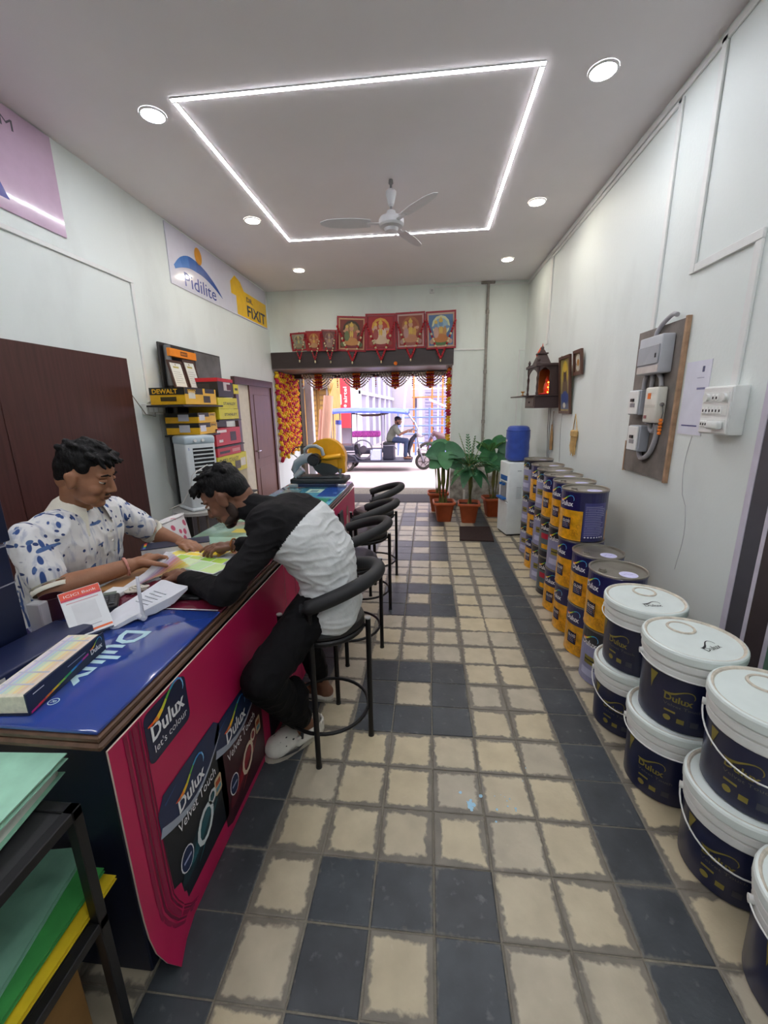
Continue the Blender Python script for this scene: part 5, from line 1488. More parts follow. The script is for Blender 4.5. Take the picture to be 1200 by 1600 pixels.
for z, y0, y1 in ((1.618, 2.20, 2.92), (1.345, 2.40, 2.80), (1.470, 2.80, 3.32), (1.205, 2.70, 3.34), (.60, 2.60, 3.60)):
    sf = G().box(XL + .062, -1.545, y0, y1, z - .018, z - .002, C('#2a2a2b', .45), bev=.002).build('shelf_plate', rk)
for k in range(26):
    G().box(XL + .064, XL + .078, 2.62, 2.98, .66 + k * .027, .672 + k * .027, C('#1a1a1b', .5)).build('slat', rk)
def carton(label, x0, x1, y0, y1, z0, z1, m, prints, group='boxed power tools', tilt=0):
    t = thing('tool_carton', label, 'box', ((x0 + x1) / 2, (y0 + y1) / 2, z0), R(tilt), group)
    cx, cy = (x0 + x1) / 2, (y0 + y1) / 2
    G().box(x0 - cx, x1 - cx, y0 - cy, y1 - cy, 0, z1 - z0, m, bev=.002).build('carton', t, local=True)
    X1, Y0 = x1 - cx + .0008, y0 - cy - .0008
    for k, (face, a0, b0, a1, b1, col, txt) in enumerate(prints):
        W = (y1 - y0) if face == 'x' else (x1 - x0); H = z1 - z0
        off = .0004 * k
        f = (lambda u, v, off=off: Vector((X1 + off, y0 - cy + u * W, v * H))) if face == 'x' else (lambda u, v, off=off: Vector((x0 - cx + u * W, Y0 - off, v * H)))
        g = G()
        if txt: 
            vs_, fs_, w_ = text2d(txt, .03, 0)
            g.add([f(a0 + p[0] / w_ * (a1 - a0), b0 + p[1] / .73 * (b1 - b0)) for p in vs_], fs_, C(col, .45))
        else: put_rect(g, a0, b0, a1, b1, f, C(col, .45))
        g.build('printed_panel' if not txt else 'printed_lettering', t, local=True)
    return t
BXX = XL + .066
carton('long yellow and black tool box on the top shelf under the certificates', BXX + .01, -1.55, 2.25, 2.80, 1.620, 1.765, DY,
       [('x', 0, .62, .55, 1, '#23221f', None), ('x', .62, .72, .95, 1, '#23221f', None), ('x', .10, .35, .30, .8, '#ded8c9', None), ('x', .55, .12, .78, .55, '#3b3325', None), ('y', 0, .58, 1, 1, '#23221f', None), ('y', .08, .66, .8, .92, '#e9b321', 'DEWALT'), ('y', .3, .2, .75, .45, '#4c4023', None), ('x', .08, .70, .32, .9, '#e9b321', 'DEWALT')])
carton('upper of the two slim yellow tool boxes on the middle shelf', BXX + .01, -1.55, 2.42, 2.75, 1.452, 1.545, DY,
       [('x', 0, .6, .6, 1, '#23221f', None), ('x', .05, .25, .35, .8, '#cfcfd6', None), ('y', 0, .6, 1, 1, '#23221f', None), ('y', .4, .2, .72, .85, '#cfcfd6', None), ('x', .62, .7, .95, .92, '#23221f', 'DEWALT')])
carton('lower of the two slim yellow tool boxes on the middle shelf', BXX + .01, -1.55, 2.42, 2.76, 1.347, 1.450, DY,
       [('x', 0, .6, .6, 1, '#23221f', None), ('x', .05, .25, .35, .8, '#cfcfd6', None), ('y', 0, .6, 1, 1, '#23221f', None), ('y', .4, .2, .72, .85, '#cfcfd6', None), ('x', .62, .7, .95, .92, '#23221f', 'DEWALT')])
carton('red and black carton on top of the yellow cartons, beside the certificates', BXX + .04, -1.55, 2.86, 3.20, 1.700, 1.885, DK,
       [('x', .0, .82, 1, 1, '#c4242f', None), ('x', .35, .35, .8, .8, '#c9c0bd', None), ('x', .55, .38, .85, .7, '#5b2a2b', None), ('y', 0, .8, 1, 1, '#c4242f', None), ('y', .1, .2, .7, .7, '#3b3836', None)])
carton('small yellow carton at the end of the top row', BXX + .10, -1.55, 3.21, 3.33, 1.740, 1.840, YB2, [('x', .2, .35, .8, .6, '#4a4a1c', None)])
carton('upper bright yellow carton of the pair, beside the slim tool boxes', BXX + .01, -1.55, 2.83, 3.265, 1.580, 1.692, YB2,
       [('x', .25, .35, .9, .6, '#5a5a1e', 'STANLEY'), ('y', .1, .2, .5, .7, '#3c3b1c', None), ('y', .6, .3, .95, .7, '#5a5a1e', None)])
carton('lower bright yellow carton of the pair, beside the slim tool boxes', BXX + .01, -1.55, 2.83, 3.275, 1.472, 1.578, YB2,
       [('x', .25, .35, .9, .6, '#5a5a1e', 'STANLEY'), ('y', .1, .2, .5, .7, '#3c3b1c', None)])
carton('large red carton below the bright yellow pair', BXX + .01, -1.55, 2.71, 3.27, 1.208, 1.385, RC,
       [('x', .05, .75, .42, .9, '#ecd9d6', None), ('x', .55, .2, .8, .75, '#3c2c31', None), ('x', .1, .2, .25, .35, '#ecd9d6', None)])
t = carton('flat red carton under the large red one', BXX + .01, -1.55, 2.71, 3.245, 1.099, 1.186, RC, [('x', .08, .3, .5, .6, '#3c2c31', None), ('x', .6, .3, .95, .7, '#d98a86', None)])
carton('yellow carton with tool picture at the bottom of the red cartons', BXX + .01, -1.55, 2.69, 3.37, .90, 1.097, YB2,
       [('x', .06, .62, .32, .86, '#4a4a1c', 'DCE1'), ('x', .36, .62, .7, .86, '#8a7c1c', 'STANLEY'), ('x', .55, .15, .75, .6, '#55503c', None), ('x', .76, .25, .95, .7, '#e6e2cf', None), ('y', .1, .2, .9, .8, '#4a471c', None)])
carton('plain cream carton at the foot of the display stand', BXX + .01, -1.56, 2.74, 3.38, .604, .898, mat('cream_carton', '#c9bfa0', .6, var=.06), [('x', .2, .3, .7, .6, '#a89c7c', None)])
def certificate(label, y0, y1, z0, z1):
    t = thing('framed_certificate', label, 'certificate', (-1.76, (y0 + y1) / 2, z0), rot=(0, R(-12), 0))
    W, H = y1 - y0, z1 - z0; w = .02
    fm = mat('brown_certificate_frame', '#4a3028', .4, var=.15)
    for a, b, c, d in ((0, 0, W, w), (0, H - w, W, H), (0, w, w, H - w), (W - w, w, W, H - w)):
        G().box(-.012, .006, a - W / 2, c - W / 2, b, d, fm, bev=.002).build('frame_bar', t, local=True)
    G().box(-.010, -.002, w - W / 2, W / 2 - w, w, H - w, mat('certificate_paper', '#e4e6df', .4, var=.02)).build('paper', t, local=True)
    f = lambda u, v: Vector((-.0012, -W / 2 + u * W, v * H))
    g = G(); put_rect(g, .3, .74, .7, .80, f, C('#b9ad5a', .5)); put_disc(g, .5, .86, .04, f, C('#8a7a2c', .5), rv=.03)
    for j in range(6): put_rect(g, .22, .22 + j * .075, .78 - .08 * (j % 2), .235 + j * .075, f, C('#a8aaa4', .5))
    g.build('print', t, local=True)
certificate('framed certificate leaning on the long yellow tool box, nearer the post', 2.47, 2.70, 1.768, 2.03)
certificate('second framed certificate leaning behind the long yellow tool box', 2.72, 2.94, 1.770, 2.055)
# tower air cooler
ac = thing('air_cooler', 'white tower air cooler with black louvres by the display stand', 'air cooler', (-1.60, 2.38, .66), R(-36))
M_AC = mat('white_cooler_plastic', '#d5dbdd', .35, var=.03)
G().box(-.13, .13, -.14, .14, .02, .64, M_AC, bev=.02, seg=3).build('housing', ac, local=True)
G().box(-.135, .135, -.145, .145, .60, .685, mat('pale_blue_cooler_top', '#b4c4cd', .35, var=.03), bev=.025, seg=3).build('control_top', ac, local=True)
for y in (-.05, .02): G().cyl((.136, y, .643), (.150, y, .643), .014, C('#e8e8e6', .4), n=12).build('dial', ac, local=True)
G().box(.128, .133, -.075, .115, .12, .575, C('#1d1e20', .5), bev=.002).build('grille_recess', ac, local=True)
for k in range(12): G().box(.130, .139, -.075, .115, .150 + k * .036, .162 + k * .036, M_AC, bev=.001).build('louvre', ac, local=True)
G().box(-.15, .15, -.155, .155, .0, .03, M_AC, bev=.01).build('base', ac, local=True)
g = G(); put_text(g, 'S', lambda u, v: Vector((.1308, -.115 + u, .56 + v)), 0, 0, .03, C('#2a58a8', .4)); g.build('logo', ac, local=True)
g = G(); g.tube([(-1.45, 2.30, 1.08), (-1.44, 2.1, 1.05), (-1.46, 2.05, 1.02), (-1.50, 2.06, .9), (-1.56, 2.02, .78), (-1.75, 2.1, .70)], .005, C('#d3d3d0', .5), n=6)
g.build('cooler_lead', label='white power lead looping in front of the air cooler', cat='cable')
st_ = thing('cooler_table', 'small round topped stand under the air cooler', 'table', (-1.60, 2.36, 0))
G().cyl((-1.60, 2.36, .632), (-1.60, 2.36, .658), .25, C('#a9a7a2', .5), n=28).build('table_top', st_)
for a in (45, 135, 225, 315): G().cyl((-1.60 + .18 * math.cos(R(a)), 2.36 + .18 * math.sin(R(a)), 0), (-1.60 + .16 * math.cos(R(a)), 2.36 + .16 * math.sin(R(a)), .632), .012, C('#6e6258', .5), n=8).build('leg', st_)
# patterned sack behind the counter
M_SACK = bpy.data.materials.new('white_sack_red_print'); M_SACK.use_nodes = True
_t = M_SACK.node_tree; _b = _t.nodes['Principled BSDF']; _v = _t.nodes.new('ShaderNodeTexVoronoi'); _v.inputs['Scale'].default_value = 14
_r = _t.nodes.new('ShaderNodeValToRGB'); _r.color_ramp.elements[0].position = .30; _r.color_ramp.elements[1].position = .36
_r.color_ramp.elements[0].color = lin('#c0506a'); _r.color_ramp.elements[1].color = lin('#dcd9d8')
_c = _t.nodes.new('ShaderNodeTexCoord'); _t.links.new(_c.outputs['Object'], _v.inputs['Vector']); _t.links.new(_v.outputs['Distance'], _r.inputs['Fac']); _t.links.new(_r.outputs['Color'], _b.inputs['Base Color']); _b.inputs['Roughness'].default_value = .6
sk = thing('printed_sack', 'white sack with red marks standing behind the counter', 'sack', (-1.15, 1.12, 0))
g = G(); rows = []
for k, (z, a, b) in enumerate(((0, .11, .15), (.1, .13, .18), (.4, .13, .19), (.65, .11, .18), (.78, .07, .175), (.86, .03, .17))):
    rows.append([(-1.15 + a * math.cos(R(t)) * (1 + .08 * math.sin(3 * R(t) + k)), 1.16 + .03 * k / 5 + b * math.sin(R(t)) * (1 + .06 * math.cos(4 * R(t) + k)), z) for t in range(0, 360, 18)])
n = 20
g.add([p for r_ in rows for p in r_], [(k * n + i, k * n + (i + 1) % n, (k + 1) * n + (i + 1) % n, (k + 1) * n + i) for k in range(5) for i in range(n)], M_SACK, True)
g.add(rows[-1], [tuple(range(n))], M_SACK); g.build('body', sk)
g = G(); g.tube([rows[-1][i] for i in range(n)], .006, C('#d5d2d0', .6), n=5, closed=True); g.build('hem', sk)

# ================================================================== things on the counter
CT = CZ + .0012
# chop saw at the far end
cs = thing('chop_saw', 'yellow and grey metal cutting chop saw on the far counter end', 'chop saw', (-.47, 2.60, CT))
G().box(-.72, -.19, 2.42, 2.70, CT + .03, CT + .075, mat('black_cast_base', '#2c2f30', .5, var=.15), bev=.012, seg=2).build('base', cs)
G().box(-.66, -.28, 2.41, 2.69, CT, CT + .03, C('#1e2a4a', .4), bev=.003).build('foot_block', cs)
for x in (-.73, -.265): G().box(x, x + .09, 2.40, 2.43, CT, CT + .028, C('#b7babd', .35, metal=.7), bev=.004).build('foot', cs)
G().box(-.66, -.24, 2.44, 2.62, CT + .075, CT + .095, C('#3b3f41', .5), bev=.006).build('vise_plate', cs)
M_SY = mat('saw_guard_yellow', '#e8a812', .35, var=.08); M_SGY = mat('saw_motor_grey', '#9aa3a8', .4, var=.06)
P = [(-.385 + .185 * math.cos(R(a)), .255 + .185 * math.sin(R(a))) for a in range(-20, 186, 10)] + [(-.50, .215), (-.42, .215), (-.34, .20), (-.27, .16)]
g = G(); g.prism([(x, 2.52, CT + z) for x, z in reversed(P)], (0, .10, 0), M_SY); g.build('blade_guard', cs)
g = G(); g.cyl((-.385, 2.535, CT + .235), (-.385, 2.60, CT + .235), .150, C('#5d6064', .3, metal=.8), n=28); g.build('cutting_disc', cs)
g = G(); g.box(-.275, -.205, 2.50, 2.62, CT + .115, CT + .29, M_SY, bev=.01); g.build('spark_guard', cs)
g = G(); g.tube([(-.47, 2.47, CT + .25), (-.37, 2.47, CT + .265), (-.23, 2.47, CT + .285)], [.03, .026, .022], M_SY, n=12); g.build('guard_arm', cs)
g = G(); g.tube([(-.675, 2.48, CT + .08), (-.685, 2.48, CT + .15), (-.655, 2.48, CT + .215), (-.59, 2.475, CT + .26), (-.50, 2.47, CT + .268)], [.030, .034, .040, .046, .046], M_SGY, n=14); g.build('motor_arm', cs)
g = G(); g.cyl((-.475, 2.385, CT + .255), (-.475, 2.48, CT + .255), .056, M_INK, n=20); g.cyl((-.475, 2.37, CT + .255), (-.475, 2.385, CT + .255), .040, C('#26272a', .5), n=20); g.build('motor_cap', cs)
g = G(); g.tube([(-.575, 2.46, CT + .29), (-.57, 2.46, CT + .345), (-.53, 2.46, CT + .375), (-.46, 2.46, CT + .378), (-.41, 2.46, CT + .35), (-.395, 2.46, CT + .29)], .017, M_SGY, n=10); g.build('handle', cs)
g = G(); g.cyl((-.68, 2.47, CT + .09), (-.60, 2.47, CT + .16), .03, C('#cfd2d6', .35, metal=.6), n=12); g.build('vise_jaw', cs)
g = G(); g.cyl((-.24, 2.45, CT + .14), (-.24, 2.45, CT + .17), .02, M_CHROME, n=10); g.cyl((-.24, 2.45, CT + .08), (-.24, 2.45, CT + .14), .012, M_CHROME, n=10); g.build('clamp_screw', cs)
g = G(); g.tube([(-.66, 2.5, CT + .27), (-.72, 2.52, CT + .31), (-.68, 2.54, CT + .36), (-.55, 2.55, CT + .37)], .005, M_INK, n=6); g.build('cord', cs)
# open shade book under the hands, loose shade cards
M_PAPER = mat('white_paper', '#e2e4e6', .6, var=.02)
def card(label, name, c, w, l, rz, z, cols, group=None, th=.0012, tilt=0.0):
    """a strip card with colour fields along its length"""
    t = thing(name, label, 'shade card', (c[0], c[1], z), R(rz), group)
    G().box(-w / 2, w / 2, -l / 2, l / 2, 0, th, M_PAPER).build('card', t, local=True)
    n = len(cols)
    for i, h in enumerate(cols):
        g = G(); a = -l / 2 + .006 + (l - .012) * i / n; b = -l / 2 + .006 + (l - .012) * (i + 1) / n - .006
        put_rect(g, -w / 2 + .006, a, w / 2 - .006, b, lambda u, v: Vector((u, v, th + .0004)), C(h, .45)); g.build('colour_field', t, local=True)
    return t
bk = thing('paper_sheets', 'stack of grey paper sheets under the shade cards', 'paper', (-.50, .44, CT), R(-8))
for k in range(6):
    G().box(-.17 + k * .008, .15 + k * .006, -.16 + k * .005, .15 - k * .003, k * .0016, k * .0016 + .0012, C(('#8d9296', '#aab0b2', '#7d8688', '#c4c8ca', '#9aa8a2', '#b5bec0')[k], .6)).build('sheet', bk, local=True)
z = CT + .012
card('yellow shade card spread at the back of the open cards', 'shade_card', (-.58, .575), .12, .30, 82, z, ('#f2d21c', '#f4dc38', '#f0cf2a', '#f5e25a'), 'cards spread on the counter')
card('bright yellow shade card nearest the seller', 'shade_card', (-.60, .50), .11, .26, 74, z + .002, ('#f4cf12', '#f3d93c', '#efe06a'), 'cards spread on the counter')
card('lime green shade card in the middle of the spread', 'shade_card', (-.52, .44), .11, .30, 80, z + .004, ('#b4d84a', '#9ccf46', '#c6e070', '#b0d75a'), 'cards spread on the counter')
card('pale green shade card nearest the customer', 'shade_card', (-.47, .37), .11, .28, 72, z + .006, ('#c9e29a', '#bfe0a8', '#d4e8b8'), 'cards spread on the counter')
fd = thing('fan_deck', 'fanned colour strips held upright by the seller', 'fan deck', (-.58, .23, CT))
fcols = ('#d8d8dc', '#cfc8d6', '#c9a8c4', '#e0a0a0', '#e8b28c', '#f0c87a', '#f2d860', '#f4e27a', '#f4ecb0')
for k in range(9):
    a0 = Vector((-.66 + .004 * k, .08 + .02 * k, CT + .003 + .002 * k)); a1 = Vector((-.60 + .012 * k, .36 - .004 * k, CT + .085 - .006 * k))
    sd = Vector((.020 + .0005 * k, -.006, .0)); g = G()
    mid = (a0 + a1) / 2 + Vector((.0, .02, -.012))
    vs = [a0 - sd, a0 + sd, mid + sd, mid - sd, a1 + sd, a1 - sd]
    vb = [v - Vector((0, 0, .001)) for v in vs]
    g.add(vs, [(0, 1, 2, 3), (3, 2, 4, 5)], C(fcols[k], .45), True); g.add(vb, [(3, 2, 1, 0), (5, 4, 2, 3)], M_PAPER, True)
    g.build('colour_strip', fd)
g = G(); g.box(-.70, -.63, .06, .12, CT, CT + .022, M_PAPER, bev=.004); g.build('binder', fd)
sbk = thing('shade_book', 'navy shade book with rainbow stripe lying by the seller', 'book', (-.735, .62, CT), R(-60))
G().box(-.055, .055, -.16, .16, 0, .004, M_NAVYP).build('back_cover', sbk, local=True)
G().box(-.052, .052, -.157, .157, .004, .038, M_PAPER).build('pages', sbk, local=True)
G().box(-.055, .055, -.16, .16, .038, .043, M_NAVYP, bev=.001).build('front_cover', sbk, local=True)
for k, h in enumerate(('#d8293f', '#ef7a24', '#f2d22c', '#52b04a', '#2f7fc8', '#5b3f96')):
    g = G(); put_rect(g, -.053 + .018 * k, -.15, -.036 + .018 * k, -.138, lambda u, v: Vector((u, v, .0436)), C(h, .4)); g.build('rainbow_stripe', sbk, local=True)
# desk organiser pen / ledger
tag(G().box(-.765, -.66, .10, .36, CT, CT + .012, mat('tan_clipboard', '#a5784a', .5, var=.1), bev=.002).build('clipboard'), 'tan wooden clipboard under the seller\'s forearm', 'clipboard')
# white wifi router with antenna
rt = thing('wifi_router', 'white wedge shaped router with a single antenna on the counter', 'router', (-.462, -.03, CT), R(68))
M_RT = mat('white_router_plastic', '#d9dbe2', .35, var=.03)
g = G()
top_p = [(-.132, .004), (-.118, .014), (-.07, .026), (.0, .034), (.07, .044), (.13, .056), (.140, .054)]
bot_p = [(-.132, .0), (-.118, .0), (-.07, .010), (.0, .004), (.07, .014), (.13, .046), (.140, .050)]
wid = [.034, .044, .056, .066, .074, .078, .066]
vs = []
for (x, zt), (_, zb), w in zip(top_p, bot_p, wid): vs += [(x, -w, zt), (x, 0, zt - .004), (x, w, zt), (x, w, zb), (x, -w, zb)]
fs = []
for k in range(6):
    for q in range(5): fs.append((5 * k + q, 5 * k + 5 + q, 5 * k + 5 + (q + 1) % 5, 5 * k + (q + 1) % 5))
fs += [(4, 3, 2, 1, 0), (30, 31, 32, 33, 34)]
g.add(vs, [tuple(reversed(f)) for f in fs], M_RT); g.build('case', rt, local=True)
for sg in (-1, 1): G().box(.03, .07, sg * .05 - .006, sg * .05 + .006, 0, .016, M_RT, bev=.002).build('foot', rt, local=True)
for k in range(5): G().box(-.005 + k * .018, -.001 + k * .018, -.035, .035, .0318 + k * .0025, .0338 + k * .0025, C('#b9bdc6', .4)).build('vent', rt, local=True)
g = G(); g.cyl((-.05, -.055, .016), (-.05, -.082, .016), .012, M_RT, n=12); g.build('antenna_hinge', rt, local=True)
g = G(); g.tube([(-.05, -.076, .016), (-.046, -.070, .09), (-.040, -.062, .160)], [.0115, .009, .0065], M_RT, n=10, flat=.6); g.build('antenna', rt, local=True)
# desk phone / calculator
kb = thing('desk_calculator', 'black desk calculator beside the payment stand', 'calculator', (-.645, .00, CT), R(35))
G().box(-.05, .05, -.075, .075, 0, .022, mat('black_plastic', '#1f2022', .45, var=.1), bev=.006, seg=2).build('case', kb, local=True)
for r_ in range(5):
    for c_ in range(4): G().box(-.041 + c_ * .021, -.024 + c_ * .021, -.065 + r_ * .019, -.051 + r_ * .019, .022, .028, C('#3a3c40', .5), bev=.002).build('key', kb, local=True)
G().box(-.04, .04, .038, .064, .022, .025, C('#6d7a72', .3)).build('display', kb, local=True)
g = G(); pr2 = random.Random(5)
P = []
for k in range(60):
    a = k * .62; P.append((-.625 + .028 * math.cos(a) + .05 * k / 60 , .11 + .028 * math.sin(a) * .8 + .02 * k / 60, CT + .006 + .018 * (k / 60) * abs(math.sin(a * .37)) + .003))
g.tube(P, .0045, mat('cream_cable', '#d3cdc0', .5), n=6); g.build('coiled_cable', label='loose coil of cream cable behind the router', cat='cable')
# pen cup with clear plastic sleeve
cp = thing('pen_cup', 'dark maroon pen cup next to the navy display box', 'cup', (-.745, -.10, CT))
g = G(); g.lathe([(0, CT), (.030, CT), (.034, CT + .004), (.038, CT + .085), (.035, CT + .085), (.031, CT + .008), (0, CT + .008)], C('#3a1620', .35), c=(-.745, -.105, 0), n=24); g.build('cup', cp)
sl = thing('plastic_holder', 'clear plastic card holder in front of the pen cup', 'holder', (-.725, -.175, CT))
M_CLR = mat('clear_plastic', '#d8d8dc', .2, var=.02, alpha=.45)
g = G(); g.box(-.745, -.695, -.20, -.165, CT, CT + .10, M_CLR, bev=.003); g.build('shell', sl)
g = G(); g.box(-.738, -.702, -.185, -.180, CT + .004, CT + .085, C('#c9b3b8', .6)); g.build('slip', sl)
# payment standee (its square code is left blank)
ps = thing('payment_standee', 'tilted white payment card stand with orange bands', 'standee', (-.520, -.195, CT), rot=(R(-36), R(-4), R(50)))
G().box(-.058, .058, -.004, .004, .0, .165, M_PAPER, bev=.002).build('card', ps, local=True)
fq = lambda u, v: Vector((u, -.0046, v)); fq2 = lambda u, v: Vector((u, -.0052, v))
g = G(); put_rect(g, -.056, .132, .056, .163, fq, C('#df4b2c', .4)); put_rect(g, -.056, .132, .056, .139, fq2, C('#c42c46', .4)); put_text(g, 'ICICI Bank', fq2, -.045, .144, .013, C('#f2ded6', .4), width=.09); g.build('orange_band', ps, local=True)
g = G(); put_rect(g, -.056, .012, .056, .019, fq, C('#e2662f', .4)); g.build('orange_rule', ps, local=True)
g = G(); put_rect(g, -.034, .045, .034, .113, fq, C('#d5d6d8', .5)); put_rect(g, -.045, .121, .045, .1235, fq, C('#c48a92', .5)); put_rect(g, -.045, .030, .03, .0325, fq, C('#a5a8b4', .5)); g.build('blank_square', ps, local=True)
G().box(-.055, .055, -.03, .045, .0, .004, M_PAPER).build('stand_foot', ps, local=True)
# swatch deck box
sw = thing('swatch_deck', 'thick colour swatch deck with navy rainbow spine at the counter front', 'swatch deck', (-.444, -.423, CT), R(6.5))
L_ = .141
G().box(-.058, .042, -L_, L_, .004, .052, mat('cream_page_edges', '#dcd6c0', .7, var=.12, scale=90, stretch=(1, .05, 1)), bev=.002).build('page_block', sw, local=True)
G().box(.042, .047, -L_ - .003, L_ + .003, 0, .058, M_NAVYP, bev=.001).build('spine', sw, local=True)
G().box(-.060, .046, -L_ - .003, L_ + .003, 0, .004, M_NAVYP).build('base_cover', sw, local=True)
for k, h in enumerate(('#e6d2c4', '#e2c6a8', '#e8d49c', '#dfe0b4', '#c4d8c0', '#b4cbd4', '#bcb8d4', '#d8cfd8')):
    g = G(); x0 = .034 - k * .011; put_rect(g, x0 - .009, -L_ + .01, x0, L_ - .01 - .006 * (k % 3), lambda u, v: Vector((u, v, .0526)), C(h, .6)); g.build('tint_band', sw, local=True)
for j in range(5):
    g = G(); put_rect(g, -.05, -.10 + j * .05, .03, -.094 + j * .05, lambda u, v: Vector((u, v, .0532)), C('#bcbccb', .6)); g.build('band_gap', sw, local=True)
spf = lambda u, v: Vector((.0476, u, v)); spf2 = lambda u, v: Vector((.0482, u, v))
rb = ('#c2217c', '#e0303a', '#ef7f22', '#f2cf2a', '#8fc43c', '#2fa25a', '#2b8fc8', '#2c56b0', '#c22f9a')
for k, h in enumerate(rb):
    g = G(); u0 = -L_ + .002 + k * (2 * L_ * .72) / 9; v0 = .002 + k * .0028; put_poly(g, [(u0, v0), (u0 + .0278, v0 + .0028), (u0 + .0278, v0 + .0088), (u0, v0 + .006)], spf, C(h, .4)); g.build('rainbow_stripe', sw, local=True)
g = G(); dulux(g, spf2, .078, .020, .05, M_WHITEP); g.build('spine_logo', sw, local=True)
g = G(); put_rect(g, -.125, .044, -.09, .0465, spf, M_WHITEP); g.build('spine_print', sw, local=True); g = G(); put_rect(g, -.01, .040, .06, .0422, spf, C('#9aa2b8', .4)); g.build('spine_print', sw, local=True)
# flat navy case and the tall navy box
nc = thing('navy_case', 'flat navy case lying behind the swatch deck', 'case', (-.62, -.42, CT), R(-7))
M_NC = mat('worn_navy_case', '#1b2447', .35, var=.2, scale=9)
G().box(-.08, .075, -.235, .235, 0, .036, M_NC, bev=.006, seg=2).build('shell', nc, local=True)
G().box(.0752, .0775, -.05, -.035, .012, .026, C('#cfcdc4', .5)).build('clasp', nc, local=True); G().box(.0752, .0775, .12, .132, .012, .026, C('#8f8d88', .5)).build('clasp', nc, local=True)
g = G(); P = [(-.165 + .03 * math.cos(R(a)), .018 + .011 * math.sin(R(a))) for a in range(0, 361, 30)]; put_strip(g, P, [.005] * 13, lambda u, v: Vector((.0782, u, v)), C('#c9c3b4', .5)); g.build('white_ring_print', nc, local=True)
tb = thing('navy_display_box', 'tall dark navy display box at the counter edge, cut by the picture', 'box', (-.755, -.44, CT))
M_TB = mat('dark_navy_board', '#151d38', .4, var=.15, scale=6)
G().box(-.80, -.705, -.66 + .055, -.245, CT, CT + .325, M_TB, bev=.003).build('lower_box', tb)
G().box(-.805, -.712, -.60, -.222, CT + .328, CT + .53, M_TB, bev=.003).build('upper_box', tb)
G().box(-.7049, -.7035, -.60, -.247, CT + .20, CT + .204, C('#8a8c96', .5)).build('worn_crease', tb)
G().box(-.7049, -.7035, -.60, -.247, CT + .318, CT + .322, C('#9a9ca4', .5)).build('worn_crease', tb)
tag(G().box(-.40, -.30, .06, .095, CT, CT + .012, mat('black_plastic', '#1f2022', .45), bev=.004).build('mobile_phone'), 'dark mobile phone lying beside the router', 'phone')

# ================================================================== black file shelf in the near corner
fs_ = thing('file_shelf', 'black metal file shelf in the near corner beside the counter', 'shelf', (-.42, -.9, 0))
M_FS = mat('black_painted_angle', '#1b1b1d', .4, metal=.2, var=.2, scale=20)
for x in (-.66, -.188):
    for y in (-1.15, -.682):
        lg = G().box(x - .012, x + .012, y - .012, y + .012, .0, .735, M_FS, bev=.002).build('leg', fs_)
for z in (.735, .415):
    G().box(-.672, -.176, -1.162, -1.138, z - .025, z, M_FS, bev=.002).build('rail', fs_); G().box(-.672, -.176, -.694, -.67, z - .025, z, M_FS, bev=.002).build('rail', fs_)
    G().box(-.672, -.648, -1.138, -.694, z - .025, z, M_FS, bev=.002).build('rail', fs_); G().box(-.200, -.176, -1.138, -.694, z - .025, z, M_FS, bev=.002).build('rail', fs_)
    G().box(-.648, -.200, -1.138, -.694, z - .012, z - .006, C('#232325', .45)).build('shelf_plate', fs_)
def folder(label, x1, y1, z, w, l, rz, th, col, name='file_folder', writing=None, inner='#cfcdc4'):
    t = thing(name, label, 'file', (x1 - w / 2, y1 - l / 2, z), R(rz), 'paper files on the black shelf')
    m = mat('folder_' + col, col, .6, var=.1, scale=18)
    G().box(-w / 2, w / 2, -l / 2, l / 2, 0, .0022, m).build('back_cover', t, local=True)
    G().box(-w / 2 + .006, w / 2 - .01, -l / 2 + .006, l / 2 - .008, .0022, th - .0022, C(inner, .8)).build('papers', t, local=True)
    G().box(-w / 2, w / 2, -l / 2, l / 2, th - .0022, th, m).build('front_cover', t, local=True)
    if writing:
        g = G(); f = lambda u, v: Vector((-w / 2 + u, -l / 2 + v, th + .0006))
        put_text(g, writing[0], f, .15, .17, .03, M_INK); put_rect(g, .10, .155, .24, .158, f, C('#3a5a52', .6)); put_text(g, writing[1], f, .14, .11, .028, M_INK); g.build('handwriting', t, local=True)
    return t
folder('thick pale green file on top of the black shelf', -.245, -.625, .738, .34, .40, 8, .042, '#8fc4a8')
folder('uppermost pale green file on top of the black shelf, open at the edge', -.240, -.618, .781, .36, .42, 4, .016, '#9accb2')
folder('yellow file at the bottom of the lower shelf stack', -.203, -.604, .417, .36, .44, 0, .012, '#e0c21f')
folder('blue patterned file in the lower shelf stack', -.235, -.630, .430, .34, .42, 3, .010, '#3f8fb0')
folder('bright green file in the lower shelf stack', -.222, -.612, .441, .34, .42, 2, .012, '#3f9a4c')
folder('pale green file with handwriting on the lower shelf stack', -.262, -.598, .454, .34, .42, 10, .014, '#7fb39a', writing=('RE', '07.26'))
cb = thing('cardboard_carton', 'brown cardboard carton on the floor under the black shelf', 'carton', (-.46, -.92, .0))
G().box(-.63, -.255, -1.12, -.70, .002, .30, mat('brown_cardboard', '#8d6738', .75, var=.12, scale=12), bev=.004).build('body', cb)
G().box(-.63, -.255, -.935, -.885, .300, .3015, mat('brown_tape', '#a8834c', .4)).build('tape', cb)
G().box(-.63, -.2545, -.90, -.898, .01, .298, C('#6d4e2a', .8)).build('flap_edge', cb)
for k in range(4):
    t = G().box(-.235 - .003 * k, -.215 + .004 * k, -1.08 + .01 * k, -.74 - .012 * k, .002 + k * .045, .045 + k * .045, C(('#d8cfd4', '#e0dade', '#c9b9c4', '#dcd6da')[k], .6), bev=.002)
    t.build('paper_bundle', label=('lowest', 'second', 'third', 'topmost')[k] + ' pink edged paper bundle squeezed beside the cardboard carton', cat='paper', group='paper bundles beside the carton')

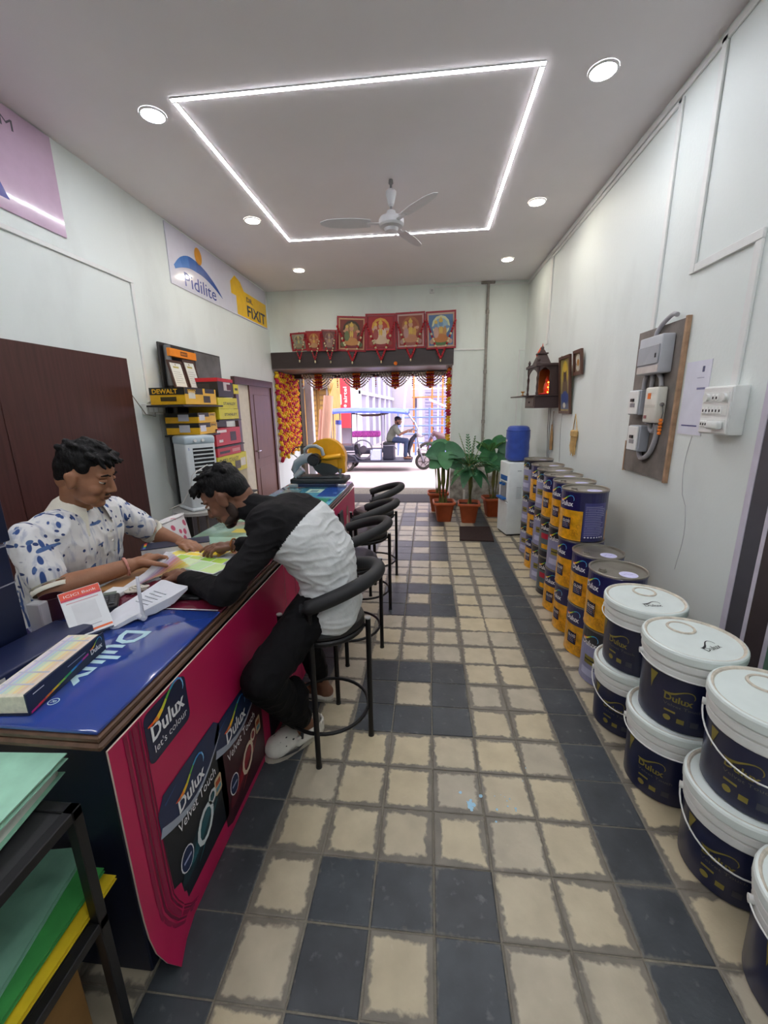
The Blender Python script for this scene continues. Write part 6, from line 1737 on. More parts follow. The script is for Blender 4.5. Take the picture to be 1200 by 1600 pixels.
lp = thing('leaning_panel', 'narrow dark grey panel leaning on the magenta counter front between stools', 'panel', (-.13, 1.91, 0))
G().prism([(-.10, 1.84, .0), (-.10, 1.99, .0), (-.145, 1.99, .74), (-.145, 1.84, .74)], (.012, 0, 0), mat('dark_grey_panel', '#4a4a4e', .45, var=.1)).build('board', lp)
G().prism([(-.101, 1.835, .0), (-.101, 1.848, .0), (-.146, 1.848, .744), (-.146, 1.835, .744)], (.018, 0, 0), M_BLACK).build('edge_strip', lp)

# ================================================================== people
def cap(p0, p1, r0, r1=None): return ('c', Vector(p0), Vector(p1), r0, r0 if r1 is None else r1)
def ell_(c, r, Q=None): return ('e', Vector(c), r, Q)
def lerp(a, b, t): return Vector(a) * (1 - t) + Vector(b) * t
def blob(name, prims, voxel, mats, parent=None, matfn=None, smooth=5, origin=None, label=None, cat=None, group=None, res=20, factor=.5, fold=None):
    """one continuous skin grown round overlapping limbs and masses"""
    g = G(); m0 = mats[0]
    for q in prims:
        if q[0] == 'c':
            g.cyl(q[1], q[2], q[3], m0, r1=q[4], n=res); g.ell(q[1], q[3], m0, res, 12); g.ell(q[2], q[4], m0, res, 12)
        else:
            g.ell(q[1], q[2], m0, 20, 14, rot=q[3])
    me = bpy.data.meshes.new('tmp'); me.from_pydata([tuple(v) for v in g.v], [], g.f)
    ob = bpy.data.objects.new('tmp', me); COL.objects.link(ob)
    rm = ob.modifiers.new('r', 'REMESH'); rm.mode = 'VOXEL'; rm.voxel_size = voxel; rm.use_smooth_shade = True
    sm = ob.modifiers.new('s', 'SMOOTH'); sm.iterations = smooth; sm.factor = factor
    dg = bpy.context.evaluated_depsgraph_get(); dg.update()
    nm = bpy.data.meshes.new_from_object(ob.evaluated_get(dg))
    bpy.data.objects.remove(ob); bpy.data.meshes.remove(me)
    vs = [v.co.copy() for v in nm.vertices]; fs = [tuple(p.vertices) for p in nm.polygons]
    if fold:            # soft creases in cloth
        amp, fx, fy, fz = fold
        nr = [v.normal.copy() for v in nm.vertices]
        for i, p in enumerate(vs):
            q = Vector((p.x * fx, p.y * fy, p.z * fz))
            a = noise.noise(q); b2 = 1 - abs(noise.noise(q * 1.9 + Vector((3.1, 1.7, 8.2))))
            vs[i] = p + nr[i] * amp * (a * .8 + (b2 ** 3 - .5) * .9)
    bpy.data.meshes.remove(nm)
    h = G(); h.v = vs; h.f = fs; h.sm = [True] * len(fs); h.mats = list(mats)
    if matfn: h.mi = [matfn(sum((vs[i] for i in f), Vector()) / len(f)) for f in fs]
    else: h.mi = [0] * len(fs)
    return h.build(name, parent, label=label, cat=cat, group=group, world_origin=origin)

def hand(w, d, n, side, curl=(.5, .5, .55, .6), thumb=.4, s=1.0, spread=.06):
    """palm and five separate fingers; w wrist, d where the fingers point, n out of the palm, side where the thumb is"""
    w = Vector(w); d = Vector(d).normalized(); n = Vector(n); n = (n - d * n.dot(d)).normalized(); t = d.cross(n).normalized() * side
    P = [cap(w - d * .02 * s, w + d * .02 * s, .024 * s, .026 * s)]
    kn = []
    for i in range(4):      # index first, on the thumb's side
        o = t * (.030 - .0205 * i) * s
        k = w + d * (.088 - .004 * abs(i - 1)) * s + o - n * .004 * s
        P.append(cap(w + d * .022 * s + o * .75, k, .0145 * s, .0125 * s)); kn.append(k)
    P.append(ell_(w + d * .055 * s + n * .004 * s, (.032 * s,) * 3))
    for i, k in enumerate(kn):
        L = (.072, .080, .074, .058)[i] * s; r = (.0098, .0102, .0097, .0086)[i] * s
        a = curl[i]; p = k; dirv = (d + t * spread * (1.5 - i)).normalized()
        ang = 0
        for q, (fr, bend) in enumerate(((.44, .55), (.31, 1.0), (.25, .8))):
            ang += a * bend
            dd = (dirv * math.cos(ang) + n * math.sin(ang)).normalized()
            e = p + dd * L * fr
            P.append(cap(p, e, r * (1 - .1 * q), r * (.92 - .1 * q))); p = e
    p = w + d * .022 * s + t * .026 * s; dv = (d * .55 + t * .75 + n * .25).normalized()
    for q, L in enumerate((.042, .034, .026)):
        e = p + dv * L * s; P.append(cap(p, e, (.0145, .0115, .0100)[q] * s, (.0118, .0104, .0085)[q] * s)); p = e
        dv = (dv + (d * .6 + n * .5 - t * .35) * thumb).normalized()
    return P

def head(c, f, u, s=1.0):
    """returns skin masses and a frame function p(forward, left, up) about the head's centre"""
    f = Vector(f).normalized(); u = Vector(u); u = (u - f * u.dot(f)).normalized(); l = u.cross(f).normalized(); c = Vector(c)
    Q = Matrix((f, l, u)).transposed()
    p = lambda a, b, h: c + (f * a + l * b + u * h) * s
    e = lambda a, b, h, r: ell_(p(a, b, h), tuple(x * s for x in r), Q)
    K = [e(-.012, 0, .035, (.095, .076, .086)), e(.022, 0, -.02, (.072, .066, .088)), e(.012, 0, -.062, (.066, .058, .050)), e(.058, 0, -.098, (.030, .030, .022)),
         e(.040, .030, -.078, (.036, .026, .028)), e(.040, -.030, -.078, (.036, .026, .028)),
         e(.060, .038, -.030, (.026, .024, .026)), e(.060, -.038, -.030, (.026, .024, .026)),
         e(.074, .028, .028, (.016, .026, .010)), e(.074, -.028, .028, (.016, .026, .010)), e(.070, 0, .045, (.020, .045, .030)),
         ('c', p(.090, 0, .018), p(.110, 0, -.026), .0085 * s, .0130 * s), e(.100, .012, -.033, (.011, .009, .008)), e(.100, -.012, -.033, (.011, .009, .008)),
         e(.088, 0, -.058, (.013, .024, .0075)), e(.085, 0, -.071, (.013, .021, .0085)), e(.082, 0, -.048, (.014, .022, .010)),
         e(-.006, .078, -.012, (.021, .014, .034)), e(-.006, -.078, -.012, (.021, .014, .034)), e(-.016, .088, .004, (.014, .008, .020)), e(-.016, -.088, .004, (.014, .008, .020)),
         e(-.06, 0, -.03, (.045, .055, .055))]
    return K, p, Q

def face_parts(root, p, Q, s, skin, hairm, beard=0.0):
    for sg in (1, -1):
        g = G(); g.ell(p(.079, sg * .031, .006), tuple(x * s for x in (.011, .0145, .0085)), C('#d9d4cc', .3), 12, 8, rot=Q.to_4x4())
        ey = g.build('eye', root)
        g = G(); g.ell(p(.088, sg * .031, .001), tuple(x * s for x in (.004, .0065, .0055)), C('#1c1310', .2), 10, 6, rot=Q.to_4x4()); g.build('iris', ey)
        g = G(); g.ell(p(.0805, sg * .031, .0105), tuple(x * s for x in (.0125, .0165, .0075)), skin, 12, 8, rot=Q.to_4x4()); g.build('eyelid', root)
        g = G(); g.tube([p(.094, sg * .013, .030), p(.0935, sg * .030, .037), p(.080, sg * .050, .032)], [.0035 * s, .0045 * s, .002 * s], hairm, n=6); g.build('eyebrow', root)
    g = G(); g.tube([p(.092, .020, -.0655), p(.1005, .008, -.0635), p(.1005, -.008, -.0635), p(.092, -.020, -.0655)], .0018 * s, C('#4a2420', .6), n=5); g.build('mouth_line', root)

SKIN1 = mat('warm_brown_skin', '#996a4e', .5, var=.10, scale=18, bump=.06, bscale=120)
SKIN2 = mat('dark_brown_skin', '#7a523d', .5, var=.10, scale=18, bump=.06, bscale=120)
HAIR = mat('black_hair', '#0a090a', .6, spec=.25, var=.3, scale=60, bump=.7, bscale=90, stretch=(1, 1, .4))
STUB = mat('beard_shadow', '#33241d', .7, var=.3, scale=90)

def hair(root, p, Q, s, seed, fringe=.0, tufts=34, long=1.0, cut=.0):
    q = random.Random(seed)
    e = lambda a, b, h, r: ell_(p(a, b, h), tuple(x * s for x in r), Q)
    P = [e(-.020, 0, .062, (.092, .080, .070)), e(-.056, 0, .022, (.056, .076, .070)), e(-.066, 0, -.015, (.040, .060, .050)), e(-.030, .060, .036, (.034, .020, .030)), e(-.030, -.060, .036, (.034, .020, .030)),
         e(.014, .060, .046, (.028, .020, .026)), e(.014, -.060, .046, (.028, .020, .026)), e(.046, 0, .092, (.036, .060, .026))]
    for k in range(tufts):
        a = q.uniform(-.09, .075); b = q.uniform(-.062, .062); hh = .075 + .055 * max(0, 1 - (a + .01) ** 2 / .012 - b * b / .009) + q.uniform(-.004, .010)
        P.append(('c', p(a, b, hh), p(a + q.uniform(.008, .030), b + q.uniform(-.02, .02), hh + q.uniform(-.004, .014) * long), .013 * s, .006 * s))
    for k in range(9):      # the fringe falls forward over the brow
        b = -.052 + .013 * k
        P.append(('c', p(.055, b, .100), p(.088 + q.uniform(-.006, .008), b + q.uniform(-.012, .012), .066 + q.uniform(-.010, .014) - fringe), .014 * s, .005 * s))
    return blob('hair', P, .0042 * s, [HAIR], root, smooth=3)

def levels(pts):
    """sideways masses along the spine: (centre, half width, radius), filled in between"""
    out = []
    for (c0, h0, r0, l0), (c1, h1, r1, l1) in zip(pts, pts[1:]):
        for k in range(5):
            t = k / 5; c = lerp(c0, c1, t); h = h0 + (h1 - h0) * t; r = r0 + (r1 - r0) * t; l = lerp(l0, l1, t).normalized()
            out.append(cap(c - l * h, c + l * h, r))
    c, h, r, l = pts[-1]
    out.append(cap(Vector(c) - Vector(l) * h, Vector(c) + Vector(l) * h, r))
    return out
def grow(pts, d): return [(c, h, r + d, l) for c, h, r, l in pts]

def clog(root, heel, toe, z=0.0, name='clog'):
    heel = Vector(heel); toe = Vector(toe); d = (toe - heel); L = d.length; d.normalize(); sd = Vector((0, 0, 1)).cross(d).normalized()
    q = lambda a, b, h: heel + d * a * L + sd * b * L + Vector((0, 0, z + h * L))
    W = mat('white_clog_foam', '#d3d0c6', .55, var=.06, scale=30)
    P = [ell_(q(.80, .01, .15), (.20 * L, .20 * L, .14 * L), Matrix((d, sd, Vector((0, 0, 1)))).transposed()), ell_(q(.66, .0, .17), (.22 * L, .19 * L, .16 * L), Matrix((d, sd, Vector((0, 0, 1)))).transposed())]
    for k in range(9):      # low wall round the heel
        a = R(90 + 180 * k / 8); P.append(cap(q(.20 + .17 * math.cos(a), .145 * math.sin(a), .08), q(.20 + .17 * math.cos(a), .15 * math.sin(a), .22), .028 * L))
    for sg in (-1, 1): P.append(cap(q(.2, sg * .15, .14), q(.55, sg * .17, .14), .05 * L)); P.append(cap(q(.2, sg * .15, .2), q(.55, sg * .165, .22), .03 * L))
    P.append(cap(q(.18, 0, .07), q(.6, 0, .07), .15 * L * .45))
    o = blob(name, P, .0045, [W], root, smooth=4)
    S_ = G(); n = 24
    out = []
    for k in range(n):
        a = 2 * math.pi * k / n; x = .5 + .5 * math.cos(a); w = .165 + .035 * max(0, math.cos(a)) - .015 * (abs(x - .45) < .2)
        out.append(q(x * 1.02 - .01, w * math.sin(a) * 1.12, 0))
    S_.prism(out, (0, 0, .085 * L), mat('clog_sole', '#bdb7a8', .6, var=.1)); S_.build('sole', o)
    t_ = G(); t_.tube([q(.50, -.185, .20), q(.47, -.17, .30), q(.44, -.07, .36), q(.44, .07, .36), q(.47, .17, .30), q(.50, .185, .20)], .026 * L, M_BLACK, n=8, flat=.6); t_.build('strap', o)
    for a, b, h in ((.70, .10, .292), (.70, -.08, .300), (.80, .10, .262), (.80, -.07, .27), (.88, .02, .245), (.62, .155, .25), (.62, -.15, .26), (.75, .165, .215), (.75, -.16, .22)):
        t_ = G(); c = q(a, b, h); t_.ell(c, (.020 * L, .013 * L, .012 * L), M_INK, 8, 6, rot=Matrix((d, sd, Vector((0, 0, 1)))).transposed().to_4x4()); t_.build('vent_hole', o)
    for sg in (-1, 1):
        t_ = G(); t_.tube([q(.45, sg * .20, .13), q(.60, sg * .215, .10), (q(.75, sg * .218, .12)), q(.88, sg * .185, .11)], [.008 * L, .022 * L, .016 * L, .004 * L], C('#3a3b3d', .6), n=6); t_.build('dark_trim', o)
    return o

# ---- the customer, leaning on the counter
Y_ = Vector((0, 1, 0))
Lc = Vector((.12, 1, 0)).normalized()
cspine = [((.120, .375, .745), .070, .105, Y_), ((.140, .375, .83), .060, .100, Y_), ((.115, .372, .93), .072, .105, Lc), ((.040, .370, 1.035), .085, .112, Lc), ((-.040, .365, 1.085), .105, .100, Lc), ((-.075, .362, 1.105), .110, .075, Lc)]
hc = Vector((-.292, .350, 1.200))
cf = Vector((-.80, -.10, -.58)); cu = Vector((-.55, 0, .83))
HK, hp, HQ = head(hc, cf, cu, 1.0)
sN, eN, wN = Vector((-.055, .190, 1.075)), Vector((-.180, .025, .905)), Vector((-.425, .175, .893))
sF, eF, wF = Vector((-.040, .545, 1.075)), Vector((-.175, .655, .905)), Vector((-.385, .565, .905))
hipN, kN, aN = Vector((.095, .300, .735)), Vector((-.072, .040, .530)), Vector((-.012, .325, .105))
hipF, kF, aF = Vector((.095, .455, .735)), Vector((-.070, .500, .545)), Vector((.000, .612, .110))
body = levels(grow(cspine, -.018)) + HK
body += [cap((-.09, .36, 1.12), hp(-.045, 0, -.075), .056, .054), cap(sN, eN, .044, .038), cap(eN, wN, .038, .026), cap(sF, eF, .044, .038), cap(eF, wF, .038, .026)]
body += hand(wN + (wN - eN).normalized() * .015, (-.80, .62, -.06), (0, 0, -1), 1, curl=(.45, .5, .6, .65), thumb=.3, s=.98)
body += hand(wF + (wF - eF).normalized() * .015, (-.78, -.55, .02), (-.12, 0, -1), -1, curl=(.30, .62, .75, .8), thumb=.35, s=.98)
body += [cap(hipN, kN, .066, .052), cap(kN, aN, .050, .034), cap(hipF, kF, .066, .052), cap(kF, aF, .050, .034)]
dN = Vector((-.19, -.215, 0)).normalized(); dF = Vector((-.18, .02, 0)).normalized()
for a, d in ((aN, dN), (aF, dF)):
    a0 = Vector((a.x, a.y, .055)); body += [cap(a, a0 - d * .02, .034, .036), cap(a0 - d * .03, a0 + d * .13, .034, .028)]
cust = blob('person', body, .0046, [SKIN2], None, smooth=4, origin=(.095, .375, .0))
tag(cust, 'customer in black and white top leaning over the counter from a stool', 'person')
M_TEEB = mat('charcoal_knit', '#161517', .85, var=.14, scale=40, bump=.3, bscale=30, spec=.2)
M_TEEW = mat('white_knit', '#cfd2d2', .8, var=.05, scale=20, bump=.3, bscale=30, spec=.2)
tee = levels(grow([((.150, .375, .70), .075, .108, Y_)] + cspine[0:], .010)) + [cap((-.085, .36, 1.125), hp(-.05, 0, -.098), .066, .062)]
tee += [cap(sN, eN, .062, .055), cap(eN, lerp(eN, wN, .93), .053, .036), cap(sF, eF, .062, .055), cap(eF, lerp(eF, wF, .9), .053, .036), ell_((.13, .375, .88), (.10, .16, .13))]
for k in range(5):      # gathered folds at the elbows and wrist
    c = lerp(eN, wN, .25 + .15 * k); tee.append(ell_(c, (.022 + .028 * (1 - k / 6),) * 3))
black = lambda c: 0 if ((c.x + .100) * -.796 + (c.z - .905) * .605 > 0) else 1
blob('long_sleeved_top', tee, .0055, [M_TEEB, M_TEEW], cust, matfn=black, smooth=5, fold=(.0075, 7, 4, 16))
M_TRS = mat('black_trousers', '#0c0c0f', .8, var=.2, scale=30, bump=.3, bscale=30, spec=.2)
trs = levels(grow([((.118, .375, .720), .085, .098, Y_), ((.125, .375, .80), .070, .098, Y_)], .004)) + [cap(hipN, kN, .096, .084), cap(kN, lerp(kN, aN, .84), .082, .062), cap(hipF, kF, .092, .074), cap(kF, lerp(kF, aF, .84), .074, .056),
      ell_(lerp(kN, aN, .5) + Vector((.03, .03, 0)), (.066, .066, .10)), ell_(lerp(kF, aF, .5), (.06, .06, .09))]
blob('trousers', trs, .006, [M_TRS], cust, smooth=5, fold=(.007, 10, 10, 9))
hair(cust, hp, HQ, 1.0, 11, fringe=-.004)
face_parts(cust, hp, HQ, 1.0, SKIN2, HAIR)
e_ = lambda a, b, h, r: ell_(hp(a, b, h), r, HQ)
blob('beard', [e_(.030, .034, -.088, (.040, .024, .022)), e_(.030, -.034, -.088, (.040, .024, .022)), e_(.062, 0, -.106, (.026, .030, .016)), e_(-.002, .054, -.062, (.022, .012, .040)), e_(-.002, -.054, -.062, (.022, .012, .040)), e_(.094, 0, -.050, (.006, .022, .004))], .0036, [STUB], cust, smooth=2)
g = G(); g.tube([wF + Vector((.012 * 0, .034 * math.cos(a * .5236), .034 * math.sin(a * .5236))) + (wF - eF).normalized() * .01 for a in range(12)], .0045, C('#a5652a', .6), n=6, closed=True); g.build('thread_bracelet', cust)
clog(cust, (.052, .412, 0), (-.155, .175, 0)); clog(cust, (.062, .606, .0), (-.128, .632, 0))

# ---- the seller behind the counter
SC = 1.07
sl_ = Vector((-.18, 1, 0)).normalized()
sspine = [((-1.10, .33, .56), .10, .125, Y_), ((-1.10, .33, .70), .095, .130, Y_), ((-1.07, .33, .86), .10, .135, sl_), ((-1.02, .325, 1.00), .125, .120, sl_), ((-.995, .325, 1.075), .150, .085, sl_)]
hs = Vector((-.875, .288, 1.305))
sf = Vector((.86, .16, -.34)); su = Vector((.36, 0, .93))
SK, sp_, SQ = head(hs, sf, su, SC)
s1, e1, w1 = Vector((-.985, .085, 1.075)), Vector((-.880, .030, .893)), Vector((-.712, .240, .915))
s2, e2, w2 = Vector((-1.030, .570, 1.075)), Vector((-.925, .745, .900)), Vector((-.745, .650, .890))
body = levels(grow(sspine, -.02)) + SK
body += [cap((-.985, .322, 1.115), sp_(-.030, 0, -.070), .062, .056), cap(s1, e1, .056, .050), cap(e1, w1, .050, .032), cap(s2, e2, .056, .050), cap(e2, w2, .050, .032)]
body += hand(w1 + (w1 - e1).normalized() * .018, (.62, .78, .08), (.25, -.1, -.95), -1, curl=(.85, .95, 1.02, 1.08), thumb=.6, s=1.08)
body += hand(w2 + (w2 - e2).normalized() * .018, (.86, -.45, -.05), (0, 0, -1), 1, curl=(.35, .4, .45, .5), thumb=.35, s=1.05)
h1, k1, f1 = Vector((-1.08, .23, .54)), Vector((-.885, .17, .50)), Vector((-.93, .17, .06))
h2, k2, f2_ = Vector((-1.08, .43, .54)), Vector((-.885, .49, .50)), Vector((-.93, .50, .06))
body += [cap(h1, k1, .075, .055), cap(k1, f1, .052, .036), cap(h2, k2, .075, .055), cap(k2, f2_, .052, .036), cap(f1, f1 + Vector((.12, 0, -.025)), .034, .026), cap(f2_, f2_ + Vector((.12, 0, -.025)), .034, .026)]
sell = blob('person', body, .005, [SKIN1], None, smooth=4, origin=(-1.08, .33, 0))
tag(sell, 'seller in white polo with blue leaf print sitting behind the counter', 'person')
M_POLO = bpy.data.materials.new('white_polo_blue_leaves'); M_POLO.use_nodes = True
nt = M_POLO.node_tree; b = nt.nodes['Principled BSDF']; L = nt.links
tc = nt.nodes.new('ShaderNodeTexCoord')
def leafmask(rot, scale, sc, lo, hi, seed):
    mp = nt.nodes.new('ShaderNodeMapping'); mp.inputs['Rotation'].default_value = rot; mp.inputs['Scale'].default_value = scale; mp.inputs['Location'].default_value = (seed, seed * .7, seed * 1.3)
    L.new(tc.outputs['Object'], mp.inputs['Vector'])
    vo = nt.nodes.new('ShaderNodeTexVoronoi'); vo.inputs['Scale'].default_value = sc; vo.inputs['Randomness'].default_value = 1.0
    L.new(mp.outputs[0], vo.inputs['Vector'])
    rp = nt.nodes.new('ShaderNodeValToRGB'); rp.color_ramp.elements[0].position = lo; rp.color_ramp.elements[1].position = hi
    rp.color_ramp.elements[0].color = (1, 1, 1, 1); rp.color_ramp.elements[1].color = (0, 0, 0, 1)
    L.new(vo.outputs['Distance'], rp.inputs['Fac'])
    return rp.outputs['Color']
base = nt.nodes.new('ShaderNodeValToRGB'); nz = nt.nodes.new('ShaderNodeTexNoise'); nz.inputs['Scale'].default_value = 40; nz.inputs['Detail'].default_value = 6
mp0 = nt.nodes.new('ShaderNodeMapping'); mp0.inputs['Scale'].default_value = (1, 1, .25); mp0.inputs['Rotation'].default_value = (.3, .2, 0); L.new(tc.outputs['Object'], mp0.inputs['Vector']); L.new(mp0.outputs[0], nz.inputs['Vector'])
base.color_ramp.elements[0].position = .36; base.color_ramp.elements[1].position = .48; base.color_ramp.elements[0].color = lin('#bcc0cc'); base.color_ramp.elements[1].color = lin('#e2e2e2'); L.new(nz.outputs['Fac'], base.inputs['Fac'])
col = base.outputs['Color']
for rot, scl, sc, lo, hi, hx, seed in (((.45, .3, 0), (1, 1, .10), 27, .24, .28, '#33508a', 0.0), ((.5, .2, .5), (1, .09, 1), 25, .20, .24, '#4a689b', 3.1), ((.2, .7, -.4), (.10, 1, 1), 30, .18, .22, '#2b3f70', 5.7)):
    mx = nt.nodes.new('ShaderNodeMix'); mx.data_type = 'RGBA'; L.new(leafmask(rot, scl, sc, lo, hi, seed), mx.inputs['Factor']); L.new(col, mx.inputs[6]); mx.inputs[7].default_value = lin(hx); col = mx.outputs[2]
L.new(col, b.inputs['Base Color']); b.inputs['Roughness'].default_value = .8
bn = nt.nodes.new('ShaderNodeTexNoise'); bn.inputs['Scale'].default_value = 11; bp_ = nt.nodes.new('ShaderNodeBump'); bp_.inputs['Strength'].default_value = .9; bp_.inputs['Distance'].default_value = .012
L.new(tc.outputs['Object'], bn.inputs['Vector']); L.new(bn.outputs['Fac'], bp_.inputs['Height']); L.new(bp_.outputs['Normal'], b.inputs['Normal'])
hem1, hem2 = lerp(s1, e1, .70), lerp(s2, e2, .66)
polo = levels(grow(sspine, .012)) + [cap(s1, hem1, .078, .068), cap(s2, hem2, .078, .068), cap((-.99, .322, 1.08), (-.975, .32, 1.105), .085, .078)]
blob('polo_shirt', polo, .006, [M_POLO], sell, smooth=5, fold=(.007, 8, 8, 6))
M_CREAMC = mat('cream_rib_knit', '#d9d5c6', .8, var=.04, bump=.2, bscale=200)
for nm, a, c in (('sleeve_cuff', s1, e1), ('sleeve_cuff', s2, e2)):
    t0 = .70 if a is s1 else .66; d = (c - a).normalized(); p0 = lerp(a, c, t0); g = G()
    g.tube([p0 + d * .024 * k for k in (1.8, 2.2, 2.9)], [.0655, .0655, .0635], M_CREAMC, n=20, caps=False); g.build(nm, sell)
# collar: a folded band round the neck, open at the throat
g = G(); N = 22; vs = []
nc_ = Vector((-.962, .316, 1.150)); ax = Vector((.30, -.02, 1)).normalized(); af = Vector((1, .18, 0)); af = (af - ax * af.dot(ax)).normalized(); al = ax.cross(af)
for i in range(N + 1):
    a = R(42 + 276 * i / N); dr = af * math.cos(a) + al * math.sin(a); fr_ = max(0, math.cos(a))
    vs += [nc_ + dr * .072 + ax * (.050 - .030 * fr_), nc_ + dr * .100 + ax * (.022 - .040 * fr_), nc_ + dr * (.126 + .010 * fr_) + ax * (-.034 - .052 * fr_)]
fs = []
for i in range(N):
    for k in range(2): fs.append((3 * i + k, 3 * i + k + 1, 3 * i + 4 + k, 3 * i + 3 + k))
g.add(vs, fs, M_CREAMC, True); g.add([v - ax * .004 for v in vs], [tuple(reversed(f)) for f in fs], M_CREAMC, True); g.build('collar', sell)
for k in range(3):
    g = G(); c = nc_ + af * (.135 + .012 * k) - ax * (.075 + .045 * k); g.cyl(c, c + af * .006, .006, C('#c9c6bc', .4), n=10); g.build('button', sell)
blob('trousers', levels(grow(sspine[:2], -.004)) + [cap(h1, k1, .092, .075), cap(k1, lerp(k1, f1, .9), .072, .055), cap(h2, k2, .092, .075), cap(k2, lerp(k2, f2_, .9), .072, .055)], .008, [mat('navy_trousers', '#1d2233', .8, var=.15, scale=30)], sell, smooth=4)
hair(sell, sp_, SQ, SC, 23, fringe=-.004, long=.35, tufts=44)
face_parts(sell, sp_, SQ, SC, SKIN1, HAIR)
e_ = lambda a, b, h, r: ell_(sp_(a, b, h), tuple(x * SC for x in r), SQ)
blob('moustache', [e_(.0945, .010, -.050, (.005, .012, .004)), e_(.0945, -.010, -.050, (.005, .012, .004))], .003, [STUB], sell, smooth=1)
d = (w1 - e1).normalized(); a_, b_, _ = frame(d); pw = w1 - d * .012
g = G(); g.tube([pw + a_ * .037 * math.cos(t * .5236) + b_ * .037 * math.sin(t * .5236) for t in range(12)], .006, C('#c98a7c', .7), n=6, closed=True); g.build('thread_bracelet', sell)
for ff in (f1, f2_):
    g = G(); g.box(ff.x - .06, ff.x + .17, ff.y - .045, ff.y + .045, 0, .022, C('#2a2422', .7), bev=.008); g.build('sandal', sell)
so = thing('seat_stool', 'round stool under the seller, hidden by the counter', 'stool', (-1.10, .33, 0))
g = G(); g.lathe([(0, .36), (.16, .36), (.175, .37), (.175, .40), (.16, .415), (0, .42)], C('#5a2c22', .5), c=(-1.10, .33, 0)); g.build('seat', so)
for a in (45, 135, 225, 315): G().cyl((-1.10 + .15 * math.cos(R(a)), .33 + .15 * math.sin(R(a)), 0), (-1.10 + .12 * math.cos(R(a)), .33 + .12 * math.sin(R(a)), .36), .014, M_BLACKM, n=8).build('leg', so)

# ================================================================== the street outside
ZR = -.16
M_ROAD = mat('dusty_pale_road', '#b7aaa9', .9, var=.10, scale=2.5, bump=.2, bscale=30)
tag(G().box(-30, 30, 6.9, 40, -.6, ZR, M_ROAD).build('road', kind='structure'))
tag(G().box(-30, XL - .16, YO - .6, YO + .2, ZR, 6, mat('neighbour_wall', '#b5aeb0', .8)).build('wall_street_1', kind='structure'))
tag(G().box(XR + .16, 30, YO - .6, YO + .2, ZR, 6, mat('neighbour_wall', '#b5aeb0', .8)).build('wall_street_2', kind='structure'))
tag(G().box(XL + .10, XL + .24, YO + .16, YO + .30, ZR, 2.6, mat('white_street_post', '#dcdcec', .5, var=.04), bev=.01).build('street_post'), 'white square post just outside the opening by the marigolds', 'post')

# electric rickshaw
M_RK = mat('steel_grey_tube', '#6a6a78', .4, metal=.4, var=.1)
M_RKD = mat('dark_rickshaw_panel', '#2d2f40', .45, var=.12)
M_TYRE = mat('tyre_rubber', '#35322f', .8, var=.15)
M_HUB = mat('pale_hub', '#b4adb0', .4, metal=.4)
RY = 10.5
rk = thing('electric_rickshaw', 'electric rickshaw with blue canopy passing in the street', 'rickshaw', (-.7, RY, ZR))
g = G(); N = 12; vs = []
for i in range(N + 1):
    x = -2.22 + 2.26 * i / N
    for j in range(7):
        v = j / 6 * 2 - 1; vs.append((x, RY + .05 + v * .48, 1.60 - .09 * v * v - .035 * (i / N) - .05 * (abs(i / N - .5) * 2) ** 4))
fs = [(i * 7 + j, (i + 1) * 7 + j, (i + 1) * 7 + j + 1, i * 7 + j + 1) for i in range(N) for j in range(6)]
MB = mat('blue_canopy', '#5a6fd0', .5, var=.25, scale=4)
g.add(vs, fs, MB, True); g.add([(p[0], p[1], p[2] - .05) for p in vs], [tuple(reversed(f)) for f in fs], MB, True)
n7 = len(vs); al = vs + [(p[0], p[1], p[2] - .05) for p in vs]
ring = [i * 7 for i in range(N + 1)] + [N * 7 + j for j in range(1, 7)] + [i * 7 + 6 for i in range(N - 1, -1, -1)] + [j for j in range(5, 0, -1)]
g.add(al, [(ring[i], ring[(i + 1) % len(ring)], n7 + ring[(i + 1) % len(ring)], n7 + ring[i]) for i in range(len(ring))], MB); g.build('canopy', rk)
g = G(); g.tube([(-1.5, RY - .30, 1.44), (-1.2, RY - .32, 1.38), (-.8, RY - .32, 1.38), (-.5, RY - .3, 1.44)], .03, C('#57443f', .8), n=8); g.build('rolled_curtain', rk)
for x, z0, x1 in ((-2.03, .45, -2.01), (-1.52, .25, -1.50), (-.69, .15, -.69)):
    for y in (RY - .40, RY + .48): g = G(); g.tube([(x, y, z0), (x1, y, 1.50)], .018, M_RK, n=8); g.build('canopy_post', rk)
for y in (RY - .38, RY + .45): g = G(); g.tube([(-.03, y, 1.47), (.20, y * .6 + RY * .4, 1.15), (.30, RY, .95)], .018, C('#c9c6cf', .4, metal=.5), n=8); g.build('windscreen_strut', rk)
G().box(-1.98, .14, RY - .42, RY + .50, .10, .155, M_RKD, bev=.01).build('floor_pan', rk)
G().box(-1.98, -1.42, RY - .42, RY + .50, .155, .56, M_RKD, bev=.03, seg=2).build('rear_body', rk)
g = G(); g.box(-2.0, -1.44, RY - .44, RY - .425, .40, .43, C('#c9c6d2', .4)); g.box(-2.0, -1.44, RY - .44, RY - .425, .33, .36, C('#c9c6d2', .4)); g.build('trim_rails', rk)
g = G(); g.tube([(-2.02, RY - .43, .20), (-1.95, RY - .43, .29), (-1.69, RY - .43, .34), (-1.45, RY - .43, .26), (-1.38, RY - .43, .13)], .035, M_RKD, n=8); g.build('mudguard', rk)
g = G(); g.tube([(-1.40, RY - .43, .60), (-1.28, RY - .43, .30)], .05, C('#1b1c22', .6), n=8); g.build('backrest_pad', rk)
MM = mat('magenta_seat_cover', '#c24fae', .7, var=.45, scale=22)
G().box(-1.62, -.80, RY + .10, RY + .46, .76, .93, MM, bev=.05, seg=3).build('rear_seat', rk)
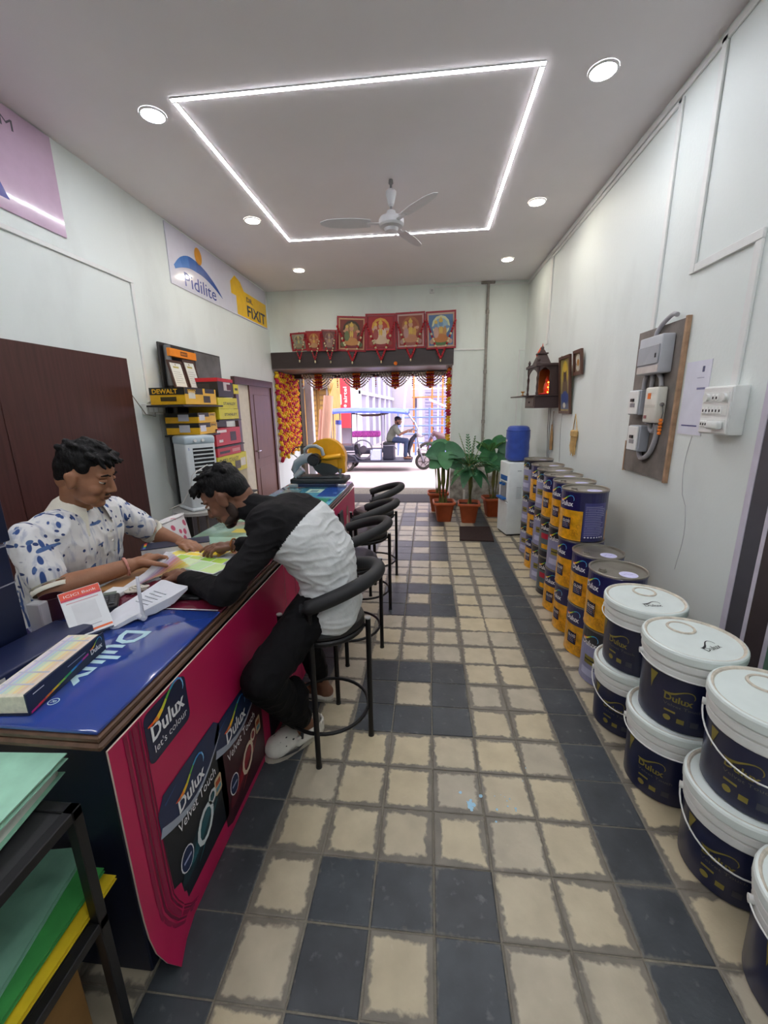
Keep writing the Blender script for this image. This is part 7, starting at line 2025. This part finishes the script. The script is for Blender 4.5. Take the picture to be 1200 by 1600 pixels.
G().box(-1.50, -.72, RY - .1, RY + .40, .30, .44, C('#3a3646', .7), bev=.03).build('passenger_bench', rk)
G().box(-1.01, -.72, RY - .42, RY - .12, .16, .45, mat('pale_blue_box', '#b9c4e6', .5, var=.06), bev=.015).build('battery_box', rk)
G().box(-.68, -.37, RY - .25, RY + .30, .156, .56, M_RKD, bev=.02).build('driver_seat_box', rk)
G().box(-.68, -.36, RY - .25, RY + .30, .56, .63, C('#1d1d22', .7), bev=.025, seg=2).build('driver_seat', rk)
g = G(); g.tube([(-.72, RY - .40, .60), (-.60, RY - .42, .56), (-.35, RY - .42, .57), (-.28, RY - .42, .46)], .016, M_RK, n=8); g.build('arm_rail', rk)
g = G(); g.tube([(-1.22 + .26 * math.cos(R(a)), RY - .40, .46 + .26 * math.sin(R(a))) for a in range(0, 360, 15)], .022, M_RK, n=8, closed=True); g.build('spare_tyre_hoop', rk)
g = G(); g.cyl((-1.22, RY - .38, .46), (-1.22, RY - .26, .46), .10, C('#4a4650', .5), n=16); g.build('spare_hub', rk)
def wheel(x, y, z, r, nm='wheel'):
    g = G(); g.tube([(x + (r - .045) * math.cos(R(a)), y, z + (r - .045) * math.sin(R(a))) for a in range(0, 360, 12)], .045, M_TYRE, n=10, closed=True); w = g.build(nm, rk)
    g = G(); g.cyl((x, y - .035, z), (x, y + .035, z), r - .08, M_HUB, n=20); g.build('rim', w)
    g = G(); g.cyl((x, y - .06, z), (x, y + .06, z), .055, C('#4a4444', .5), n=12); g.build('hub', w)
    for k in range(6):
        a = R(60 * k); g = G(); g.cyl((x + .05 * math.cos(a), y - .045, z + .05 * math.sin(a)), (x + (r - .09) * math.cos(a), y - .045, z + (r - .09) * math.sin(a)), .012, C('#6d6668', .5), n=6); g.build('spoke', w)
wheel(.45, RY, ZR + .24, .24); wheel(-1.69, RY - .36, ZR + .23, .23); wheel(-1.69, RY + .44, ZR + .23, .23)
for y in (RY - .07, RY + .07): g = G(); g.tube([(.24, y, .86), (.30, y, .60), (.36, y, .34), (.45, y, ZR + .24)], .022, C('#8f8c96', .35, metal=.6), n=8); g.build('front_fork', rk)
g = G(); g.tube([(.10, RY, .13), (.02, RY, .40), (.12, RY, .68), (.25, RY, .84)], [.05, .07, .07, .05], M_RKD, n=10); g.build('leg_shield', rk)
g = G(); g.tube([(.02, RY - .33, .93), (.16, RY - .25, .98), (.25, RY, .93), (.16, RY + .25, .98), (.02, RY + .33, .93)], .016, M_RK, n=8); g.build('handlebar', rk)
g = G(); g.ell((.32, RY, .84), (.08, .09, .09), C('#c4bfc9', .3, metal=.3), 14, 9); g.build('headlamp', rk)
g = G(); g.tube([(.35, RY - .05, .75), (.55, RY - .05, .85), (.68, RY - .05, .78), (.78, RY - .05, .55)], .012, M_RK, n=6); g.build('crash_bar', rk)
g = G(); g.tube([(.14 + .02, RY - .30, .98), (.20, RY - .32, 1.14)], .007, M_RK, n=6); g.ell((.20, RY - .32, 1.17), (.012, .05, .035), C('#3a3b44', .3), 10, 6); g.build('mirror', rk)
g = G(); g.tube([(.25, RY - .04, .36), (.36, RY - .05, .42), (.52, RY, .40), (.66, RY, .20)], .02, C('#a39ca6', .4), n=8); g.build('front_mudguard', rk)

# its driver
dS, dH = Vector((-.345, RY, 1.00)), Vector((-.50, RY, .68))
hk, dp, DQ = head((-.265, RY, 1.215), (1, 0, -.12), (.1, 0, 1), .95)
lv = [((-.48, RY, .72), .08, .11, Y_), ((-.46, RY, .82), .07, .105, Y_), ((-.39, RY, .96), .10, .105, Y_), ((-.35, RY, 1.04), .12, .07, Y_)]
pb = levels(grow(lv, -.015)) + hk + [cap((-.33, RY, 1.06), dp(-.03, 0, -.07), .05)]
for sg in (-1, 1):
    y = RY + sg * .2
    pb += [cap((-.35, y, 1.03), (-.22, y + sg * .05, .84), .042, .036), cap((-.22, y + sg * .05, .84), (.0, RY + sg * .26, .93), .034, .026)] + hand((.01, RY + sg * .27, .935), (1, 0, .1), (0, 0, -1), sg, curl=(1.0, 1.0, 1.0, 1.0), s=.95)
    pb += [cap((-.46, RY + sg * .09, .70), (-.03, RY + sg * .13, .66), .07, .055), cap((-.03, RY + sg * .13, .66), (-.06, RY + sg * .14, .24), .05, .035), cap((-.08, RY + sg * .14, .20), (.09, RY + sg * .14, .185), .033, .028)]
drv = blob('person', pb, .009, [SKIN2], None, smooth=3, origin=(-.45, RY, .156))
tag(drv, 'rickshaw driver in olive shirt and jeans gripping the handlebar', 'person')
sh_ = levels(grow(lv, .01))
for sg in (-1, 1): sh_.append(cap((-.35, RY + sg * .2, 1.03), (-.24, RY + sg * .242, .87), .058, .052))
blob('shirt', sh_, .011, [mat('olive_shirt', '#5b5f55', .8, var=.1)], drv, smooth=3)
je = levels(grow(lv[:2], .004))
for sg in (-1, 1): je += [cap((-.46, RY + sg * .09, .70), (-.03, RY + sg * .13, .66), .084, .068), cap((-.03, RY + sg * .13, .66), (-.06, RY + sg * .14, .26), .064, .052)]
blob('jeans', je, .011, [mat('dark_blue_denim', '#2b3a5a', .8, var=.15)], drv, smooth=3)
e_ = lambda a, b, h, r: ell_(dp(a, b, h), tuple(x * .95 for x in r), DQ)
blob('cap', [e_(-.015, 0, .058, (.10, .085, .068)), e_(.085, 0, .058, (.05, .06, .008)), e_(-.05, 0, .02, (.06, .078, .05))], .006, [mat('black_cap', '#1d1c1f', .8)], drv, smooth=2)
blob('beard', [e_(.035, 0, -.09, (.055, .05, .035)), e_(0, .055, -.06, (.03, .014, .04)), e_(0, -.055, -.06, (.03, .014, .04))], .006, [STUB], drv, smooth=2)
face_parts(drv, dp, DQ, .95, SKIN2, HAIR)

# things leaning outside on the near side
for k, (x0, x1, zt, col, lab) in enumerate(((-1.80, -1.585, 1.84, '#d9a98f', 'tall peach carpet roll leaning outside by the white post'), (-1.93, -1.76, 1.55, '#cfa08c', 'shorter peach carpet roll behind the tall one'), (-1.47, -1.44, 1.30, '#c9cfe8', 'pale blue topped roll standing beside the carpet rolls'))):
    t = thing('carpet_roll', lab, 'carpet roll', (x0, 7.9, ZR), group='rolls standing outside')
    y = 7.75 + .12 * k
    G().cyl((x0, y, ZR), (x1, y + .1, zt), (.105, .07, .065)[k], mat('carpet_' + col, col, .9, var=.1, scale=8, stretch=(3, 3, .3)), n=20).build('roll', t)
    g = G(); P = [(x1 + q * .0075 * (.105, .07, .065)[k] / .105 * math.cos(q), y + .1 + q * .0075 * math.sin(q), zt + .002) for q in [i * .5 for i in range(24)]]; g.tube(P, .003, C('#8d6a58', .8) if k < 2 else C('#4656b4', .6), n=5); g.build('spiral_end', t)
    if k == 2: G().cyl((x0 + .028, y + .09, 1.22), (x1, y + .1, 1.31), .07, C('#4656b4', .5), n=20).build('blue_top', t)
t = thing('broom', 'long handled broom standing above the carpet rolls', 'broom', (-1.62, 7.95, ZR))
G().cyl((-1.66, 7.99, ZR), (-1.60, 8.02, 1.95), .012, C('#c9a54c', .6), n=8).build('handle', t)
g = G()
for k in range(10): g.cyl((-1.60, 8.02, 1.86), (-1.66 + .018 * k, 8.02 + .01 * (k % 3), 2.12), .006, C('#a58a3a', .8), r1=.002, n=5)
o = g.build('bristles', t); o['kind'] = 'stuff'

# mustard shop across the street
bs = thing('mustard_shop', 'mustard coloured shopfront across the street', 'building', (-3.2, 13.0, ZR))
G().box(-6.5, -2.70, 12.6, 14.5, ZR, 5.5, mat('mustard_wall', '#b98f4e', .8, var=.15, scale=3)).build('wall', bs)
for i, x in enumerate((-3.45, -3.0)):
    w = G().box(x, x + .36, 12.52, 12.6, .5, 2.2, C('#8a6a3a', .6), bev=.01).build('shutter', bs)
    for k in range(10): G().box(x + .02, x + .34, 12.505, 12.52, .56 + k * .165, .66 + k * .165, C('#a5823f', .6)).build('shutter_slat', w)
G().box(-3.6, -2.62, 12.1, 12.6, 2.22, 2.30, C('#5f5a55', .7)).build('awning', bs)
for x in (-2.68, -2.60): G().cyl((x, 12.3, ZR), (x, 12.3, 3.2), .03, C('#8a7f78', .6), n=8).build('awning_pole', bs)
# building with the red sign
rs = thing('grey_building', 'long grey building with pale columns behind the red sign', 'building', (-2, 18, ZR))
G().box(-2.56, -2.30, 15.9, 16.4, ZR, 6, mat('white_pilaster', '#dcdce8', .7, var=.04)).build('pilaster', rs)
MG = mat('lilac_grey_wall', '#9c9aae', .8, var=.08, scale=2)
G().prism([(-2.3, 16.2, ZR), (-1.55, 24, ZR), (-8, 24, ZR), (-8, 16.4, ZR)], (0, 0, 6.2), MG).build('wall', rs)
for k in range(6):
    t0 = k / 6; x = -2.3 + .75 * t0; y = 16.2 + 7.8 * t0
    G().box(x + .0, x + .10, y, y + .25, ZR, 6.2, mat('white_pilaster', '#dcdce8', .7)).build('column', rs)
    G().box(x + .0, x + .06, y + .3, y + 1.1, 1.0, 2.6, C('#77768c', .5)).build('window', rs)
G().prism([(-2.28, 16.2, 2.15), (-2.20, 16.2, 2.15), (-1.45, 24, 2.0), (-1.53, 24, 2.0)], (0, 0, .14), mat('white_pilaster', '#dcdce8', .7)).build('string_course', rs)
sg_ = thing('red_signboard', 'tall red signboard with white lettering beside the grey building', 'signboard', (-2.86, 15.85, .84))
G().box(-3.18, -2.56, 15.80, 15.88, .80, 2.75, mat('coral_red_sign', '#d84452', .5, var=.06), bev=.01).build('board', sg_)
sf_ = plane((0, 15.795, 0), (0, 0, 1), (-1, 0, 0))
g = G(); put_text(g, 'airtel', lambda u, v: Vector((-2.70 - v, 15.794, 1.80 + u)), 0, 0, .20, M_WHITEP, bold=.02, width=.62); put_disc(g, 1.68, 2.78, .06, lambda u, v: Vector((-v, 15.794, u)), M_WHITEP); g.build('white_lettering', sg_)
g = G(); put_rect(g, 1.72, 2.92, 2.15, 3.08, lambda u, v: Vector((-v, 15.793, u)), M_WHITEP, r=.06); g.build('white_patch', sg_)
# far pale wall, slatted building, scaffold, railing, leaning pole
tag(G().box(-12, 14, 24.2, 25.2, ZR, 8, mat('far_pale_wall', '#b7b3ba', .8, var=.06, scale=1)).build('far_wall'), 'plain pale grey building closing the far end of the side street', 'building')
rb_ = thing('slatted_building', 'lilac building clad in slats behind the scaffold', 'building', (2, 18, ZR))
G().box(.42, 8, 17.6, 20, ZR, 6, mat('lilac_cladding', '#a9a8c6', .7, var=.05)).build('wall', rb_)
for k in range(22): G().box(.44, 3.2, 17.56, 17.6, .1 + k * .14, .19 + k * .14, C('#8f8eb0', .6)).build('slat', rb_)
G().box(.18, .30, 17.5, 17.8, ZR, 6, mat('white_pilaster', '#dcdce8', .7)).build('corner_post', rb_)
G().box(-.10, .06, 18.2, 18.3, 1.55, 2.05, C('#55556b', .5)).build('window', rb_)
sc_ = thing('scaffold', 'orange and white tube scaffold against the slatted building', 'scaffold', (.9, 15.4, ZR))
MO = mat('orange_tube', '#e0793a', .5, var=.1); MWT = mat('white_tube', '#e4dfe6', .5)
for x, m_ in ((.02, MO), (.72, MO), (1.12, MO), (.95, MWT), (1.55, MO)): G().cyl((x, 15.3, ZR), (x, 15.3, 3.6), .035, m_, n=8).build('upright', sc_)
for z, m_ in ((1.95, MO), (2.25, MWT), (2.45, MWT), (2.65, MWT), (1.2, MO), (2.9, MO)): G().cyl((-.05, 15.3, z), (2.4, 15.3, z), .028, m_, n=8).build('ledger', sc_)
g = G(); g.cyl((.60, 15.25, 1.85), (1.30, 15.25, 1.55), .05, MWT, n=8); g.build('brace', sc_)
rl = thing('blue_railing', 'blue painted railing gate under the scaffold', 'railing', (.9, 14.2, ZR))
MBR = mat('blue_grey_railing', '#6b82b4', .5, var=.1)
for z in (1.50, 1.22, .92, .62, .30): G().cyl((-.55, 14.2, z), (2.6, 14.2, z), .03, MBR, n=8).build('rail', rl)
for x in (-.52, .12, .62, 1.2, 1.8, 2.5): G().cyl((x, 14.2, ZR), (x, 14.2, 1.56), .035, MBR, n=8).build('post', rl)
tag(G().cyl((-.42, 13.2, ZR), (-.10, 13.2, 2.9), .035, mat('white_tube', '#e4dfe6', .5), n=10).build('leaning_pole'), 'white pole leaning in the street behind the driver', 'pole')
mc = thing('parked_motorcycle', 'dark parked motorcycle behind the rickshaw front', 'motorcycle', (1.0, 12.4, ZR))
for x in (.55, 1.75): 
    g = G(); g.tube([(x + .27 * math.cos(R(a)), 12.4, ZR + .32 + .27 * math.sin(R(a))) for a in range(0, 360, 15)], .05, M_TYRE, n=8, closed=True); g.build('wheel', mc)
g = G(); g.tube([(1.75, 12.4, .2), (1.35, 12.4, .45), (1.0, 12.4, .62), (.75, 12.4, .75), (.62, 12.4, .5), (.55, 12.4, .16)], [.04, .10, .15, .09, .04, .03], C('#5a3f46', .4), n=10); g.build('frame', mc)
g = G(); g.ell((1.35, 12.4, .68), (.36, .12, .07), C('#2a2528', .7), 12, 8); g.build('seat', mc)
g = G(); g.tube([(.72, 12.1, .98), (.74, 12.4, .86), (.72, 12.7, .98)], .018, M_RK, n=6); g.build('handlebar', mc)
